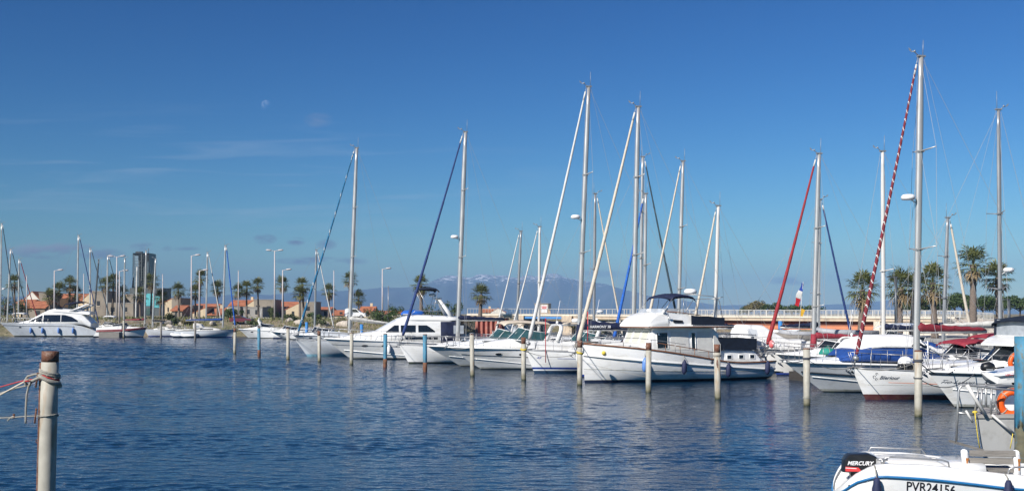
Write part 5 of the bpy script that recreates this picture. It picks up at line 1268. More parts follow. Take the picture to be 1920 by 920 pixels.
sp1, hsp1, _ = cruiser('white day boat with a dark red stripe, right of the large motor yacht', 275, 160.5, 7.6, 2.6, 4, -1, fb=1.5, fm=1.2, fs=1.1, rake=.5, ws=(.34, .55, .4), group=G4, mats=[K['gel'], K['antifoul_navy'], K['gel']], stripes=[(.16, 1)], rub='redstripe', chine=False)
hsp1.edge(.10, z=lambda u: hsp1.sheer(u) - .22, out=.0).each('red_band', K['redstripe'], sp1)
cruiser('white speedboat with a curved radar arch on the far bank, bow left', 447, 153, 6.8, 2.5, 6, 1, fb=1.35, fm=1.2, fs=1.0, rake=1.5, ws=(.38, .55, .6), arch_=(.50, 2.6, -.5), group=G4, chine=False)
cruiser('small white runabout right of the speedboat with the arch', 506, 146, 4.4, 2.0, 6, 1, fb=1.15, fm=1.0, fs=.9, ws=(.36, .5, .4), group=G4, chine=False)
cruiser('grey motor cruiser with long dark cabin windows behind the pale yacht bow', 546, 118, 7.2, 2.6, 8, 1, fb=1.25, fm=1.15, fs=1.0, ws=(.30, .62, .4), group=G4, chine=False, hullmat='gel_pale')
cruiser('white cabin cruiser behind the bow of the large motor yacht', 0, 178, 7.0, 2.6, 4, 1, fb=1.6, fm=1.5, fs=1.2, ws=(.3, .7, .4), bim=(.32, .62, 3.5, 'gel'), group=G4, chine=False)
cruiser('white cabin cruiser moored astern of the large motor yacht', 172, 176, 5.8, 2.4, 4, 1, fb=1.5, fm=1.3, fs=1.1, ws=(.3, .6, .4), bim=(.35, .68, 3.0, 'tarp'), group=G4, chine=False)
def rib(label, px, d, l=3.2, rz=0, m='white'):
    t = thing('inflatable_dinghy', label, 'dinghy', (xat(px, d), d, .12), rz, 'inflatable dinghies on the water')
    g = MB(); g.path([(l/2, -.62, .22), (-l*.2, -.62, .22), (-l*.38, -.45, .28), (-l/2, 0, .36), (-l*.38, .45, .28), (-l*.2, .62, .22), (l/2, .62, .22)], [.17, .23, .23, .23, .23, .23, .17], 10); g.build('tube', K[m], t)
    g = MB(); g.box((.1, 0, .06), (l * .8, 1.0, .06)); g.box((l * .45, 0, .28), (.06, .9, .4)); g.build('floor', K['greytube'], t)
    g = MB(); g.box((.2, 0, .34), (.25, 1.0, .05)); g.build('thwart', K['greywood'], t); return t
rib('white inflatable dinghy at the stern of the blue boom yacht, right of the black outboard', 339, 157.6, 2.6, R(20))
rib('white inflatable dinghy standing closest to the blue boom yacht hull', 356, 156.8, 2.6, R(-15))
# ------------------------------------------------------------------ bridge and quay on the right
BA, BB = Vector((xat(876, 190), 190)), Vector((xat(1862, 150), 150))
def bpt(px, off=0.0):
    """point on the bridge line seen at pixel column px; off pushes it away from the camera"""
    k = (px - CX) / F; D = BB - BA; t_ = (k * BA.y - BA.x) / (D.x - k * D.y); p = BA + D * t_
    n = Vector((-D.y, D.x)).normalized(); return p + n * off
def strip(mb, pa, pb, z0a, z1a, z0b, z1b, o0, o1, m=None):
    """a box between two pixel columns along the bridge, between offsets o0 and o1"""
    P = []
    for (px, z0, z1) in ((pa, z0a, z1a), (pb, z0b, z1b)):
        a, b = bpt(px, o0), bpt(px, o1)
        P += [(a.x, a.y, z0), (b.x, b.y, z0), (b.x, b.y, z1), (a.x, a.y, z1)]
    mb.add(P, [(0, 3, 2, 1), (4, 5, 6, 7), (0, 1, 5, 4), (1, 2, 6, 5), (2, 3, 7, 6), (3, 0, 4, 7)], m)
def dk(px): return interp(px, ((876, 3.40), (1440, 3.05), (1640, 2.98), (1790, 2.92), (1862, 2.55)))   # deck top
def bridge():
    t = thing('bridge', 'long low beige road bridge with white railings and an orange girder across the right', 'bridge', (bpt(1300).x, bpt(1300).y, 0))
    def B(mb, n, m):
        o = mb.build(n, m, t); o.location = -t.location; return o
    mb = MB()
    cols = [876, 1000, 1150, 1300, 1440, 1540, 1640, 1790]
    for a, b in zip(cols, cols[1:]): strip(mb, a, b, dk(a) - .62, dk(a), dk(b) - .62, dk(b), 0, 9.0)
    B(mb, 'deck', K['concrete'])
    mb = MB()
    for a, b in zip(cols, cols[1:]): strip(mb, a, b, dk(a) - .16, dk(a) + .10, dk(b) - .16, dk(b) + .10, -.14, -.003)
    B(mb, 'deck_edge', K['concrete_pale'])
    def railing(pa, pb, m, n, off, hgt, post=.035, name='railing'):
        mb = MB(); mb.smooth = False
        for i in range(n + 1):
            px = lerp(pa, pb, i / n); p = bpt(px, off); big = i % 9 == 0
            mb.box((p.x, p.y, dk(px) + hgt / 2 + .05), (post * (2.2 if big else 1), post * 1.4, hgt - .02))
        for z in (hgt, .14):
            a, b = bpt(pa, off), bpt(pb, off); k = 12
            mb.path([(lerp(a.x, b.x, i / k), lerp(a.y, b.y, i / k), dk(lerp(pa, pb, i / k)) + z + .05) for i in range(k + 1)], .045 if z > 1 or z == hgt else .03, 5)
        B(mb, name, m)
    railing(876, 1230, K['railgrey'], 64, .12, .98, .05)
    railing(1231, 1862, K['railwhite'], 250, .12, .98, .05)
    railing(1100, 1790, K['railwhite'], 60, 8.6, 1.0, .06, 'far_railing')
    mb = MB()                                            # red sheet piling, corrugated
    n = 56; P = []
    for i in range(n + 1):
        px = lerp(886, 949, i / n); q = (i % 8); o = 1.0 if q in (0, 1, 2, 3) else .35
        p = bpt(px, o); P.append([(p.x, p.y, -.6), (p.x, p.y, dk(px) - .60)])
    mb.loft(P, closed=False, smooth=False); B(mb, 'sheet_piling', K['redsteel'])
    mb = MB(); strip(mb, 948, 969, -.6, 2.15, -.6, 2.15, -.4, 1.4); B(mb, 'utility_cabinet', K['gel_pale'])
    for a, b in ((969, 984), (1055, 1074)):
        mb = MB(); strip(mb, a, b, -.8, dk(a) - .1, -.8, dk(b) - .1, -.5, 8.5); B(mb, 'pier', K['concrete'])
    mb = MB(); strip(mb, 985, 1054, dk(985) - .66, dk(985) - .30, dk(1054) - .66, dk(1054) - .30, -.22, -.003); B(mb, 'blue_beam', K['bluesteel'])
    mb = MB(); strip(mb, 1074, 1215, -.8, 2.4, -.8, 2.3, .6, 8.0); B(mb, 'abutment', K['concrete_grey'])
    mb = MB(); strip(mb, 1216, 1640, 1.72, dk(1216) - .62, 1.62, dk(1640) - .62, .7, 1.0); strip(mb, 1216, 1640, 1.72, dk(1216) - .62, 1.62, dk(1640) - .62, 7.5, 7.8); B(mb, 'girder_web', K['shadebrown'])
    mb = MB(); strip(mb, 1216, 1640, 1.18, 1.74, 1.08, 1.64, .25, 1.3); B(mb, 'girder_flange', K['orangesteel'])
    mb = MB(); strip(mb, 1640, 1792, -.8, 2.2, -.8, 2.2, .15, 8.5); strip(mb, 1638, 1650, -.8, dk(1640) - .62, -.8, dk(1650) - .62, -.1, .148); B(mb, 'abutment', K['concrete_pale'])
    mb = MB(); a, b = bpt(1775, -.4), bpt(1812, -3.5)
    for i in range(9):
        q = i / 8; mb.box((lerp(a.x, b.x, q), lerp(a.y, b.y, q), lerp(2.8, .9, q)), (.75, 1.3, .16))
    B(mb, 'staircase', K['concrete_grey'])
    mb = MB()
    for off in (-.6, .6):
        mb.path([(a.x + off, a.y, 3.9), (b.x + off, b.y, 1.95)], .04, 5)
        for i in range(5): q = i / 4; mb.tube((lerp(a.x, b.x, q) + off, lerp(a.y, b.y, q), lerp(2.8, .9, q)), (lerp(a.x, b.x, q) + off, lerp(a.y, b.y, q), lerp(3.9, 1.95, q)), .03, n=5)
    B(mb, 'stair_rail', K['railgrey'])
    p = bpt(1003, 3.0)
    k = thing('kiosk', 'square beige concrete kiosk with a red and white notice, standing on the bridge', 'kiosk', (p.x, p.y, dk(1003)))
    mb = MB(); mb.box((0, .4, .95), (2.7, 2.2, 1.9)); mb.build('wall', K['concrete'], k)
    mb = MB(); mb.box((0, .4, 1.96), (2.9, 2.4, .12)); mb.build('roof', K['concrete_grey'], k)
    mb = MB(); mb.box((.25, -.74, 1.05), (1.15, .05, 1.35)); nb = mb.build('notice_board', K['white'], k)
    mb = MB(); mb.box((.25, -.772, 1.42), (.9, .01, .16)); mb.build('notice_band', K['inkred'], nb)
    mb = MB(); mb.box((.25, -.772, 1.12), (.8, .01, .22)); mb.build('notice_band', K['inkred'], nb)
    mb = MB(); mb.box((1.2, -.9, 1.5), (.5, .3, 1.0)); mb.build('switch_box', K['aludark'], k)
bridge()
def quay():
    mb = MB(); mb.box((37, 112, .1), (30, 16, 2.0)); mb.build('quay', K['concrete_grey']); o = bpy.data.objects['quay']; tag(o, kind='structure')
    mb = MB(); mb.box((24.0, 57.9, .22), (18.5, 1.8, .46), rz=R(12)); o = mb.build('pontoon', K['darkwood']); tag(o, kind='structure')
    mb = MB(); mb.smooth = True; rr = random.Random(4); n = 24
    for i in range(n + 1):
        px = lerp(1782, 1990, i / n)
        for k, (off, z) in enumerate(((-6, -.6), (-3.5, .9), (-1.5, 2.0), (.2, 2.75), (3, 2.8))):
            p = bpt(px, off); mb.v.append((p.x, p.y, z + rr.uniform(-.16, .16)))
    for i in range(n):
        for k in range(4): mb.face((i*5+k, (i+1)*5+k, (i+1)*5+k+1, i*5+k+1))
    o = mb.build('stone_slope', K['rock']); tag(o, kind='structure')
quay()
# ------------------------------------------------------------------ vegetation
def leafcloud(mb, clumps, n, size, rg, flat=.5):
    for _ in range(n):
        c, r = rg.choice(clumps)
        while True:
            v = Vector((rg.uniform(-1, 1), rg.uniform(-1, 1), rg.uniform(-1, 1)))
            if .25 < v.length < 1: break
        v = v.normalized() * (rg.random() ** .45)
        p = Vector(c) + Vector((v.x * r[0], v.y * r[1], v.z * r[2]))
        d = (v.normalized() + Vector((rg.gauss(0, .5), rg.gauss(0, .5), rg.gauss(0, .5) + flat))).normalized()
        u = d.orthogonal().normalized(); a = rg.uniform(0, 6.28); w_ = d.cross(u); u2 = u * math.cos(a) + w_ * math.sin(a); w2 = d.cross(u2)
        s = size * rg.uniform(.6, 1.4)
        mb.add([p - u2 * s, p - w2 * s * .45 + d * s * .15, p + u2 * s, p + w2 * s * .45 + d * s * .15], [(0, 1, 2, 3)])
    return mb
def palm_parts(h, cr, seed, lean=(0, 0), nleaf=40, dry=20, tr=.20):
    """meshes of a fan palm: ringed trunk, green crown, skirt of dead leaves"""
    rg = random.Random(seed); T = MB(); pts = []; rs = []; n = 26
    for i in range(n + 1):
        q = i / n; pts.append((lean[0] * q * q, lean[1] * q * q, h * q)); base = lerp(tr * 1.35, tr * .85, min(1, q * 1.4)); rs.append(base * (1.07 if i % 2 else .95) * (1.15 if q > .72 else 1))
    T.path(pts, rs, 10)
    top = Vector((lean[0], lean[1], h)); G = MB(); D = MB(); G.smooth = D.smooth = False
    def fan(mb, az_, el, pl, fl, droop, nseg=11):
        d = Vector((math.cos(az_) * math.cos(el), math.sin(az_) * math.cos(el), math.sin(el)))
        side = Vector((-math.sin(az_), math.cos(az_), 0)); up = side.cross(d) * -1
        if up.z < 0: up = -up
        hub = top + d * pl + Vector((0, 0, -droop * pl * .35))
        mb.add([top + side * .025, top - side * .025, hub - side * .02, hub + side * .02], [(0, 1, 2, 3)])
        d2 = (d + Vector((0, 0, -droop * .6))).normalized()
        for k in range(nseg):
            a = R(lerp(-105, 105, k / (nseg - 1))) + rg.gauss(0, .05); l = fl * (1 - .28 * abs(math.sin(a * .5)) ** 2) * rg.uniform(.85, 1.1)
            r_ = d2 * math.cos(a) + side * math.sin(a); t1 = hub + r_ * l * .6 + up * (.10 * l * math.cos(a)); t2 = hub + r_ * l + Vector((0, 0, -.10 * l - droop * .2 * l)) + up * .02
            wv = (side * math.cos(a) - d2 * math.sin(a)) * (.070 * fl)
            mb.add([hub, t1 + wv, t2, t1 - wv], [(0, 1, 2, 3)])
    for i in range(nleaf):
        az_ = i * 2.39996 + rg.uniform(-.3, .3); q = (i + .5) / nleaf
        el = R(lerp(84, -24, q ** .9)) + rg.gauss(0, .12)
        # a steady sea wind bends the leaves to one side
        pl = cr * rg.uniform(.40, .72); fan(G, az_, el, pl, cr * rg.uniform(.42, .60), lerp(.0, .45, q), 9)
    for i in range(dry):
        az_ = rg.uniform(0, 6.28); el = R(rg.uniform(-75, -30)); fan(D, az_, el, cr * rg.uniform(.35, .55), cr * rg.uniform(.35, .5), 1.0, 7)
    return T, G, D
PALM_VARIANTS = {}
def palm(px, ytop, d, label, cr, zb=None, seed=None, group='palms along the shore road', lean=0.0, variant=0, zbase=2.65, dry=20):
    """crown top seen at ytop; trunk rooted at zbase"""
    x = xat(px, d); ztop = zat(ytop, d); h = ztop - zbase - cr * .72
    key = (variant, round(cr, 1), dry)
    if key not in PALM_VARIANTS:
        T, G, D = palm_parts(6.0, cr, 11 + variant * 7, (lean, 0), dry=dry, tr=.17 * (1 + .75 * (cr > 1.95)))
        ms = []
        for nm, mb, m in (('trunk', T, 'trunk'), ('crown', G, 'palm'), ('dead_leaf_skirt', D, 'palmdry')):
            o = mb.build(nm, K[m]); ms.append((nm, o.data)); bpy.data.objects.remove(o)
        PALM_VARIANTS[key] = ms
    t = thing('palm_tree', label, 'palm', (x, d, zbase), rnd.uniform(0, 6.28) if False else (variant * 1.3 + px * .7), group)
    rp = random.Random(int(px) * 3 + variant); t.rotation_euler = (R(rp.uniform(-2.5, 2.5)), R(rp.uniform(-2.5, 2.5)), rp.uniform(0, 6.28)); t.scale = (rp.uniform(.88, 1.08), rp.uniform(.88, 1.08), 1)
    for nm, me in PALM_VARIANTS[key]:
        o = bpy.data.objects.new(nm, me); COL.objects.link(o); o.parent = t
        if nm == 'trunk': o.scale = (1, 1, h / 6.0)
        else: o.location = (0, 0, h - 6.0)
    return t
PL = [(27, 517, 'lone palm behind the leftmost masts'), (92, 543, 'low bushy palm left of the single street lamp'), (109, 531, 'slender palm just right of the single street lamp'), (129, 520, 'palm of uneven double crown, left of the tall mast over the big yacht'),
      (141, 538, 'lower palm tucked under the double crowned palm'), (199, 521, 'left palm of the pair beside the double street lamp'), (210, 516, 'right palm of the pair beside the double street lamp'), (230, 538, 'small palm crown between the double street lamp and the glass tower'),
      (263, 540, 'low palm in front of the left side of the glass tower'), (283, 515, 'tall palm in front of the right side of the glass tower'), (300, 545, 'palm before the right edge of the tower base'), (336, 532, 'solitary palm right of the glass tower'),
      (373, 508, 'tall full palm beside the third street lamp'), (366, 535, 'lower palm standing under the tall full palm'), (408, 528, 'thin palm crossed by a white stay'), (447, 533, 'left palm of the pair before the taupe house'), (462, 528, 'fuller right palm of the pair before the taupe house'),
      (485, 522, 'wind-bent palm in front of the taupe house'), (532, 520, 'thick trunked palm by the single lamp right of the tall double lamp'), (562, 537, 'full low palm left of the teal headsail'), (570, 522, 'taller palm right above the full low palm'), (617, 534, 'palm with a dark trunk between the two slim poles'),
      (654, 512, 'tall palm hidden partly by the mast with the teal headsail'), (672, 546, 'short palm behind the white van'), (790, 518, 'tall palm behind the dark blue headsail'), (900, 535, 'broad short palm at the left end of the bridge')]
for i, (px, y, lab) in enumerate(PL):
    d_ = 192 + (i * 37 % 9) - (18 if px > 780 else 0)
    palm(px, y, d_, lab, 1.7 if px < 780 else (2.0 if px < 850 else 2.1), variant=i % 4, seed=i, dry=12)
for i, (px, y, d_, cr, lab) in enumerate(((1614, 515, 108, 2.1, 'leftmost palm of the quay, seen past the striped headsail'), (1686, 508, 106, 2.2, 'second palm of the quay, close to a third palm on its right'), (1712, 513, 109, 2.0, 'palm directly behind the tallest mast, with a very dark trunk'),
                                          (1753, 501, 105, 2.1, 'palm with drooping brown leaves right of the tallest mast'), (1824, 468, 104, 2.0, 'tallest palm on the quay with a pale lower trunk'), (1872, 495, 107, 1.8, 'rightmost palm, behind the slender grey mast'))):
    palm(px, y, d_, lab, cr, variant=4 + i % 3, group='palms on the quay', zbase=1.1, dry=15)
def tree(name, px, d, label, w_, h, zb, m='pine', n=2600, size=.22, trunk=True, seed=1, group=None, lumps=9):
    rg = random.Random(seed); t = thing(name, label, 'tree' if trunk else 'bush', (xat(px, d), d, zb), 0, group)
    cl = []
    for k in range(lumps):
        a = rg.uniform(0, 6.28); q = rg.uniform(.1, .8)
        r = rg.uniform(.28, .45) * w_ / 2
        cl.append(((math.cos(a) * q * w_ * .42, math.sin(a) * q * w_ * .35, h * (rg.uniform(.42, .78) if trunk else rg.uniform(.2, .65))), (r, r, r * (.62 if trunk else .75) * min(1.2, h / w_ * 1.6))))
    mb = leafcloud(MB(), cl, n, size, rg); mb.build('crown', K[m], t)
    T = MB(); T.path([(0, 0, -.3), (.1, 0, h * .25), (.05, .1, h * .5)], [.05 * h ** .8, .04 * h ** .8, .02 * h], 7)
    for c, r in cl[:5]: T.path([(.05, 0, h * .25), (c[0] * .5, c[1] * .5, lerp(h * .3, c[2], .6)), c], [.03 * h ** .8, .02 * h ** .8, .01 * h], 5)
    T.build('trunk', K['bark'], t); return t
GT = 'dark green trees beyond the bridge'
for i, (px, d_, w_, h, lab) in enumerate(((1725, 228, 8.5, 4.6, 'small dark tree between the quay palms, beyond the bridge'), (1790, 226, 9, 6.0, 'rounded pine left of the tallest quay palm'), (1806, 240, 10, 5.6, 'pine with a flat top behind the white railing'), (1842, 222, 10.5, 5.9, 'broad pine right behind the tallest quay palm'),
        (1880, 230, 9, 5.0, 'pine behind the rightmost palm'), (1912, 224, 9, 5.2, 'pine at the right edge of the picture'), (1760, 244, 8, 4.7, 'low pine behind the drooping brown palm'), (1700, 250, 8, 4.4, 'low tree behind the close palm pair'))):
    tree('pine_tree', px, d_, lab, w_, h, 2.7, seed=20 + i, group=GT)
for i, (px, d_, w_, h, lab) in enumerate(((1414, 262, 5.5, 4.6, 'brownish round tree on the horizon above the white railing'), (1436, 268, 6, 3.8, 'first small tree right of the brownish round one'), (1452, 270, 4.5, 4.2, 'second small tree right of the brownish round one'), (1484, 280, 9, 3.6, 'low green tree line piece left of the flag'), (1520, 285, 9, 3.4, 'low green tree just right of the flag'), (1400, 275, 6, 3.4, 'small tree left of the brownish round one'))):
    tree('broadleaf_tree', px, d_, lab, w_, h, 2.7, m='scrub_dry' if i == 0 else 'pine', n=900, size=.26, seed=50 + i, group='small trees on the horizon')
GB_ = 'bushes on the bank'
for i, (px, o, w_, h, m, lab) in enumerate(((8, 30, 9, 5.2, 'pine', 'dark bushy tree at the far left behind the first houses'), (40, 34, 8, 4.6, 'pine', 'dark tree behind the orange roofs at the left'), (128, 24, 6, 3.4, 'scrub', 'green bush below the double crowned palm'), (316, 15, 3.4, 2.0, 'scrub', 'bush on the slope below the tower base'),
        (330, 12, 4, 1.6, 'scrub', 'low bush right of the tower base'), (352, 10, 3, 1.3, 'scrub_dry', 'dry bush on the grassy slope by the rocks'), (432, 20, 6, 2.6, 'pine', 'dark green bush left of the taupe house'), (446, 12, 3, 1.5, 'scrub', 'bush above the red car'), (476, 8, 3, 1.4, 'scrub', 'bush on the slope below the wind-bent palm'),
        (510, 20, 3.4, 2.8, 'scrub', 'bush at the foot of the tall double lamp'), (545, 14, 5, 1.6, 'scrub', 'wide low bush left of the teal headsail'), (590, 18, 3, 1.8, 'pine', 'round bush beside the white house'), (602, 9, 4, 1.4, 'scrub', 'bush behind the dark windowed cruiser'), (640, 12, 3.4, 1.5, 'scrub_dry', 'dry bush left of the white van'),
        (705, 14, 5, 3.4, 'scrub', 'tall bush under the single lamp by the cyclist'), (722, 10, 6, 3.6, 'pine', 'dark green bush right of the lamp by the cyclist'), (742, 30, 5, 3.4, 'pine', 'rounded bush on the skyline left of the dark blue headsail'), (800, 22, 6, 3.6, 'pine', 'green bush at the foot of the tall palm'), (776, 12, 5, 2.8, 'scrub', 'bush behind the covered dinghy'),
        (838, 16, 7, 3.4, 'scrub', 'bush behind the white radar mast'), (852, 26, 6, 4.2, 'pine', 'dark bush left of the bridge end'), (866, 8, 6, 2.6, 'scrub_dry', 'dry bush on the slope beside the bridge abutment'))):
    d_ = shore(xat(px, 185)) + o; d_ = shore(xat(px, d_)) + o
    tree('bush', px, d_, lab, w_, h, gz(xat(px, d_), d_) - .1, m=m, n=700, size=.17, trunk=False, seed=80 + i, group=GB_, lumps=7)
for i, (px, lab) in enumerate(((1085, 'dry bush under the bridge edge above the navy boom'), (1118, 'grey green bush under the bridge, left of the blue headsail'), (1150, 'dry bush where the blue headsail crosses the bridge'), (1185, 'bush under the bridge left of the trawler'))):
    p = bpt(px, -1.6); tree('bush', px, p.y, lab, 4.6, 2.6, .1, m='scrub_dry' if i % 2 == 0 else 'scrub', n=700, size=.17, trunk=False, seed=120 + i, group='bushes below the bridge', lumps=7)
def bank_grass():
    rg = random.Random(5); mb = MB(); mb.smooth = False
    for _ in range(9000):
        x = rg.uniform(-95, -8); o = rg.random() ** .8 * 23 + .8; y = shore(x) + o
        if math.sin(x * .35 + 2) + math.sin(x * .11 + o * .4) + rg.gauss(0, .7) < -.4: continue
        z = gz(x, y); hh = rg.uniform(.15, .55); a = rg.uniform(0, 6.28); w_ = rg.uniform(.05, .16)
        dx, dy = math.cos(a) * w_, math.sin(a) * w_; lx, ly = rg.gauss(0, .12), rg.gauss(0, .12)
        mb.add([(x - dx, y - dy, z - .05), (x + dx, y + dy, z - .05), (x + lx + dx * .3, y + ly, z + hh), (x + lx - dx * .3, y + ly, z + hh * .9)], [(0, 1, 2, 3)])
    return tag(mb.build('bank_grass', K['grass']), kind='stuff')
bank_grass()
def rock(px, o, s, label, seed):
    rg = random.Random(seed); d_ = shore(xat(px, 180)) + o; x = xat(px, d_)
    mb = MB(); mb.ball((0, 0, 0), s, 12, 8); mb.v = [tuple(Vector(v) * (1 + .22 * math.sin(v[0] * 3 / s + seed) * math.cos(v[1] * 2.6 / s) + rg.uniform(-.06, .06)) * 1.0) for v in mb.v]
    mb.v = [(v[0] * 1.25, v[1], v[2] * .75) for v in mb.v]; mb.sm = [False] * len(mb.sm)
    o_ = mb.build('boulder', K['rock'], loc=(x, d_, gz(x, d_) + s * .3), rz=rg.uniform(0, 6)); return tag(o_, label, 'rock', 'boulders on the bank')
for i, (px, o, s, lab) in enumerate(((313, 9, .8, 'pale boulder on the grass at the left end of the rocks'), (319, 6, .55, 'small pale boulder below the tower base'), (343, 10, .7, 'pale boulder under the solitary palm'), (361, 13, .6, 'pale boulder left of the third lamp base'), (398, 8, .5, 'small boulder behind the blue boom cover'),
        (561, 10, .8, 'pale boulder left of the teal headsail'), (603, 9, 1.0, 'large pale boulder behind the dark capped mast'), (642, 10, .9, 'pinkish boulder left of the van'), (650, 8, .8, 'boulder directly below the white van'), (543, 12, .6, 'small boulder by the wide low bush'), (532, 7, .5, 'low boulder above the runabout'), (815, 12, .9, 'boulder behind the flybridge yacht'), (845, 7, 1.0, 'large boulder near the bridge abutment'))):
    rock(px, o, s, lab, 200 + i)
# ------------------------------------------------------------------ houses and tower
def house(label, x0, x1, yr, ye, d, kind='side', wall='wallcream', wins=2, depth=8.0, seed=0, group='houses beyond the bank', name='house', chim=False):
    X0, X1 = xat(x0, d), xat(x1, d); zr, ze = zat(yr, d), zat(ye, d); zb = 2.5; w_ = X1 - X0; cx = (X0 + X1) / 2
    t = thing(name, label, 'house', (cx, d, zb), 0, group); zr -= zb; ze -= zb; h = w_ / 2; dp = depth
    mb = MB(); ov = .3
    if kind == 'flat':
        mb.box((0, dp / 2, zr / 2), (w_, dp, zr)); mb.build('wall', K[wall], t)
        r = MB(); r.box((0, dp / 2, zr + .06), (w_ + .16, dp + .16, .14)); r.build('roof', K['wallgrey2'] if wall != 'wallcream' else K['wallcream'], t); ze = zr
    elif kind == 'side':
        mb.add([(-h, 0, 0), (h, 0, 0), (h, dp, 0), (-h, dp, 0), (-h, 0, ze), (h, 0, ze), (h, dp, ze), (-h, dp, ze), (-h, dp/2, zr - .1), (h, dp/2, zr - .1)],
               [(0, 1, 5, 4), (2, 3, 7, 6), (0, 4, 8, 7, 3), (1, 2, 6, 9, 5), (4, 5, 9, 8), (6, 7, 8, 9)]); mb.build('wall', K[wall], t)
        r = MB()
        for s, ya in ((0, -ov), (1, dp + ov)):
            P = [(-h - ov, ya, ze - .1), (h + ov, ya, ze - .1), (h + ov, dp/2, zr), (-h - ov, dp/2, zr)]
            r.add(P + [(p[0], p[1], p[2] + .16) for p in P], [(3, 2, 1, 0), (4, 5, 6, 7), (0, 1, 5, 4), (1, 2, 6, 5), (2, 3, 7, 6), (3, 0, 4, 7)])
        ro = r.build('roof', K['terracotta'], t)
        if chim: c = MB(); c.box((w_ * .2, dp/2 + .3, zr + .35), (.6, .6, 1.1)); c.build('chimney', K[wall], ro)
    else:                                                   # gable towards us, 'half': ridge at one side
        rx = 0 if kind == 'gable' else h
        mb.add([(-h, 0, 0), (h, 0, 0), (h, 0, ze if rx == 0 else zr), (rx, 0, zr), (-h, 0, ze), (-h, dp, 0), (h, dp, 0), (h, dp, ze if rx == 0 else zr), (rx, dp, zr), (-h, dp, ze)],
               [(0, 1, 2, 3, 4), (9, 8, 7, 6, 5), (0, 4, 9, 5), (1, 6, 7, 2), (3, 8, 9, 4), (2, 7, 8, 3)]); mb.build('wall', K[wall], t)
        r = MB()
        for (xa, za, xb, zb_) in (((-h - .25, ze, rx, zr), (rx, zr, h + .25, ze)) if rx == 0 else ((-h - .25, ze, rx + .1, zr),)):
            P = [(xa, -.02, za + .02), (xb, -.02, zb_ + .02), (xb, dp + .2, zb_ + .02), (xa, dp + .2, za + .02)]
            r.add(P + [(p[0], p[1], p[2] + .15) for p in P], [(3, 2, 1, 0), (4, 5, 6, 7), (0, 1, 5, 4), (1, 2, 6, 5), (2, 3, 7, 6), (3, 0, 4, 7)])
        r.build('roof', K['terracotta'], t)
    rg = random.Random(seed + x0)
    for k in range(wins):
        wx = lerp(-h, h, (k + .5 + rg.uniform(-.12, .12)) / wins); wz = max(.9, ze * rg.uniform(.42, .62))
        m = MB(); m.box((wx, -.01, wz), (min(.85, w_ * .2), .05, 1.05)); wo = m.build('window', K['shutter'], t)
        m = MB(); m.box((wx, -.05, wz - .58), (min(1.0, w_ * .24), .12, .09)); m.build('window_sill', K['concrete_pale'], wo)
    return t
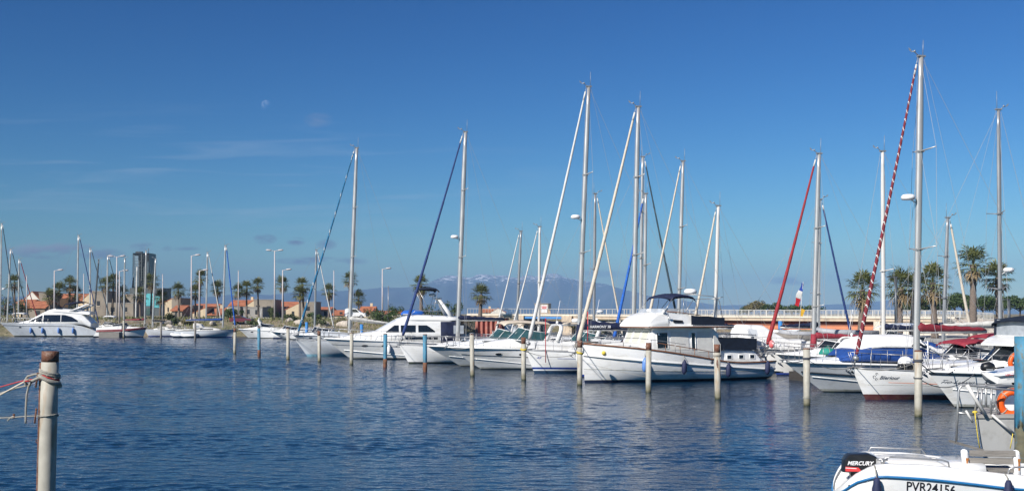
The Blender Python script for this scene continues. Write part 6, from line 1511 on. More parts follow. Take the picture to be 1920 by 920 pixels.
HS = [('white gabled house left of the single lamp', 47, 73, 547, 561, 240, 'gable', 'wallwhite', 1), ('taupe block attached right of the white gabled house', 73, 87, 549, 549, 240, 'flat', 'wallgrey', 1), ('low orange-roofed house at the far left', 27, 53, 562, 570, 228, 'side', 'wallcream', 1), ('low house with a wide orange roof below the white gabled house', 40, 84, 565, 577, 219, 'side', 'wallgrey', 2),
      ('orange-roofed house behind the double crowned palm', 108, 158, 551, 563, 250, 'side', 'wallcream', 3), ('narrow cream house left of the wide orange roof', 101, 110, 560, 560, 244, 'flat', 'wallcream', 1), ('cream gabled house right of the big yacht flybridge', 155, 173, 546, 562, 244, 'half', 'wallcream', 1), ('tall taupe block behind the leaning black mast', 173, 201, 546, 546, 238, 'flat', 'wallgrey', 1),
      ('low taupe wall house right of the double lamp', 200, 250, 568, 568, 230, 'flat', 'wallgrey', 2), ('cream house left of the glass tower', 219, 238, 552, 560, 246, 'half', 'wallcream', 1), ('taupe block touching the tower on its left', 238, 250, 552, 552, 246, 'flat', 'wallgrey', 1),
      ('cream house with a sloping top right of the glass tower', 309, 322, 560, 567, 246, 'half', 'wallcream', 1), ('dark taupe block right of the glass tower', 322, 338, 559, 559, 246, 'flat', 'wallgrey', 1), ('small orange-roofed house under the solitary palm', 322, 341, 573, 582, 222, 'side', 'wallgrey', 1), ('cream gabled house right of the solitary palm', 339, 352, 573, 580, 236, 'half', 'wallcream', 1), ('grey block between two cream gables', 352, 361, 573, 573, 236, 'flat', 'wallgrey', 0),
      ('cream house with an orange roof behind the tall full palm', 361, 388, 576, 588, 222, 'half', 'wallcream', 1), ('orange-roofed house behind the third lamp', 359, 404, 570, 578, 258, 'side', 'wallwhite', 2), ('low orange-roofed house crossed by the white stay', 388, 413, 579, 590, 222, 'side', 'wallcream', 1), ('cream gabled house behind the blue boom cover mast', 405, 430, 574, 588, 236, 'half', 'wallcream', 1), ('grey house right of the blue boom cover mast', 428, 450, 575, 575, 232, 'flat', 'wallgrey2', 1),
      ('orange-roofed house behind the palm pair', 430, 480, 563, 573, 256, 'side', 'wallcream', 2), ('cream gable rising right of the palm pair', 462, 478, 562, 573, 246, 'half', 'wallcream', 1), ('big taupe house behind the wind-bent palm', 476, 513, 562, 562, 240, 'flat', 'wallgrey', 2), ('low grey house before the big taupe house', 456, 492, 576, 576, 232, 'flat', 'wallgrey2', 2),
      ('white house with an orange roof right of the tall double lamp', 516, 557, 566, 575, 250, 'side', 'wallwhite', 2), ('cream gabled house behind the full low palm', 536, 560, 569, 581, 242, 'half', 'wallcream', 1), ('taupe house crossed by the teal headsail', 560, 590, 566, 566, 242, 'flat', 'wallgrey', 1), ('white house with a thin orange roof between the slim poles', 591, 618, 576, 581, 252, 'side', 'wallwhite', 2),
      ('low orange roof left of the white van', 625, 652, 582, 590, 244, 'side', 'wallcream', 1), ('orange-roofed house behind the white van', 674, 700, 575, 588, 250, 'side', 'wallcream', 1), ('tiny far house with an orange roof right of the cyclist', 703, 728, 583, 588, 290, 'side', 'wallwhite', 1), ('tiny far white-walled house left of the dark blue headsail', 729, 752, 583, 587, 300, 'side', 'wallwhite', 1),
      ('orange-roofed house seen behind the bridge railing', 900, 925, 580, 585, 290, 'side', 'wallcream', 1), ('white gabled hall behind the bridge railing', 920, 948, 578, 586, 280, 'gable', 'wallwhite', 0)]
for i, (lab, x0, x1, yr, ye, d_, kd, wl, wn) in enumerate(HS): house(lab, x0, x1, yr, ye, d_, kd, wl, wn, seed=i, chim=i % 3 == 0)
def tower():
    d = 430; t = thing('tower', 'tall dark glass tower with a teal clad base among the houses', 'tower', (xat(269, d), d, 2.6))
    s = d / F; zt = zat(475, d) - 2.6; zm = zat(540, d) - 2.6
    mb = MB(); mb.loft([[(x0 * s, -3, z), (x1 * s, -3, z), (x1 * s, 5, z), (x0 * s, 5, z)] for x0, x1, z in ((-18, 15, 0), (-17, 15, zm), (-15, 15, lerp(zm, zt, .35)), (-15.5, 16, lerp(zm, zt, .36)), (-15, 15.5, zt))], smooth=False); sh = mb.build('glass_shaft', K['towerglass'], t)
    mb = MB(); mb.box((-8.5 * s, -3.06, lerp(zm, zt, .48)), (8 * s, .1, (zt - zm) * .9)); mb.build('pale_glazing', K['towerpanel'], sh)
    mb = MB()
    for k in range(14): mb.box((0, -3.12, lerp(zm * .9, zt, k / 14)), (31 * s, .08, .10))
    mb.build('floor_band', K['aludark'], sh)
    for xa, za, zb_, m in ((-12.5, .30, .95, 'towerpanel'), (-3.2, .05, .80, 'towergrey'), (1.5, .2, .97, 'towergrey'), (6, .0, .6, 'towergrey'), (11.5, .1, .9, 'towergrey'), (13.6, .35, .75, 'towerpanel')):
        mb = MB(); mb.box((xa * s, -3.2, lerp(zm, zt, (za + zb_) / 2)), (1.6 * s, .1, (zt - zm) * (zb_ - za))); mb.build('glazing_strip', K[m], sh)
    mb = MB(); mb.box((13 * s, .3, zm * .5), (62 * s, 10, zm)); lo = mb.build('lower_block', K['towergrey'], t)
    for xa, wd, z0, z1, m in ((-6, 20, .30, .74, 'towerteal'), (16, 20, .36, .80, 'towerteal'), (34, 14, .3, .7, 'towerteal'), (-14.6, 6, .1, .62, 'towerpanel'), (12, 30, .04, .28, 'glass_teal')):
        mb = MB(); mb.box((xa * s, -4.78 - .02 * wd % .05, zm * (z0 + z1) / 2), (wd * s, .12, zm * (z1 - z0))); mb.build('cladding_panel', K[m], lo)
    mb = MB(); mb.tube((2, 0, zt), (2, 0, zt + 2.2), .1, n=5); mb.box((-2, 1, zt + .4), (2.5, 2, .8)); mb.build('roof_plant', K['aludark'], t)
tower()
# ------------------------------------------------------------------ lamps, poles, van, cyclist, car
def lamp(px, ytop, d, arms, label):
    x = xat(px, d); zb = gz(x, d); h = zat(ytop, d) - zb; t = thing('street_lamp', label, 'street lamp', (x, d, zb), 0, 'street lamps along the shore road')
    mb = MB(); mb.path([(0, 0, -.2), (0, 0, h)], [.16, .085], 8); mb.build('post', K['lamp'], t)
    for s in arms:
        a = MB(); a.path([(0, 0, h - .12), (s * .35, 0, h + .02), (s * .75, 0, h + .08)], .05, 6); ao = a.build('arm', K['lamp'], t)
        b = MB(); b.loft([[(s * x_, w_ * math.cos(q), h + .08 + z_ + hh * math.sin(q)) for q in [2*math.pi*i/10 for i in range(10)]] for x_, w_, hh, z_ in ((.55, .08, .06, 0), (.75, .2, .13, .02), (1.25, .24, .14, .05), (1.5, .1, .06, .05))]); b.build('lamp_head', K['lamp'], ao)
    return t
for px, y, arms, lab in ((102, 507, (1,), 'single armed street lamp nearest the left edge'), (219, 481, (-1, 1), 'double street lamp beside the palm pair on the left'), (224, 508, (1,), 'single lamp just right of and below the left double lamp'), (359, 479, (1,), 'short armed tall lamp left of the tall full palm'), (374, 507, (1,), 'single lamp in front of the tall full palm'),
                         (515, 470, (-1, 1), 'tallest double street lamp before the taupe house'), (530, 506, (1,), 'single lamp just right of the tallest double lamp'), (717, 504, (1,), 'single street lamp right of the cyclist')):
    lamp(px, y, 184 if len(arms) > 1 else 179, arms, lab)
def pole(px, y, d, label, m='lamp', r=.09):
    x = xat(px, d); zb = gz(x, d); t = thing('pole', label, 'pole', (x, d, zb), 0, 'slim poles on the bank'); h = zat(y, d) - zb
    mb = MB(); mb.path([(0, 0, -.2), (0, 0, h)], [r, r * .7], 7); mb.build('shaft', K[m], t)
    mb = MB(); mb.lathe([(r * 1.1, h - .02), (r * 1.1, h + .05), (r * .4, h + .12)], 8); mb.build('cap', K[m], t)
for px, y, lab, m in ((50, 517, 'slim white pole left of the big yacht windscreen', 'lamp'), (157, 514, 'slim pale pole above the big yacht stern', 'lamp'), (305, 515, 'slim pink-white pole by the right edge of the tower', 'lamp'), (447, 508, 'slim pale pole at the left palm of the pair', 'lamp'), (626, 508, 'slim pale pole left of the van', 'lamp'), (728, 537, 'grey utility pole right of the cyclist lamp', 'alugrey')):
    pole(px, y, 181, lab, m)
for px, y0, lab in ((1680, 520, 'dark lamp post in front of the close palm pair'), (1892, 562, 'dark square post by the rightmost palm')):
    t = thing('lamp_post', lab, 'lamp post', (xat(px, 100), 100, 1.1)); h = zat(y0, 100) - 1.1
    mb = MB(); mb.path([(0, 0, 0), (0, 0, h)], [.16, .12], 8); mb.build('post', K['aludark'], t)
    mb = MB(); mb.box((-.35, 0, h + .04), (1.0, .22, .10)); mb.build('lamp_head', K['aludark'], t)
def vehicle(name, label, cat, px, d, L_, W_, H_, m, dirn=1, zb=None, van=True):
    x = xat(px, d); zb = gz(x, d) + .03 if zb is None else zb
    t = thing(name, label, cat, (x, d, zb), R(0) if dirn == 1 else R(180)); h = L_ / 2
    if van: prof = [(-h, .35), (-h + .05, 1.0), (-h + .12, H_ - .15), (-h + .5, H_), (h - 2.1, H_), (h - 1.75, H_ - .06), (h - 1.05, H_ * .62), (h - .15, H_ * .50), (h, H_ * .42), (h, .35)]
    else: prof = [(-h, .35), (-h, .8), (-h + .35, .95), (-h + .8, H_), (h - 2.0, H_), (h - 1.1, .95), (h - .1, .8), (h, .6), (h, .35)]
    mb = MB(); mb.loft([[(px_, y * (1 if z < H_ * .55 else k), z) for px_, z in prof] for y, k in ((-W_/2, .93), (W_/2, .93))], smooth=False); mb.build('body', K[m], t)
    zw = H_ * .60
    for s in (-1, 1):
        if van: w_ = [(h - 1.95, zw, H_ - .18), (h - 1.30, zw, H_ * .72), ]; P = [(h - 2.5, zw), (h - 1.25, zw), (h - 1.8, H_ - .16), (h - 2.5, H_ - .16)]
        else: P = [(-h + .6, .97), (h - 1.2, .97), (h - 2.05, H_ - .1), (-h + .9, H_ - .1)]
        g = MB(); g.add([(a, s * (W_/2 * .95 + .012), z) for a, z in P], [(0, 1, 2, 3)]); g.build('side_window', K['glass'], t)
    g = MB()
    if van: g.add([(h - 1.02, -.7, H_ * .64), (h - 1.02, .7, H_ * .64), (h - 1.70, .66, H_ - .08), (h - 1.70, -.66, H_ - .08)], [(0, 1, 2, 3)])
    else: g.add([(h - 1.08, -.6, .98), (h - 1.08, .6, .98), (h - 1.97, .55, H_ - .05), (h - 1.97, -.55, H_ - .05)], [(0, 1, 2, 3)])
    g.v = [(v[0] + .015, v[1], v[2] + .015) for v in g.v]; g.build('windscreen', K['glass'], t)
    for xx in (-h + .8, h - .85):
        for s in (-1, 1):
            g = MB(); g.path([(xx, s * W_/2 * .78, .32), (xx, s * W_/2 * 1.01, .32)], .32, 16); wo = g.build('wheel', K['rubber'], t)
            g = MB(); g.path([(xx, s * W_/2 * 1.0, .32), (xx, s * W_/2 * 1.025, .32)], .19, 12); g.build('rim', K['alu'], wo)
    for s in (-1, 1):
        g = MB(); g.box((h - .02, s * W_ * .36, H_ * .40), (.12, .3, .16)); g.build('headlight', K['clearplastic'], t)
        g = MB(); g.box((-h + .02, s * W_ * .42, .85), (.08, .16, .3)); g.build('tail_light', K['lampred'], t)
    g = MB(); g.box((h + .02, 0, .42), (.12, W_ * .96, .2)); g.build('bumper', K['black'], t)
vehicle('white_van', 'small white delivery van driving on the shore road', 'van', 667, 196.5, 3.95, 1.75, 1.82, 'van')
vehicle('parked_car', 'dark red car with red tail lamps parked low on the bank behind the arch speedboat', 'car', 453, 178, 3.6, 1.6, 1.35, 'carred', zb=gz(xat(453, 178), 178) - .05, van=False)
def cyclist():
    d = 196; x = xat(700, d); z = gz(x, d) + .03
    b = thing('bicycle', 'dark bicycle ridden along the shore road behind the van', 'bicycle', (x, d, z))
    for xx in (-.52, .52):
        g = MB(); g.path([(xx + math.cos(a) * .34, 0, .34 + math.sin(a) * .34) for a in [2*math.pi*i/22 for i in range(22)]], .022, 6, closed=True); wo = g.build('wheel', K['rubber'], b)
        g = MB()
        for k in range(8): a = math.pi * k / 8; g.tube((xx - math.cos(a) * .33, 0, .34 - math.sin(a) * .33), (xx + math.cos(a) * .33, 0, .34 + math.sin(a) * .33), .004, n=4)
        g.build('spokes', K['steel'], wo)
    g = MB(); g.path([(-.52, 0, .34), (-.05, 0, .30), (.38, 0, .80), (-.18, 0, .78), (-.05, 0, .30)], .022, 6); g.path([(-.18, 0, .78), (-.52, 0, .34)], .016, 6); g.path([(.52, 0, .34), (.36, 0, .92)], .02, 6); g.build('frame', K['black'], b)
    g = MB(); g.path([(.30, -.28, .96), (.36, -.1, .97), (.36, .1, .97), (.30, .28, .96)], .018, 6); g.build('handlebar', K['black'], b)
    g = MB(); g.box((-.22, 0, .86), (.26, .14, .06)); g.build('saddle', K['black'], b)
    me = bpy.data.meshes.new('person'); J = [(-.22, 0, .95), (-.05, 0, 1.2), (.12, 0, 1.45), (.20, 0, 1.56), (.26, 0, 1.72), (-.20, -.10, .93), (.12, -.12, .62), (-.02, -.12, .28), (.10, -.12, .22), (-.20, .10, .93), (.18, .12, .72), (.0, .12, .42), (.12, .12, .36),
        (.12, -.2, 1.42), (.20, -.26, 1.18), (.32, -.27, .99), (.12, .2, 1.42), (.20, .26, 1.18), (.32, .27, .99)]
    E = [(0, 1), (1, 2), (2, 3), (3, 4), (0, 5), (5, 6), (6, 7), (7, 8), (0, 9), (9, 10), (10, 11), (11, 12), (2, 13), (13, 14), (14, 15), (2, 16), (16, 17), (17, 18)]
    RR = [.15, .16, .17, .06, .11, .10, .075, .05, .05, .10, .075, .05, .05, .07, .05, .04, .07, .05, .04]
    me.from_pydata(J, E, []); o = bpy.data.objects.new('person', me); COL.objects.link(o)
    m = o.modifiers.new('skin', 'SKIN'); m.use_smooth_shade = True; s = o.modifiers.new('sub', 'SUBSURF'); s.levels = 1; s.render_levels = 1
    for i, r in enumerate(RR): me.skin_vertices[0].data[i].radius = (r, r)
    me.skin_vertices[0].data[0].use_root = True
    me.materials.append(K['person']); o.location = (x, d, z)
    dg = bpy.context.evaluated_depsgraph_get(); m2 = bpy.data.meshes.new_from_object(o.evaluated_get(dg)); bpy.data.objects.remove(o)
    p = bpy.data.objects.new('person', m2); COL.objects.link(p); p.location = (x, d, z); tag(p, 'cyclist in dark clothes leaning over the handlebar on the shore road', 'person')
    g = MB(); g.ball((.27, 0, 1.78), .125, 12, 8, sq=(1.1, .9, .8)); g.build('helmet', K['black'], p)
cyclist()
# ------------------------------------------------------------------ mooring posts and foreground
POSTS = [(440, 615, 663, 0, 'rust'), (486, 612, 668, 1, ''), (540, 615, 674, 0, ''), (599, 620, 678, 0, 'rust'), (659, 623, 683, 0, ''), (722, 625, 688, 1, ''), (797, 626, 696, 1, ''), (886, 626, 705, 0, ''), (982, 632, 712, 0, 'rustY'), (1087, 638, 722, 0, 'rustY'), (1216, 642, 735, 0, 'rust'), (1346, 645, 748, 0, 'rustB'), (1513, 652, 760, 0, 'ring'), (1722, 656, 781, 0, 'rings')]
PLAB = ['white mooring post with a rusty head, farthest left of the row', 'blue mooring post standing alone before the speedboat with the arch', 'white mooring post at the bow of the teal headsail yacht', 'white mooring post with a dark rusty head before the pale grey hull', 'white mooring post before the bow of the flybridge yacht',
        'blue mooring post before the flybridge yacht cockpit', 'blue mooring post with a rusty foot beside the sports cruisers', 'plain white mooring post before the dark lined sports cruiser', 'white mooring post with yellow rope and rusty head, left of the blue-striped hull', 'white mooring post with yellow rope at the bow of the trawler yacht',
        'white mooring post with a rusty head before the trawler windscreen', 'white mooring post with a tall rusty head and rust patch before the trawler aft cabin', 'white mooring post before the bow of the blue skirted motorboat', 'tallest looking white mooring post, with dark ropes, left of the script-named cruiser']
PPOS = []
for (px, yt, yb, blue, opt), lab in zip(POSTS, PLAB):
    d = F * HC / (yb - HY); x = xat(px, d); zt = zat(yt, d); r = .128
    PPOS.append((x, d, zt))
    t = thing('mooring_post', lab, 'mooring post', (x, d, 0), 0, 'mooring posts in a row before the boats')
    rh = .34 if 'rust' in opt else .05
    t.rotation_euler = (R(rnd.uniform(-.9, .9)), R(rnd.uniform(-.9, .9)), rnd.uniform(0, 6.28) if 'B' not in opt else 0)
    mb = MB(); mb.path([(0, 0, -1.2), (0, 0, .12), (0, 0, .5), (0, 0, zt - rh)], [r, r, r, r], 18)
    mb.build('pile', K['bluepile'] if blue else K['pile'], t)
    mb = MB(); mb.path([(0, 0, zt - rh - .01), (0, 0, zt)], [r * .985, r * .985], 18); mb.build('pile_head', K['rust'], t)
    if blue: mb = MB(); mb.path([(0, 0, -1), (0, 0, .28), (0, 0, .55)], [r * 1.03, r * 1.03, r * 1.012], 18); mb.build('pile_foot', K['rustylow'], t)
    def ring(z, m, rr=.022, turns=1, tilt=.0):
        g = MB(); n = 20 * turns
        g.path([(math.cos(2*math.pi*i/20) * (r + rr * .8), math.sin(2*math.pi*i/20) * (r + rr * .8), z + i * rr * 1.8 / 20 + tilt * math.cos(2*math.pi*i/20)) for i in range(n + 1)], rr, 6); g.build('rope_loop', K[m], t)
    if 'Y' in opt: ring(zt - .66, 'yellowrope', .026, 2, .04)
    if opt == 'ring': ring(zt - .42, 'darkrope', .02, 2); ring(.30, 'grime', .012, 1)
    if opt == 'rings': ring(zt - .38, 'darkrope', .022, 2); ring(zt - .95, 'darkrope', .018, 1)
    if 'B' in opt:
        ring(zt - .50, 'rope', .018, 2)
        g = MB(); 
        g.path([(math.cos(a) * (r + .002), math.sin(a) * (r + .002), 0) for a in (R(-128), R(-110), R(-90))], .001, 4)
        rg = random.Random(3); pts = [(math.cos(R(-118 + i * 7)) * (r + .005), math.sin(R(-118 + i * 7)) * (r + .005)) for i in range(6)]
        g = MB(); rings = [[(x_, y_, zt - .80 - .16 * math.sin(math.pi * (i + .3) / 5.6)) , (x_, y_, zt - .76 + .14 * math.sin(math.pi * (i + .4) / 5.8))] for i, (x_, y_) in enumerate(pts)]
        g.loft(rings, closed=False); g.build('rust_patch', K['rust'], t)
def line(name, label, a, b, sag, m, r=.014, n=14, cat='rope', group='mooring lines'):
    a, b = Vector(a), Vector(b); o = a.copy(); mb = MB()
    mb.path([(a + (b - a) * (i / n)) - o + Vector((0, 0, -sag * 4 * (i / n) * (1 - i / n))) for i in range(n + 1)], r, 6)
    return tag(mb.build(name, K[m], loc=o), label, cat, group)
def bowpt(t, h, dz=0.0, x=.15, y=0.0):
    return (Matrix.Translation(t.location) @ Matrix.Rotation(t.rotation_euler.z, 4, 'Z')) @ Vector((h.P(0, h.fb).x + x, y, h.fb + dz))
def ptop(i, dz): x, y, z = PPOS[i]; return (x, y, z - dz)
line('mooring_line', 'dark line from the tallest looking post to the script-named cruiser bow', ptop(13, .36), bowpt(B1, HB1, .02, .9, -.4), .30, 'darkrope', .02)
line('mooring_line', 'slack dark line looping below the name on the script-named cruiser', ptop(13, .95), bowpt(B1, HB1, -.05, 1.4, -.9), .42, 'darkrope', .016)
line('mooring_line', 'grey line from the tallest looking post to the striped headsail yacht bow', ptop(13, .40), bowpt(B2, HB2, .02), .20, 'rope')
line('mooring_line', 'line from the post by the blue skirted motorboat to its bow', ptop(12, .42), bowpt(B3, HB3, .02), .10, 'darkrope', .018)
line('mooring_line', 'line from the post by the blue skirted motorboat to the striped headsail yacht', ptop(12, .44), bowpt(B2, HB2, .05), .22, 'rope')
line('mooring_line', 'low line along the trawler hull from the post before its windscreen', ptop(10, 1.55), on(GBM, .2, -.1, 1.0), .03, 'rope', .007)
line('mooring_line', 'line from the post at the trawler bow to the cream headsail yacht bow', ptop(9, .66), bowpt(S4, HS4, .02), .08, 'rope')
line('mooring_line', 'yellow line from the post at the trawler bow to its sprit', ptop(9, .62), on(GBM, -.1, 0, 1.95), .05, 'yellowrope', .02)
line('mooring_line', 'line from the yellow roped post to the blue-striped yacht bow', ptop(8, .66), bowpt(S3, HS3, -.05), .08, 'yellowrope', .02)
line('mooring_line', 'line from the yellow roped post to the cream headsail yacht bow', ptop(8, .70), bowpt(S4, HS4, -.05), .25, 'rope')
line('mooring_line', 'line from the plain white post to the dark lined sports cruiser bow', ptop(7, .7), bowpt(C2, HC2, -.05), .12, 'rope')
line('mooring_line', 'line from the rusty footed blue post to the scuffed sports cruiser bow', ptop(6, .6), bowpt(C1, HC1, -.05), .12, 'darkrope')
line('mooring_line', 'line from the post before the flybridge yacht to the pale grey yacht bow', ptop(3, .6), bowpt(S1, HS1, -.05), .15, 'darkrope')
line('mooring_line', 'line from the blue post to the dark blue headsail yacht bow', ptop(5, .6), bowpt(S2, HS2, -.05), .12, 'rope')
line('mooring_line', 'line from the left post at the teal headsail yacht to its bow', ptop(2, .6), bowpt(S1, HS1, -.08), .12, 'rope')
# blue piles behind
for px, y, d, lab in ((1463, 602, 88, 'blue pile behind the red headsail, left of two under the orange girder'), (1532, 600, 88, 'blue pile right of the red sail mast under the orange girder'), (575, 604, 128, 'blue pile on the far side behind the teal headsail'), (678, 608, 112, 'blue pile behind the flybridge yacht foredeck')):
    t = thing('mooring_post', lab, 'mooring post', (xat(px, d), d, 0), 0, 'blue piles behind the boats')
    mb = MB(); mb.path([(0, 0, -1), (0, 0, zat(y, d))], [.17, .17], 14); mb.build('pile', K['bluesteel'], t)
    mb = MB(); mb.path([(0, 0, zat(y, d)), (0, 0, zat(y, d) + .04)], [.175, .15], 14); mb.build('pile_cap', K['bluesteel'], t)
# odds and ends on the second row
def flag():
    d = 64.5; p = at(1496, 640, d); t = thing('flag', 'blue, white and red flag hanging limp from a leaning staff', 'flag', p)
    top = at(1506, 528, d) - p; mb = MB(); mb.tube((0, 0, 0), tuple(top), .02, .012, n=6); mb.build('flagstaff', K['aluwhite'], t)
    mb = MB(); n = 9; rings = []
    for i in range(n + 1):
        q = i / n; c = top + Vector((.0, 0, -.05)) + Vector((-.36, -.05, -1.35)) * q
        w_ = lerp(.10, .22, math.sin(q * 2.2) ** 2)
        rings.append([c + Vector((-w_ + .05 * math.sin(q * 9), .05 * math.sin(q * 7 + k), 0)) * (1 - k) + Vector((w_ * .4, .03 * math.cos(q * 8), -.10)) * k for k in (0, .5, 1)])
    mb.loft(rings, closed=False, matf=lambda i, j: 0 if i < 3 else (1 if i < 6 else 2)); mb.build('flag_cloth', [K['stripe_blue'], K['sailwhite'], K['red']], t)
    mb = MB(); q = at(1503, 578, d) - p; mb.add([tuple(q), tuple(q + Vector((.22, 0, -.1))), tuple(q + Vector((.05, .02, -.5))), tuple(q + Vector((-.12, 0, -.42)))], [(0, 1, 2, 3)]); mb.build('pennant', K['yellow'], t)
flag()
t = thing('buoy', 'pinkish red buoy hung on a bow rail beside the trawler stern', 'buoy', at(1447, 645, 60)); mb = MB(); mb.ball((0, 0, 0), .19, 12, 9, sq=(.85, .85, 1.25)); mb.build('float', K['pinkfender'], t)
mb = MB(); mb.tube((0, 0, .2), (0, 0, .42), .02, n=6); mb.build('lanyard', K['rope'], t)
def kayak(label, px, y, d, l, m, rz=0, name='kayak'):
    t = thing(name, label, 'kayak', at(px, y, d), rz); mb = MB()
    mb.loft([[(x, w_ * math.cos(a), zc + hh * math.sin(a)) for a in [2*math.pi*i/12 for i in range(12)]] for x, w_, hh, zc in [(-l/2, .02, .02, .16), (-l*.35, .20, .12, .05), (0, .32, .16, 0), (l*.35, .2, .12, .05), (l/2, .02, .02, .16)]]); mb.build('hull', K[m], t)
    mb = MB(); mb.path([(math.cos(a) * .42, math.sin(a) * .2, .165) for a in [2*math.pi*i/16 for i in range(16)]], .025, 6, closed=True); mb.build('cockpit_rim', K['black'], t)
kayak('yellow kayak lying behind the red headsail', 1482, 639, 66, 2.6, 'yellow'); kayak('white upturned dinghy hull above the yellow kayak', 1465, 622, 70, 2.6, 'gel', name='upturned_dinghy')
def gdinghy(label, px, y, d, l, m='greytube', rz=0):
    t = thing('rolled_dinghy', label, 'dinghy', at(px, y, d), rz, 'grey dinghies stowed in the second row'); g = MB()
    g.path([(l/2, -.5, .1), (-l*.2, -.5, .1), (-l*.4, -.35, .16), (-l/2, 0, .22), (-l*.4, .35, .16), (-l*.2, .5, .1), (l/2, .5, .1)], [.14, .2, .2, .2, .2, .2, .14], 10); g.build('tube', K[m], t)
    g = MB(); g.box((.1, 0, .0), (l * .8, .9, .05)); g.build('floor', K['greywood'], t)
gdinghy('grey inflatable dinghy stowed high below the orange girder', 1508, 629, 69, 3.0); gdinghy('brown covered inflatable dinghy behind the mast of the red headsail yacht', 1498, 636, 65.5, 2.6, 'greywood'); gdinghy('long grey inflatable dinghy left of the dark wheelhouse', 1588, 626, 66, 3.6)
t = thing('tarpaulin_bundle', 'crumpled green tarpaulin on the foredeck left of the blue canvas', 'tarpaulin', at(1552, 664, 50.5)); g = MB()
g.loft([[(x, w_ * math.cos(a), hh * max(0, math.sin(a)) * (1 + .25 * math.sin(a * 5 + x * 9))) for a in [2*math.pi*i/14 for i in range(14)]] for x, w_, hh in ((-.4, .1, .1), (-.25, .3, .3), (.05, .35, .36), (.3, .28, .24), (.42, .1, .08))]); g.build('cloth', K['green'], t)
g = MB(); g.path([(0, -.38, .05), (0, -.2, .36), (0, .2, .36), (0, .38, .05)], .015, 5); g.build('lashing', K['rope'], t)
for px, y0, y1, d, lab in ((1023, 596, 660, 62.4, 'red pole upright on the bow of the blue-striped yacht'), (1102, 584, 634, 57.6, 'red pole upright beside the cream furled headsail foot')):
    p = at(px, y1, d); t = thing('marker_pole', lab, 'pole', p, 0, 'red marker poles on the bows'); h = zat(y0, d) - p.z
    mb = MB(); mb.tube((0, 0, -.6), (0, 0, h), .025, n=7); mb.build('shaft', K['red'], t)
    mb = MB(); mb.lathe([(.035, -.05), (.035, .05)], 8, (0, 0, h * .5)); mb.build('grip', K['black'], t)
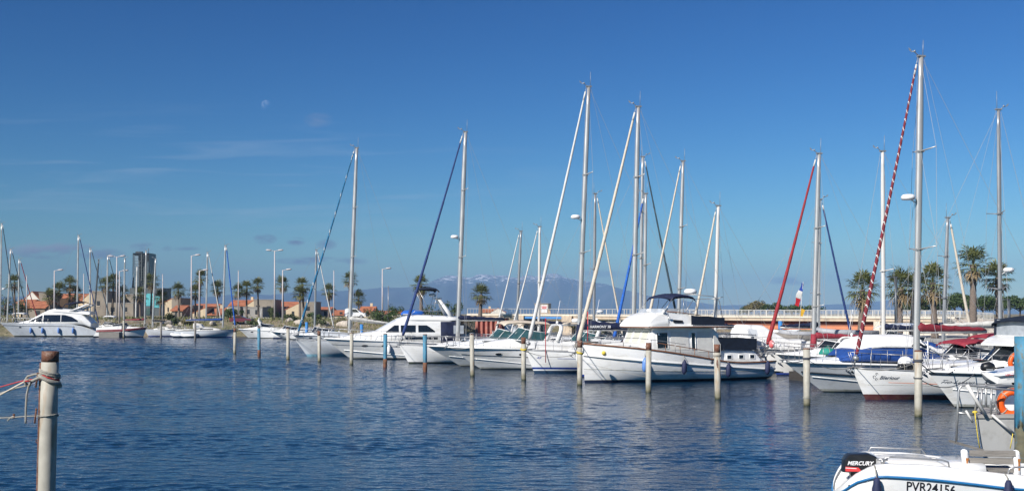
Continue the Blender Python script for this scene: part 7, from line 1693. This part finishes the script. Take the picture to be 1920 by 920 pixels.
# ------------------------------------------------------------------ the near post on the left, with its ropes
def near_post():
    d = 17.0; t = thing('mooring_post', 'large white mooring post in the foreground with a rusty head and rope loops', 'mooring post', (xat(87.5, d), d, 0))
    z0 = zat(915, d); top = zat(658, d); dx = (95 - 88) * d / F; s_ = dx / (top - z0); r = .132
    ax = lambda z: Vector((s_ * (z - z0), 0, z))
    mb = MB(); mb.path([ax(z) for z in (-1.5, .3, 1, 2, top - .17)], r, 28); mb.build('pile', K['pile'], t)
    mb = MB(); mb.path([ax(top - .172), ax(top)], r * .98, 28); mb.build('pile_head', K['rust'], t)
    mb = MB(); mb.path([ax(z) + Vector((-r * .97, -.04, 0)) for z in (-.5, .5, 1.2, 2.0, top - .18)], .022, 8); mb.build('rusty_rod', K['rust'], t)
    mb = MB(); zz = zat(826, d); mb.path([ax(zz) + Vector((-r - .02 - .025 * math.sin(a), -.03, .03 * math.cos(a))) for a in [i * .6 for i in range(9)]], .007, 6); mb.build('hook', K['rust'], t)
    M = t.location
    def loop(name, lab, z, rr, m, turns=1, tilt=.05, n=26):
        o = thing(name, lab, 'rope', M + ax(z), 0, 'ropes on the near post'); g = MB()
        g.path([(math.cos(2*math.pi*i/n) * (r + rr * .9), math.sin(2*math.pi*i/n) * (r + rr * .9), i / n * rr * 1.9 - tilt * math.cos(2*math.pi*i/n) + .004 * math.sin(i * 2.1)) for i in range(n * turns + 1)], rr, 8); g.build('coil', K[m], o); return o, g
    z1 = zat(712, d)
    loop('rope_loop', 'thick grey hose loop round the near post', z1 - .02, .030, 'rope', 1, .085); loop('rope_loop', 'pale braided rope looped above the grey hose on the near post', z1 + .075, .017, 'rope', 2, .05)
    loop('rope_loop', 'thin red rope looped round the near post', z1 + .045, .011, 'redrope', 1, .06); loop('rope_loop', 'thin rope tied low round the near post', zat(780, d), .013, 'rope', 1, -.01)
    P = lambda px, py, dd=d - .12: at(px, py, dd)
    def rope(lab, pts, r_, m):
        pts = [P(*p) for p in pts]; o = pts[0].copy(); g = MB(); n = len(pts); fine = []
        for i in range(n - 1):
            for k in range(5): fine.append(pts[i].lerp(pts[i+1], k / 5))
        fine.append(pts[-1]); g.path([p - o for p in fine], r_, 7); return tag(g.build('rope', K[m], loc=o), lab, 'rope', 'ropes on the near post')
    rope('braided rope leading from the knot to the upper loop on the near post', [(46, 714), (52, 705), (66, 701), (84, 702)], .018, 'rope'); rope('thick hose end leading left from the near post', [(56, 716), (64, 712), (72, 708), (80, 706)], .026, 'rope')
    rope('red rope running left from the near post', [(-40, 733, 18.5), (0, 725, 17.6), (40, 714), (58, 711), (74, 711)], .010, 'redrope')
    rope('upper white rope running left from the knot on the near post', [(-40, 756, 18.5), (0, 740, 17.6), (22, 728), (48, 714)], .013, 'sailcream'); rope('lower white rope running left from the knot on the near post', [(-40, 748, 18.4), (0, 737, 17.6), (30, 727), (52, 722)], .013, 'rope')
    rope('rope end hanging straight down from the knot', [(54, 722), (50, 740), (48.5, 765), (48, 793)], .016, 'rope'); rope('thin low rope running left from the near post', [(-40, 784, 18.4), (0, 783), (25, 782), (45, 780), (76, 779)], .010, 'rope')
    rope('frayed rope tail tied on the thin low rope', [(14, 788), (20, 782), (27, 779), (22, 784)], .012, 'rope')
    k = thing('rope_knot', 'bulky rope knot beside the near post', 'knot', P(53, 717)); g = MB(); g.path([(math.cos(i * .9) * .045, math.sin(i * 1.7) * .04, math.sin(i * .9) * .05) for i in range(18)], .020, 7); g.build('strand', K['rope'], k)
    g = MB(); g.path([(-.05, -.03, .02), (0, -.05, .03), (.05, -.03, .02)], .014, 6); g.build('red_strand', K['redrope'], k)
    for lab, a, b in (('rusty pin through the upper rope at the near post', (71, 700), (67, 726)), ('rusty pin through the low rope at the near post', (68, 767), (65, 793)), ('small rusty shackle on the thin low rope', (26, 777), (27, 784))):
        p, q = P(*a), P(*b); o = thing('shackle_pin', lab, 'pin', p, 0, 'rusty pins on the near post ropes'); g = MB(); g.tube((0, 0, 0), tuple(q - p), .014, n=7); g.build('pin', K['rust'], o)
        g = MB(); g.ball((0, 0, 0), .02, 8, 6); g.build('pin_head', K['rust'], o)
near_post()
for px, y0, y1, lab in ((232, 600, 634, 'brown mooring post before the red striped day boat'), (302, 604, 634, 'thin brown post before the small pale yacht'), (366, 602, 638, 'thin brown post before the blue boom cover yacht')):
    d = F * HC / (y1 - HY); t = thing('mooring_post', lab, 'mooring post', (xat(px, d), d, 0), 0, 'small posts off the far bank')
    mb = MB(); mb.path([(0, 0, -1), (0, 0, zat(y0, d))], [.14, .13], 10); mb.build('pile', K['pile'] if px == 232 else K['greywood'], t)
    mb = MB(); mb.path([(0, 0, zat(y0, d)), (0, 0, zat(y0, d) + .08)], [.15, .12], 10); mb.build('pile_head', K['rust'], t)
mb = MB(); d = 158.5; mb.box((xat(207, d), d, .35), (3.0, 1.2, .9)); tag(mb.build('dock', K['greywood']), kind='structure')
# ------------------------------------------------------------------ blue pile on the right edge
def blue_pile():
    d = 22.0; r = .165; t = thing('mooring_post', 'thick blue mooring pile with flaking paint at the right edge', 'mooring post', (xat(1903, d) + r, d, 0)); zt = zat(630, d); zp = zat(802, d)
    rg = random.Random(6); mb = MB(); mb.path([(0, 0, -1.2), (0, 0, zp + .12)], r * .97, 28); mb.build('bare_foot', K['weedy'], t)
    mb = MB(); n = 36; rings = [[(math.cos(2*math.pi*i/n) * r, math.sin(2*math.pi*i/n) * r, z + (w_ * .05 * math.sin(i * 1.7) + w_ * .04 * math.sin(i * .6 + 1))) for i in range(n)] for z, w_ in ((zp, 1), (lerp(zp, zt, .3), 0), (lerp(zp, zt, .7), 0), (zt, 0))]
    mb.loft(rings); mb.build('painted_shaft', K['bluepile'], t)
blue_pile()
# ------------------------------------------------------------------ grey workboat with its rails
def workboat():
    d = 24.6; P = lambda px, py, dd=d: at(px, py, dd); O = P(1835, 780); O.z = 0
    t = thing('workboat', 'grey plated boat with tubular rails and a boarding step, behind the blue pile', 'workboat', O)
    def B(mb, n, m): mb.v = [tuple(Vector(v) - O) for v in mb.v]; return mb.build(n, K[m], t)
    mb = MB(); X0, X1 = P(1829, 0).x, P(1990, 0).x; zt = zat(779, d)
    for zz in (0,): mb.loft([[(x + .25 * (1 - k) , y, z) for x, y, z, k in ((X0 + .10, d + .1, -.4, 0), (X0, d, zt, 1))], [(X1, d + .1, -.4), (X1, d, zt)], [(X1, d + 1.9, -.4), (X1, d + 2, zt)], [(X0 + 1.15, d + 1.9, -.4), (X0 + .95, d + 2, zt)], [(X0 + .35, d + .1, -.4), (X0, d, zt)]], closed=False, smooth=False)
    B(mb, 'hull', 'hullgrey'); mb = MB(); mb.loft([[(x, y, zt - .05), (x, y, zt + .02)] for x, y in ((X0 - .03, d - .03), (X1, d - .03), (X1, d + 2.03), (X0 + .95, d + 2.03), (X0 - .03, d - .03))], closed=False, smooth=False); mb.add([(X0 - .03, d - .03, zt + .02), (X1, d - .03, zt + .02), (X1, d + 2.03, zt + .02), (X0 + .95, d + 2.03, zt + .02)], [(0, 1, 2, 3)]); B(mb, 'deck', 'concrete_grey')
    mb = MB(); r = .027
    def tb(a, b, rr=r, da=d, db=d): mb.tube(P(a[0], a[1], da), P(b[0], b[1], db), rr, n=8)
    mb.path([P(1793, 828), P(1796, 760), P(1798, 730), P(1803, 722), P(1815, 721), P(1860, 727), P(1930, 734)], r, 8)
    tb((1796, 773), (1829, 777), .022); tb((1835, 727), (1827, 775)); tb((1859, 728), (1858, 776)); tb((1841, 728), (1839, 776), r, d + .8, d + .8)
    mb.path([P(1838, 776, d + 1.2), P(1840, 735, d + 1.2), P(1846, 722, d + 1.2), P(1860, 721, d + 1.2), P(1930, 724, d + 1.2)], .022, 8)
    mb.path([P(1858, 750), P(1866, 754), P(1869, 765), P(1869, 780)], .02, 8); mb.path([P(1861 + 5 * math.cos(a), 762 + 7 * math.sin(a)) for a in [i * .5 for i in range(13)]], .012, 6)
    B(mb, 'guard_rail', 'railsteel')
    mb = MB(); mb.tube(P(1813, 721, d - .1), P(1848, 778, d - .1), .042, n=10); B(mb, 'diagonal_brace', 'aluwhite'); mb = MB(); mb.tube(P(1860, 777, d - .1), P(1901, 812, d - .1), .03, n=8); B(mb, 'lower_brace', 'aluwhite'); mb = MB(); mb.tube(P(1811, 769, d - .1), P(1824, 791, d - .1), .026, n=8); B(mb, 'step_brace', 'aluwhite')
    mb = MB(); a, b = P(1792, 829), P(1838, 842); mb.loft([[(p.x, d + y, p.z + z) for y, z in ((-.2, -.03), (.4, -.03), (.4, .03), (-.2, .03))] for p in (a, b)], smooth=False); B(mb, 'boarding_step', 'greywood')
    mb = MB(); c = P(1890, 748, d + 1.3); mb.box((c.x + .1, c.y, c.z), (.75, .08, .62)); B(mb, 'dark_panel', 'navypanel'); mb = MB(); c = P(1886, 768, d + 1.0); mb.box((c.x + .1, c.y, c.z), (.62, .12, .26)); B(mb, 'locker', 'white')
    lifebuoy('orange lifebuoy on the grey workboat rail beside the blue pile', P(1899, 755, d + .35), .27, 8, R(-10))
    def rp(lab, pts, rr):
        pts = [P(*p, d - .14) for p in pts]; o = pts[0].copy(); g = MB(); g.path([p - o for p in pts], rr, 6); tag(g.build('rope', K['yellowrope'], loc=o), lab, 'rope', 'yellow ropes on the grey workboat')
    rp('yellow rope hanging from the grey workboat rail to its boarding step', [(1828, 772), (1829, 785), (1833, 815), (1837, 840)], .012); rp('short yellow rope below the lower brace', [(1899, 812), (1897, 825), (1894, 840)], .011)
    k = tag(MB().ball((0, 0, 0), .05, 8, 6, sq=(1.3, 1, .7)).build('rope_knot', K['yellowrope'], loc=P(1828, 772, d - .05)), 'yellow knot on the grey workboat upright', 'knot')
K['hullgrey'] = mat('grey_plate_hull', (.40, .40, .385), .6, var=.08, scale=2, stain=(.27, .26, .23), stain_amt=.5, stain_scale=3); K['navypanel'] = mat('blue_grey_panel', (.085, .12, .19), .35, var=.2); K['railsteel'] = mat('dull_steel_tube', (.42, .42, .41), .35, metal=.6, var=.15, scale=8)
workboat()
def tender():
    d = 27.0; P = lambda px, py, dd=d: at(px, py, dd); O = P(1840, 697); t = thing('tender', 'small white tender with red lettering carried high at the right edge', 'dinghy', O, R(-1)); s = d / F
    mb = MB(); rings = []
    for x, zt, zb, w_ in ((0, 0, -.05, .03), (8, -.5, -12, .22), (20, -1.5, -20.5, .40), (65, 9, -15, .62), (120, 12, -12, .62)):
        rings.append([(x * s, 0, (zb - 3) * s), (x * s, -w_ * .8, zb * s), (x * s, -w_, (zt - 2) * s), (x * s, -w_ + .08, zt * s), (x * s, w_ - .08, zt * s), (x * s, w_, (zt - 2) * s), (x * s, w_ * .8, zb * s)])
    mb.loft(rings, matf=lambda i, j: 1 if j in (0, 6) else 0, smooth=False); mb.build('hull', [K['gel'], K['hullgrey']], t)
    text('VINCENT 02', .085, K['inkred'], t, 'hull_lettering', fmap=lambda x, y, z: (.36 + x, -.53 - x * .09, -.075 + y + x * .15), sx=1.05, shear=.1)
    mb = MB(); mb.path([(10 * s, -.16, -5 * s), (20 * s, -.44, -5 * s), (65 * s, -.66, 3 * s), (120 * s, -.66, 7 * s)], .02, 6); mb.build('rub_rail', K['gel_pale'], t)
    mb = MB(); mb.tube((18 * s, -.3, -20 * s), (18 * s, -.3, -1.05), .03, n=7); mb.tube((80 * s, -.3, -14 * s), (80 * s, -.3, -1.2), .03, n=7); mb.tube((18 * s, .3, -20 * s), (18 * s, .3, -1.05), .03, n=7); mb.build('cradle', K['railsteel'], t)
    e = thing('outboard_motor', 'small black outboard engine on the white tender with red lettering', 'outboard motor', P(1850, 689, d - .1), 0)
    mb = MB(); mb.loft([[(x, w_ * math.cos(a), z + h * math.sin(a)) for a in [2*math.pi*i/12 for i in range(12)]] for x, w_, h, z in ((-.14, .06, .05, .0), (-.10, .12, .10, .02), (.06, .13, .12, .04), (.17, .10, .09, .02), (.20, .04, .04, 0))]); mb.build('cowling', K['black'], e)
    mb = MB(); mb.tube((.15, 0, -.02), (.42, -.05, .02), .022, n=7); mb.build('tiller', K['black'], e); mb = MB(); mb.box((.02, -.12, -.04), (.16, .03, .04)); mb.build('trim_band', K['alugrey'], e)
tender()
# ------------------------------------------------------------------ the open boat in the near right corner
def openboat():
    d = 19.3; th = R(-7); O = at(1558, 912, d); O.z = 0
    t = thing('open_boat', 'white open boat with a blue rubbing strake and registration number, near right corner', 'motorboat', O, th, None)
    L_ = 5.6; yo = 0
    ztop = lambda x: sinterp(x, ((.2, .20), (.3, .38), (.5, .61), (.9, .81), (1.4, .81), (2.6, .71), (3.5, .63), (5.6, .80)))
    zrub = lambda x: sinterp(x, ((.2, .15), (.5, .47), (.9, .595), (1.4, .58), (2.6, .475), (3.5, .39), (5.6, .54)))
    half = lambda x: sinterp(x, ((.2, .10), (.24, .36), (.32, .58), (.45, .76), (.65, .90), (1.1, 1.0), (3.2, .98), (4.6, .62), (5.6, .03)))
    C = .85                                           # local y of the centre line: the near side is y = 0 at the stern corner
    def ring(x, side):
        w_ = half(x); zt, zr = ztop(x), zrub(x); cy = C
        P = [(.55, -.35), (.80, -.10), (.93, .12), (.985, zr - .05), (1.0, zr), (.99, lerp(zr, zt, .6)), (.955, zt - .015), (.92, zt), (.80, zt), (.775, zt - .02)]
        return [(x, cy + side * w_ * k, z) for k, z in P]
    xs = [.2, .22, .25, .29, .34, .40, .48, .57, .68, .8, .95, 1.2, 1.6, 2, 2.5, 3, 3.5, 4, 4.4, 4.8, 5.1, 5.35, 5.6]
    mb = MB()
    for s in (-1, 1):
        r = [ring(x, s) for x in xs]; r = r if s == -1 else [q[::-1] for q in r]; mb.loft(r, closed=False)
    a, b = ring(.2, -1), ring(.2, 1); mb.smooth = False
    for i in range(len(a) - 1): mb.add([a[i], b[i], b[i+1], a[i+1]], [(0, 1, 2, 3)])
    mb.build('hull', K['gel'], t)
    mb = MB()
    for s in (-1, 1): mb.path([(x, C + s * (half(x) * 1.0 + .012), zrub(x)) for x in xs], .024, 8)
    mb.build('rubbing_strake', K['strakeblue'], t)
    mb = MB(); mb.loft([[(x, C - half(x) * .775, .24), (x, C + half(x) * .775, .24), (x, C + half(x) * .775, .28), (x, C - half(x) * .775, .28)] for x in (.9, 1.5, 3, 4.2, 5.0)], smooth=False); mb.build('sole', K['deck'], t)
    mb = MB()
    for s in (-1, 1): mb.loft([[(x, C + s * half(x) * .79, ztop(x) - .02), (x, C + s * half(x) * .77, .26)] for x in xs[9:-2]], closed=False)
    mb.build('inner_liner', K['gel'], t)
    mb = MB(); mb.loft([[(x, C + half(x) * .92 * k, ztop(x) * (1 - .38 * (1 - abs(k) ** 6)) - .01) for k in (-1, -.85, -.6, -.2, .2, .6, .85, 1)] for x in (.2, .22, .25, .29, .34, .40, .48, .57, .68, .8, .95)], closed=False); mb.build('stern_deck', K['gel'], t)
    mb = MB(); mb.box((.98, C, .50), (.10, 1.5, .62)); mb.build('transom', K['gel'], t)
    mb = MB(); rings = []                                  # moulded stern bench and its coaming, seen above the gunwale
    for x, zt, w_ in ((1.0, .72, .66), (1.1, .78, .68), (1.6, .81, .68), (1.95, .80, .66), (2.12, .74, .64), (2.2, .6, .62)):
        rings.append([(x, C - w_, .3), (x, C - w_, zt - .06), (x, C - w_ + .06, zt), (x, C + w_ - .06, zt), (x, C + w_, zt - .06), (x, C + w_, .3)])
    mb.loft(rings); mb.build('stern_bench', K['gel_warm'], t)
    mb = MB(); rings = []
    for x, zt, w_ in ((2.12, .72, .60), (2.35, .78, .62), (2.75, .79, .62), (2.8, .5, .60)): rings.append([(x, C - w_, .3), (x, C - w_, zt - .05), (x, C - w_ + .05, zt), (x, C + w_ - .05, zt), (x, C + w_, zt - .05), (x, C + w_, .3)])
    mb.loft(rings); mb.build('engine_box', K['gel'], t)
    sx = 2.50; M = Matrix.Translation(O) @ Matrix.Rotation(th, 4, 'Z')
    for x in (2.46, 3.36):                                   # white seat frames with rust streaks
        mb = MB(); y = C - .42; mb.loft([[(x + dx - .055, y + q - .03, z), (x + dx + .055, y + q - .03, z), (x + dx + .055, y + q + .03, z), (x + dx - .055, y + q + .03, z)] for dx, q, z in ((0, 0, .3), (0, .02, .76), (-.01, .05, .94), (-.015, .06, .98))]); mb.path([(x - .015, y + .03, .98), (x - .015, y + .09, .98)], .055, 14); so = mb.build('seat_post', K['white'], t)
        mb = MB(); mb.box((x + .02, y - .012, .77), (.028, .012, .20)); mb.box((x + .02, y - .016, .855), (.045, .012, .05)); mb.build('rust_streak', K['ruststreak'], so)
    for z in (.965, .825):
        mb = MB(); y = C - .39 + (.965 - z) * .15; mb.box((2.93, y, z), (.80, .03, .108), rot=Matrix.Rotation(R(-14), 3, 'X')); mb.build('backrest_slat', K['greywood'], t)
    mb = MB(); mb.box((2.92, C - .18, .66), (.82, .42, .07)); mb.build('seat', K['greywood'], t); mb = MB(); mb.box((2.92, C - .16, .45), (.78, .36, .36)); mb.build('seat_box', K['gel'], t)
    yn = lambda x: C - half(x) * .87
    for xa, xb in ((.92, 2.05), (3.05, 4.2)):
        mb = MB(); mb.path([(xa, yn(xa), ztop(xa)), (xa + .03, yn(xa), ztop(xa) + .10), (xa + .12, yn(xa), ztop(xa) + .125), (xb - .12, yn(xb), ztop(xb) + .125), (xb - .02, yn(xb), ztop(xb) + .09), (xb, yn(xb), ztop(xb))], .017, 8); mb.build('hand_rail', K['steel'], t)
    mb = MB(); mb.path([(1.0, C + half(1) * .87, ztop(1)), (1.05, C + half(1) * .87, ztop(1) + .08), (2.0, C + half(2) * .87, ztop(2) + .10), (2.08, C + half(2) * .87, ztop(2))], .015, 8); mb.build('hand_rail', K['steel'], t)
    mb = MB(); x = .90; mb.path([(x, yn(x), ztop(x)), (x, yn(x), ztop(x) + .07)], .03, 8); mb.path([(x - .09, yn(x), ztop(x) + .075), (x + .09, yn(x), ztop(x) + .075)], .022, 8); mb.build('mooring_cleat', K['steel'], t)
    mb = MB(); mb.ball((.36, C - half(.36) - .004, .37), .022, 8, 6, sq=(1, .4, 1)); mb.build('drain', K['black'], t)
    def fm(x, y, z):
        X = 1.28 + x; Z = zrub(X) - .055 - .175 + y; k = interp(Z, ((.12, .93), (zrub(X) - .05, .985), (zrub(X), 1.0))); return (X, C - half(X) * k - .006, Z)
    text('PVR24156', .235, K['ink'], t, 'registration_number', fmap=fm, sx=.86, bold=.004)
    # outboard
    e = thing('outboard_motor', 'black outboard motor with white and red lettering on the white open boat stern', 'outboard motor', M @ Vector((.72, C, .52)), th); e.scale = (.9, .9, .9)
    prof = [(-.42, .02), (-.40, .27), (-.34, .36), (-.28, .40), (.10, .415), (.24, .36), (.42, .22), (.40, .12), (.25, .06), (-.1, .0)]
    mb = MB(); rings = []
    for y, k in ((-.20, .90), (-.17, .97), (-.10, 1.0), (.10, 1.0), (.17, .97), (.20, .90)): rings.append([(x * k, y, .2 + (z - .2) * k) for x, z in prof])
    mb.loft(rings, smooth=False); co = mb.build('cowling', K['black'], e)
    mb = MB(); mb.add([(-.385, -.206, .05), (-.05, -.206, .05), (-.12, -.206, .135), (-.38, -.206, .15)], [(0, 1, 2, 3)]); mb.build('red_flash', K['inkred'], co)
    mb = MB(); mb.add([(-.385, -.209, .115), (-.16, -.209, .105), (-.16, -.209, .118), (-.385, -.209, .128)], [(0, 1, 2, 3)]); mb.build('white_pinstripe', K['inkwhite'], co)
    text('MERCURY', .115, K['inkwhite'], co, 'cowling_lettering', shear=.28, fmap=lambda x, y, z: (-.345 + x, -.212, .185 + y - x * .0), bold=.003, sx=.98)
    mb = MB(); mb.loft([[(x - w_, -.09, z), (x + w_, -.09, z), (x + w_, .09, z), (x - w_, .09, z)] for x, w_, z in ((-.05, .22, .04), (-.1, .12, -.2), (-.14, .10, -.9))], smooth=False); mb.build('drive_leg', K['black'], e)
    mb = MB(); mb.box((.14, 0, -.02), (.16, .3, .28)); mb.path([(.20, 0, .10), (.45, -.04, .20), (.62, -.05, .20)], .03, 8); mb.build('bracket_and_tiller', K['black'], e)
    mb = MB(); mb.path([(.22, -.10, .06), (.22, -.10, .20)], .022, 8); mb.path([(.15, -.10, .215), (.29, -.10, .215)], .03, 8); mb.build('white_knob', K['white'], e)
    for x, lab in ((.76, 'navy fender hung near the stern of the white open boat'), (2.98, 'navy fender hung amidships on the white open boat, at the right edge')):
        p = M @ Vector((x, C - half(x) - .12, .30)); f = fender('fender', lab, K['navyfender'], p, .42, .085, (0, .14, ztop(x) - .28), 'fenders on the white open boat')
K['strakeblue'] = mat('blue_rubbing_strake', (.015, .14, .33), .45, var=.15, scale=5); K['ruststreak'] = mat('rust_streak', (.34, .13, .03), .8, var=.4, scale=30)
openboat()
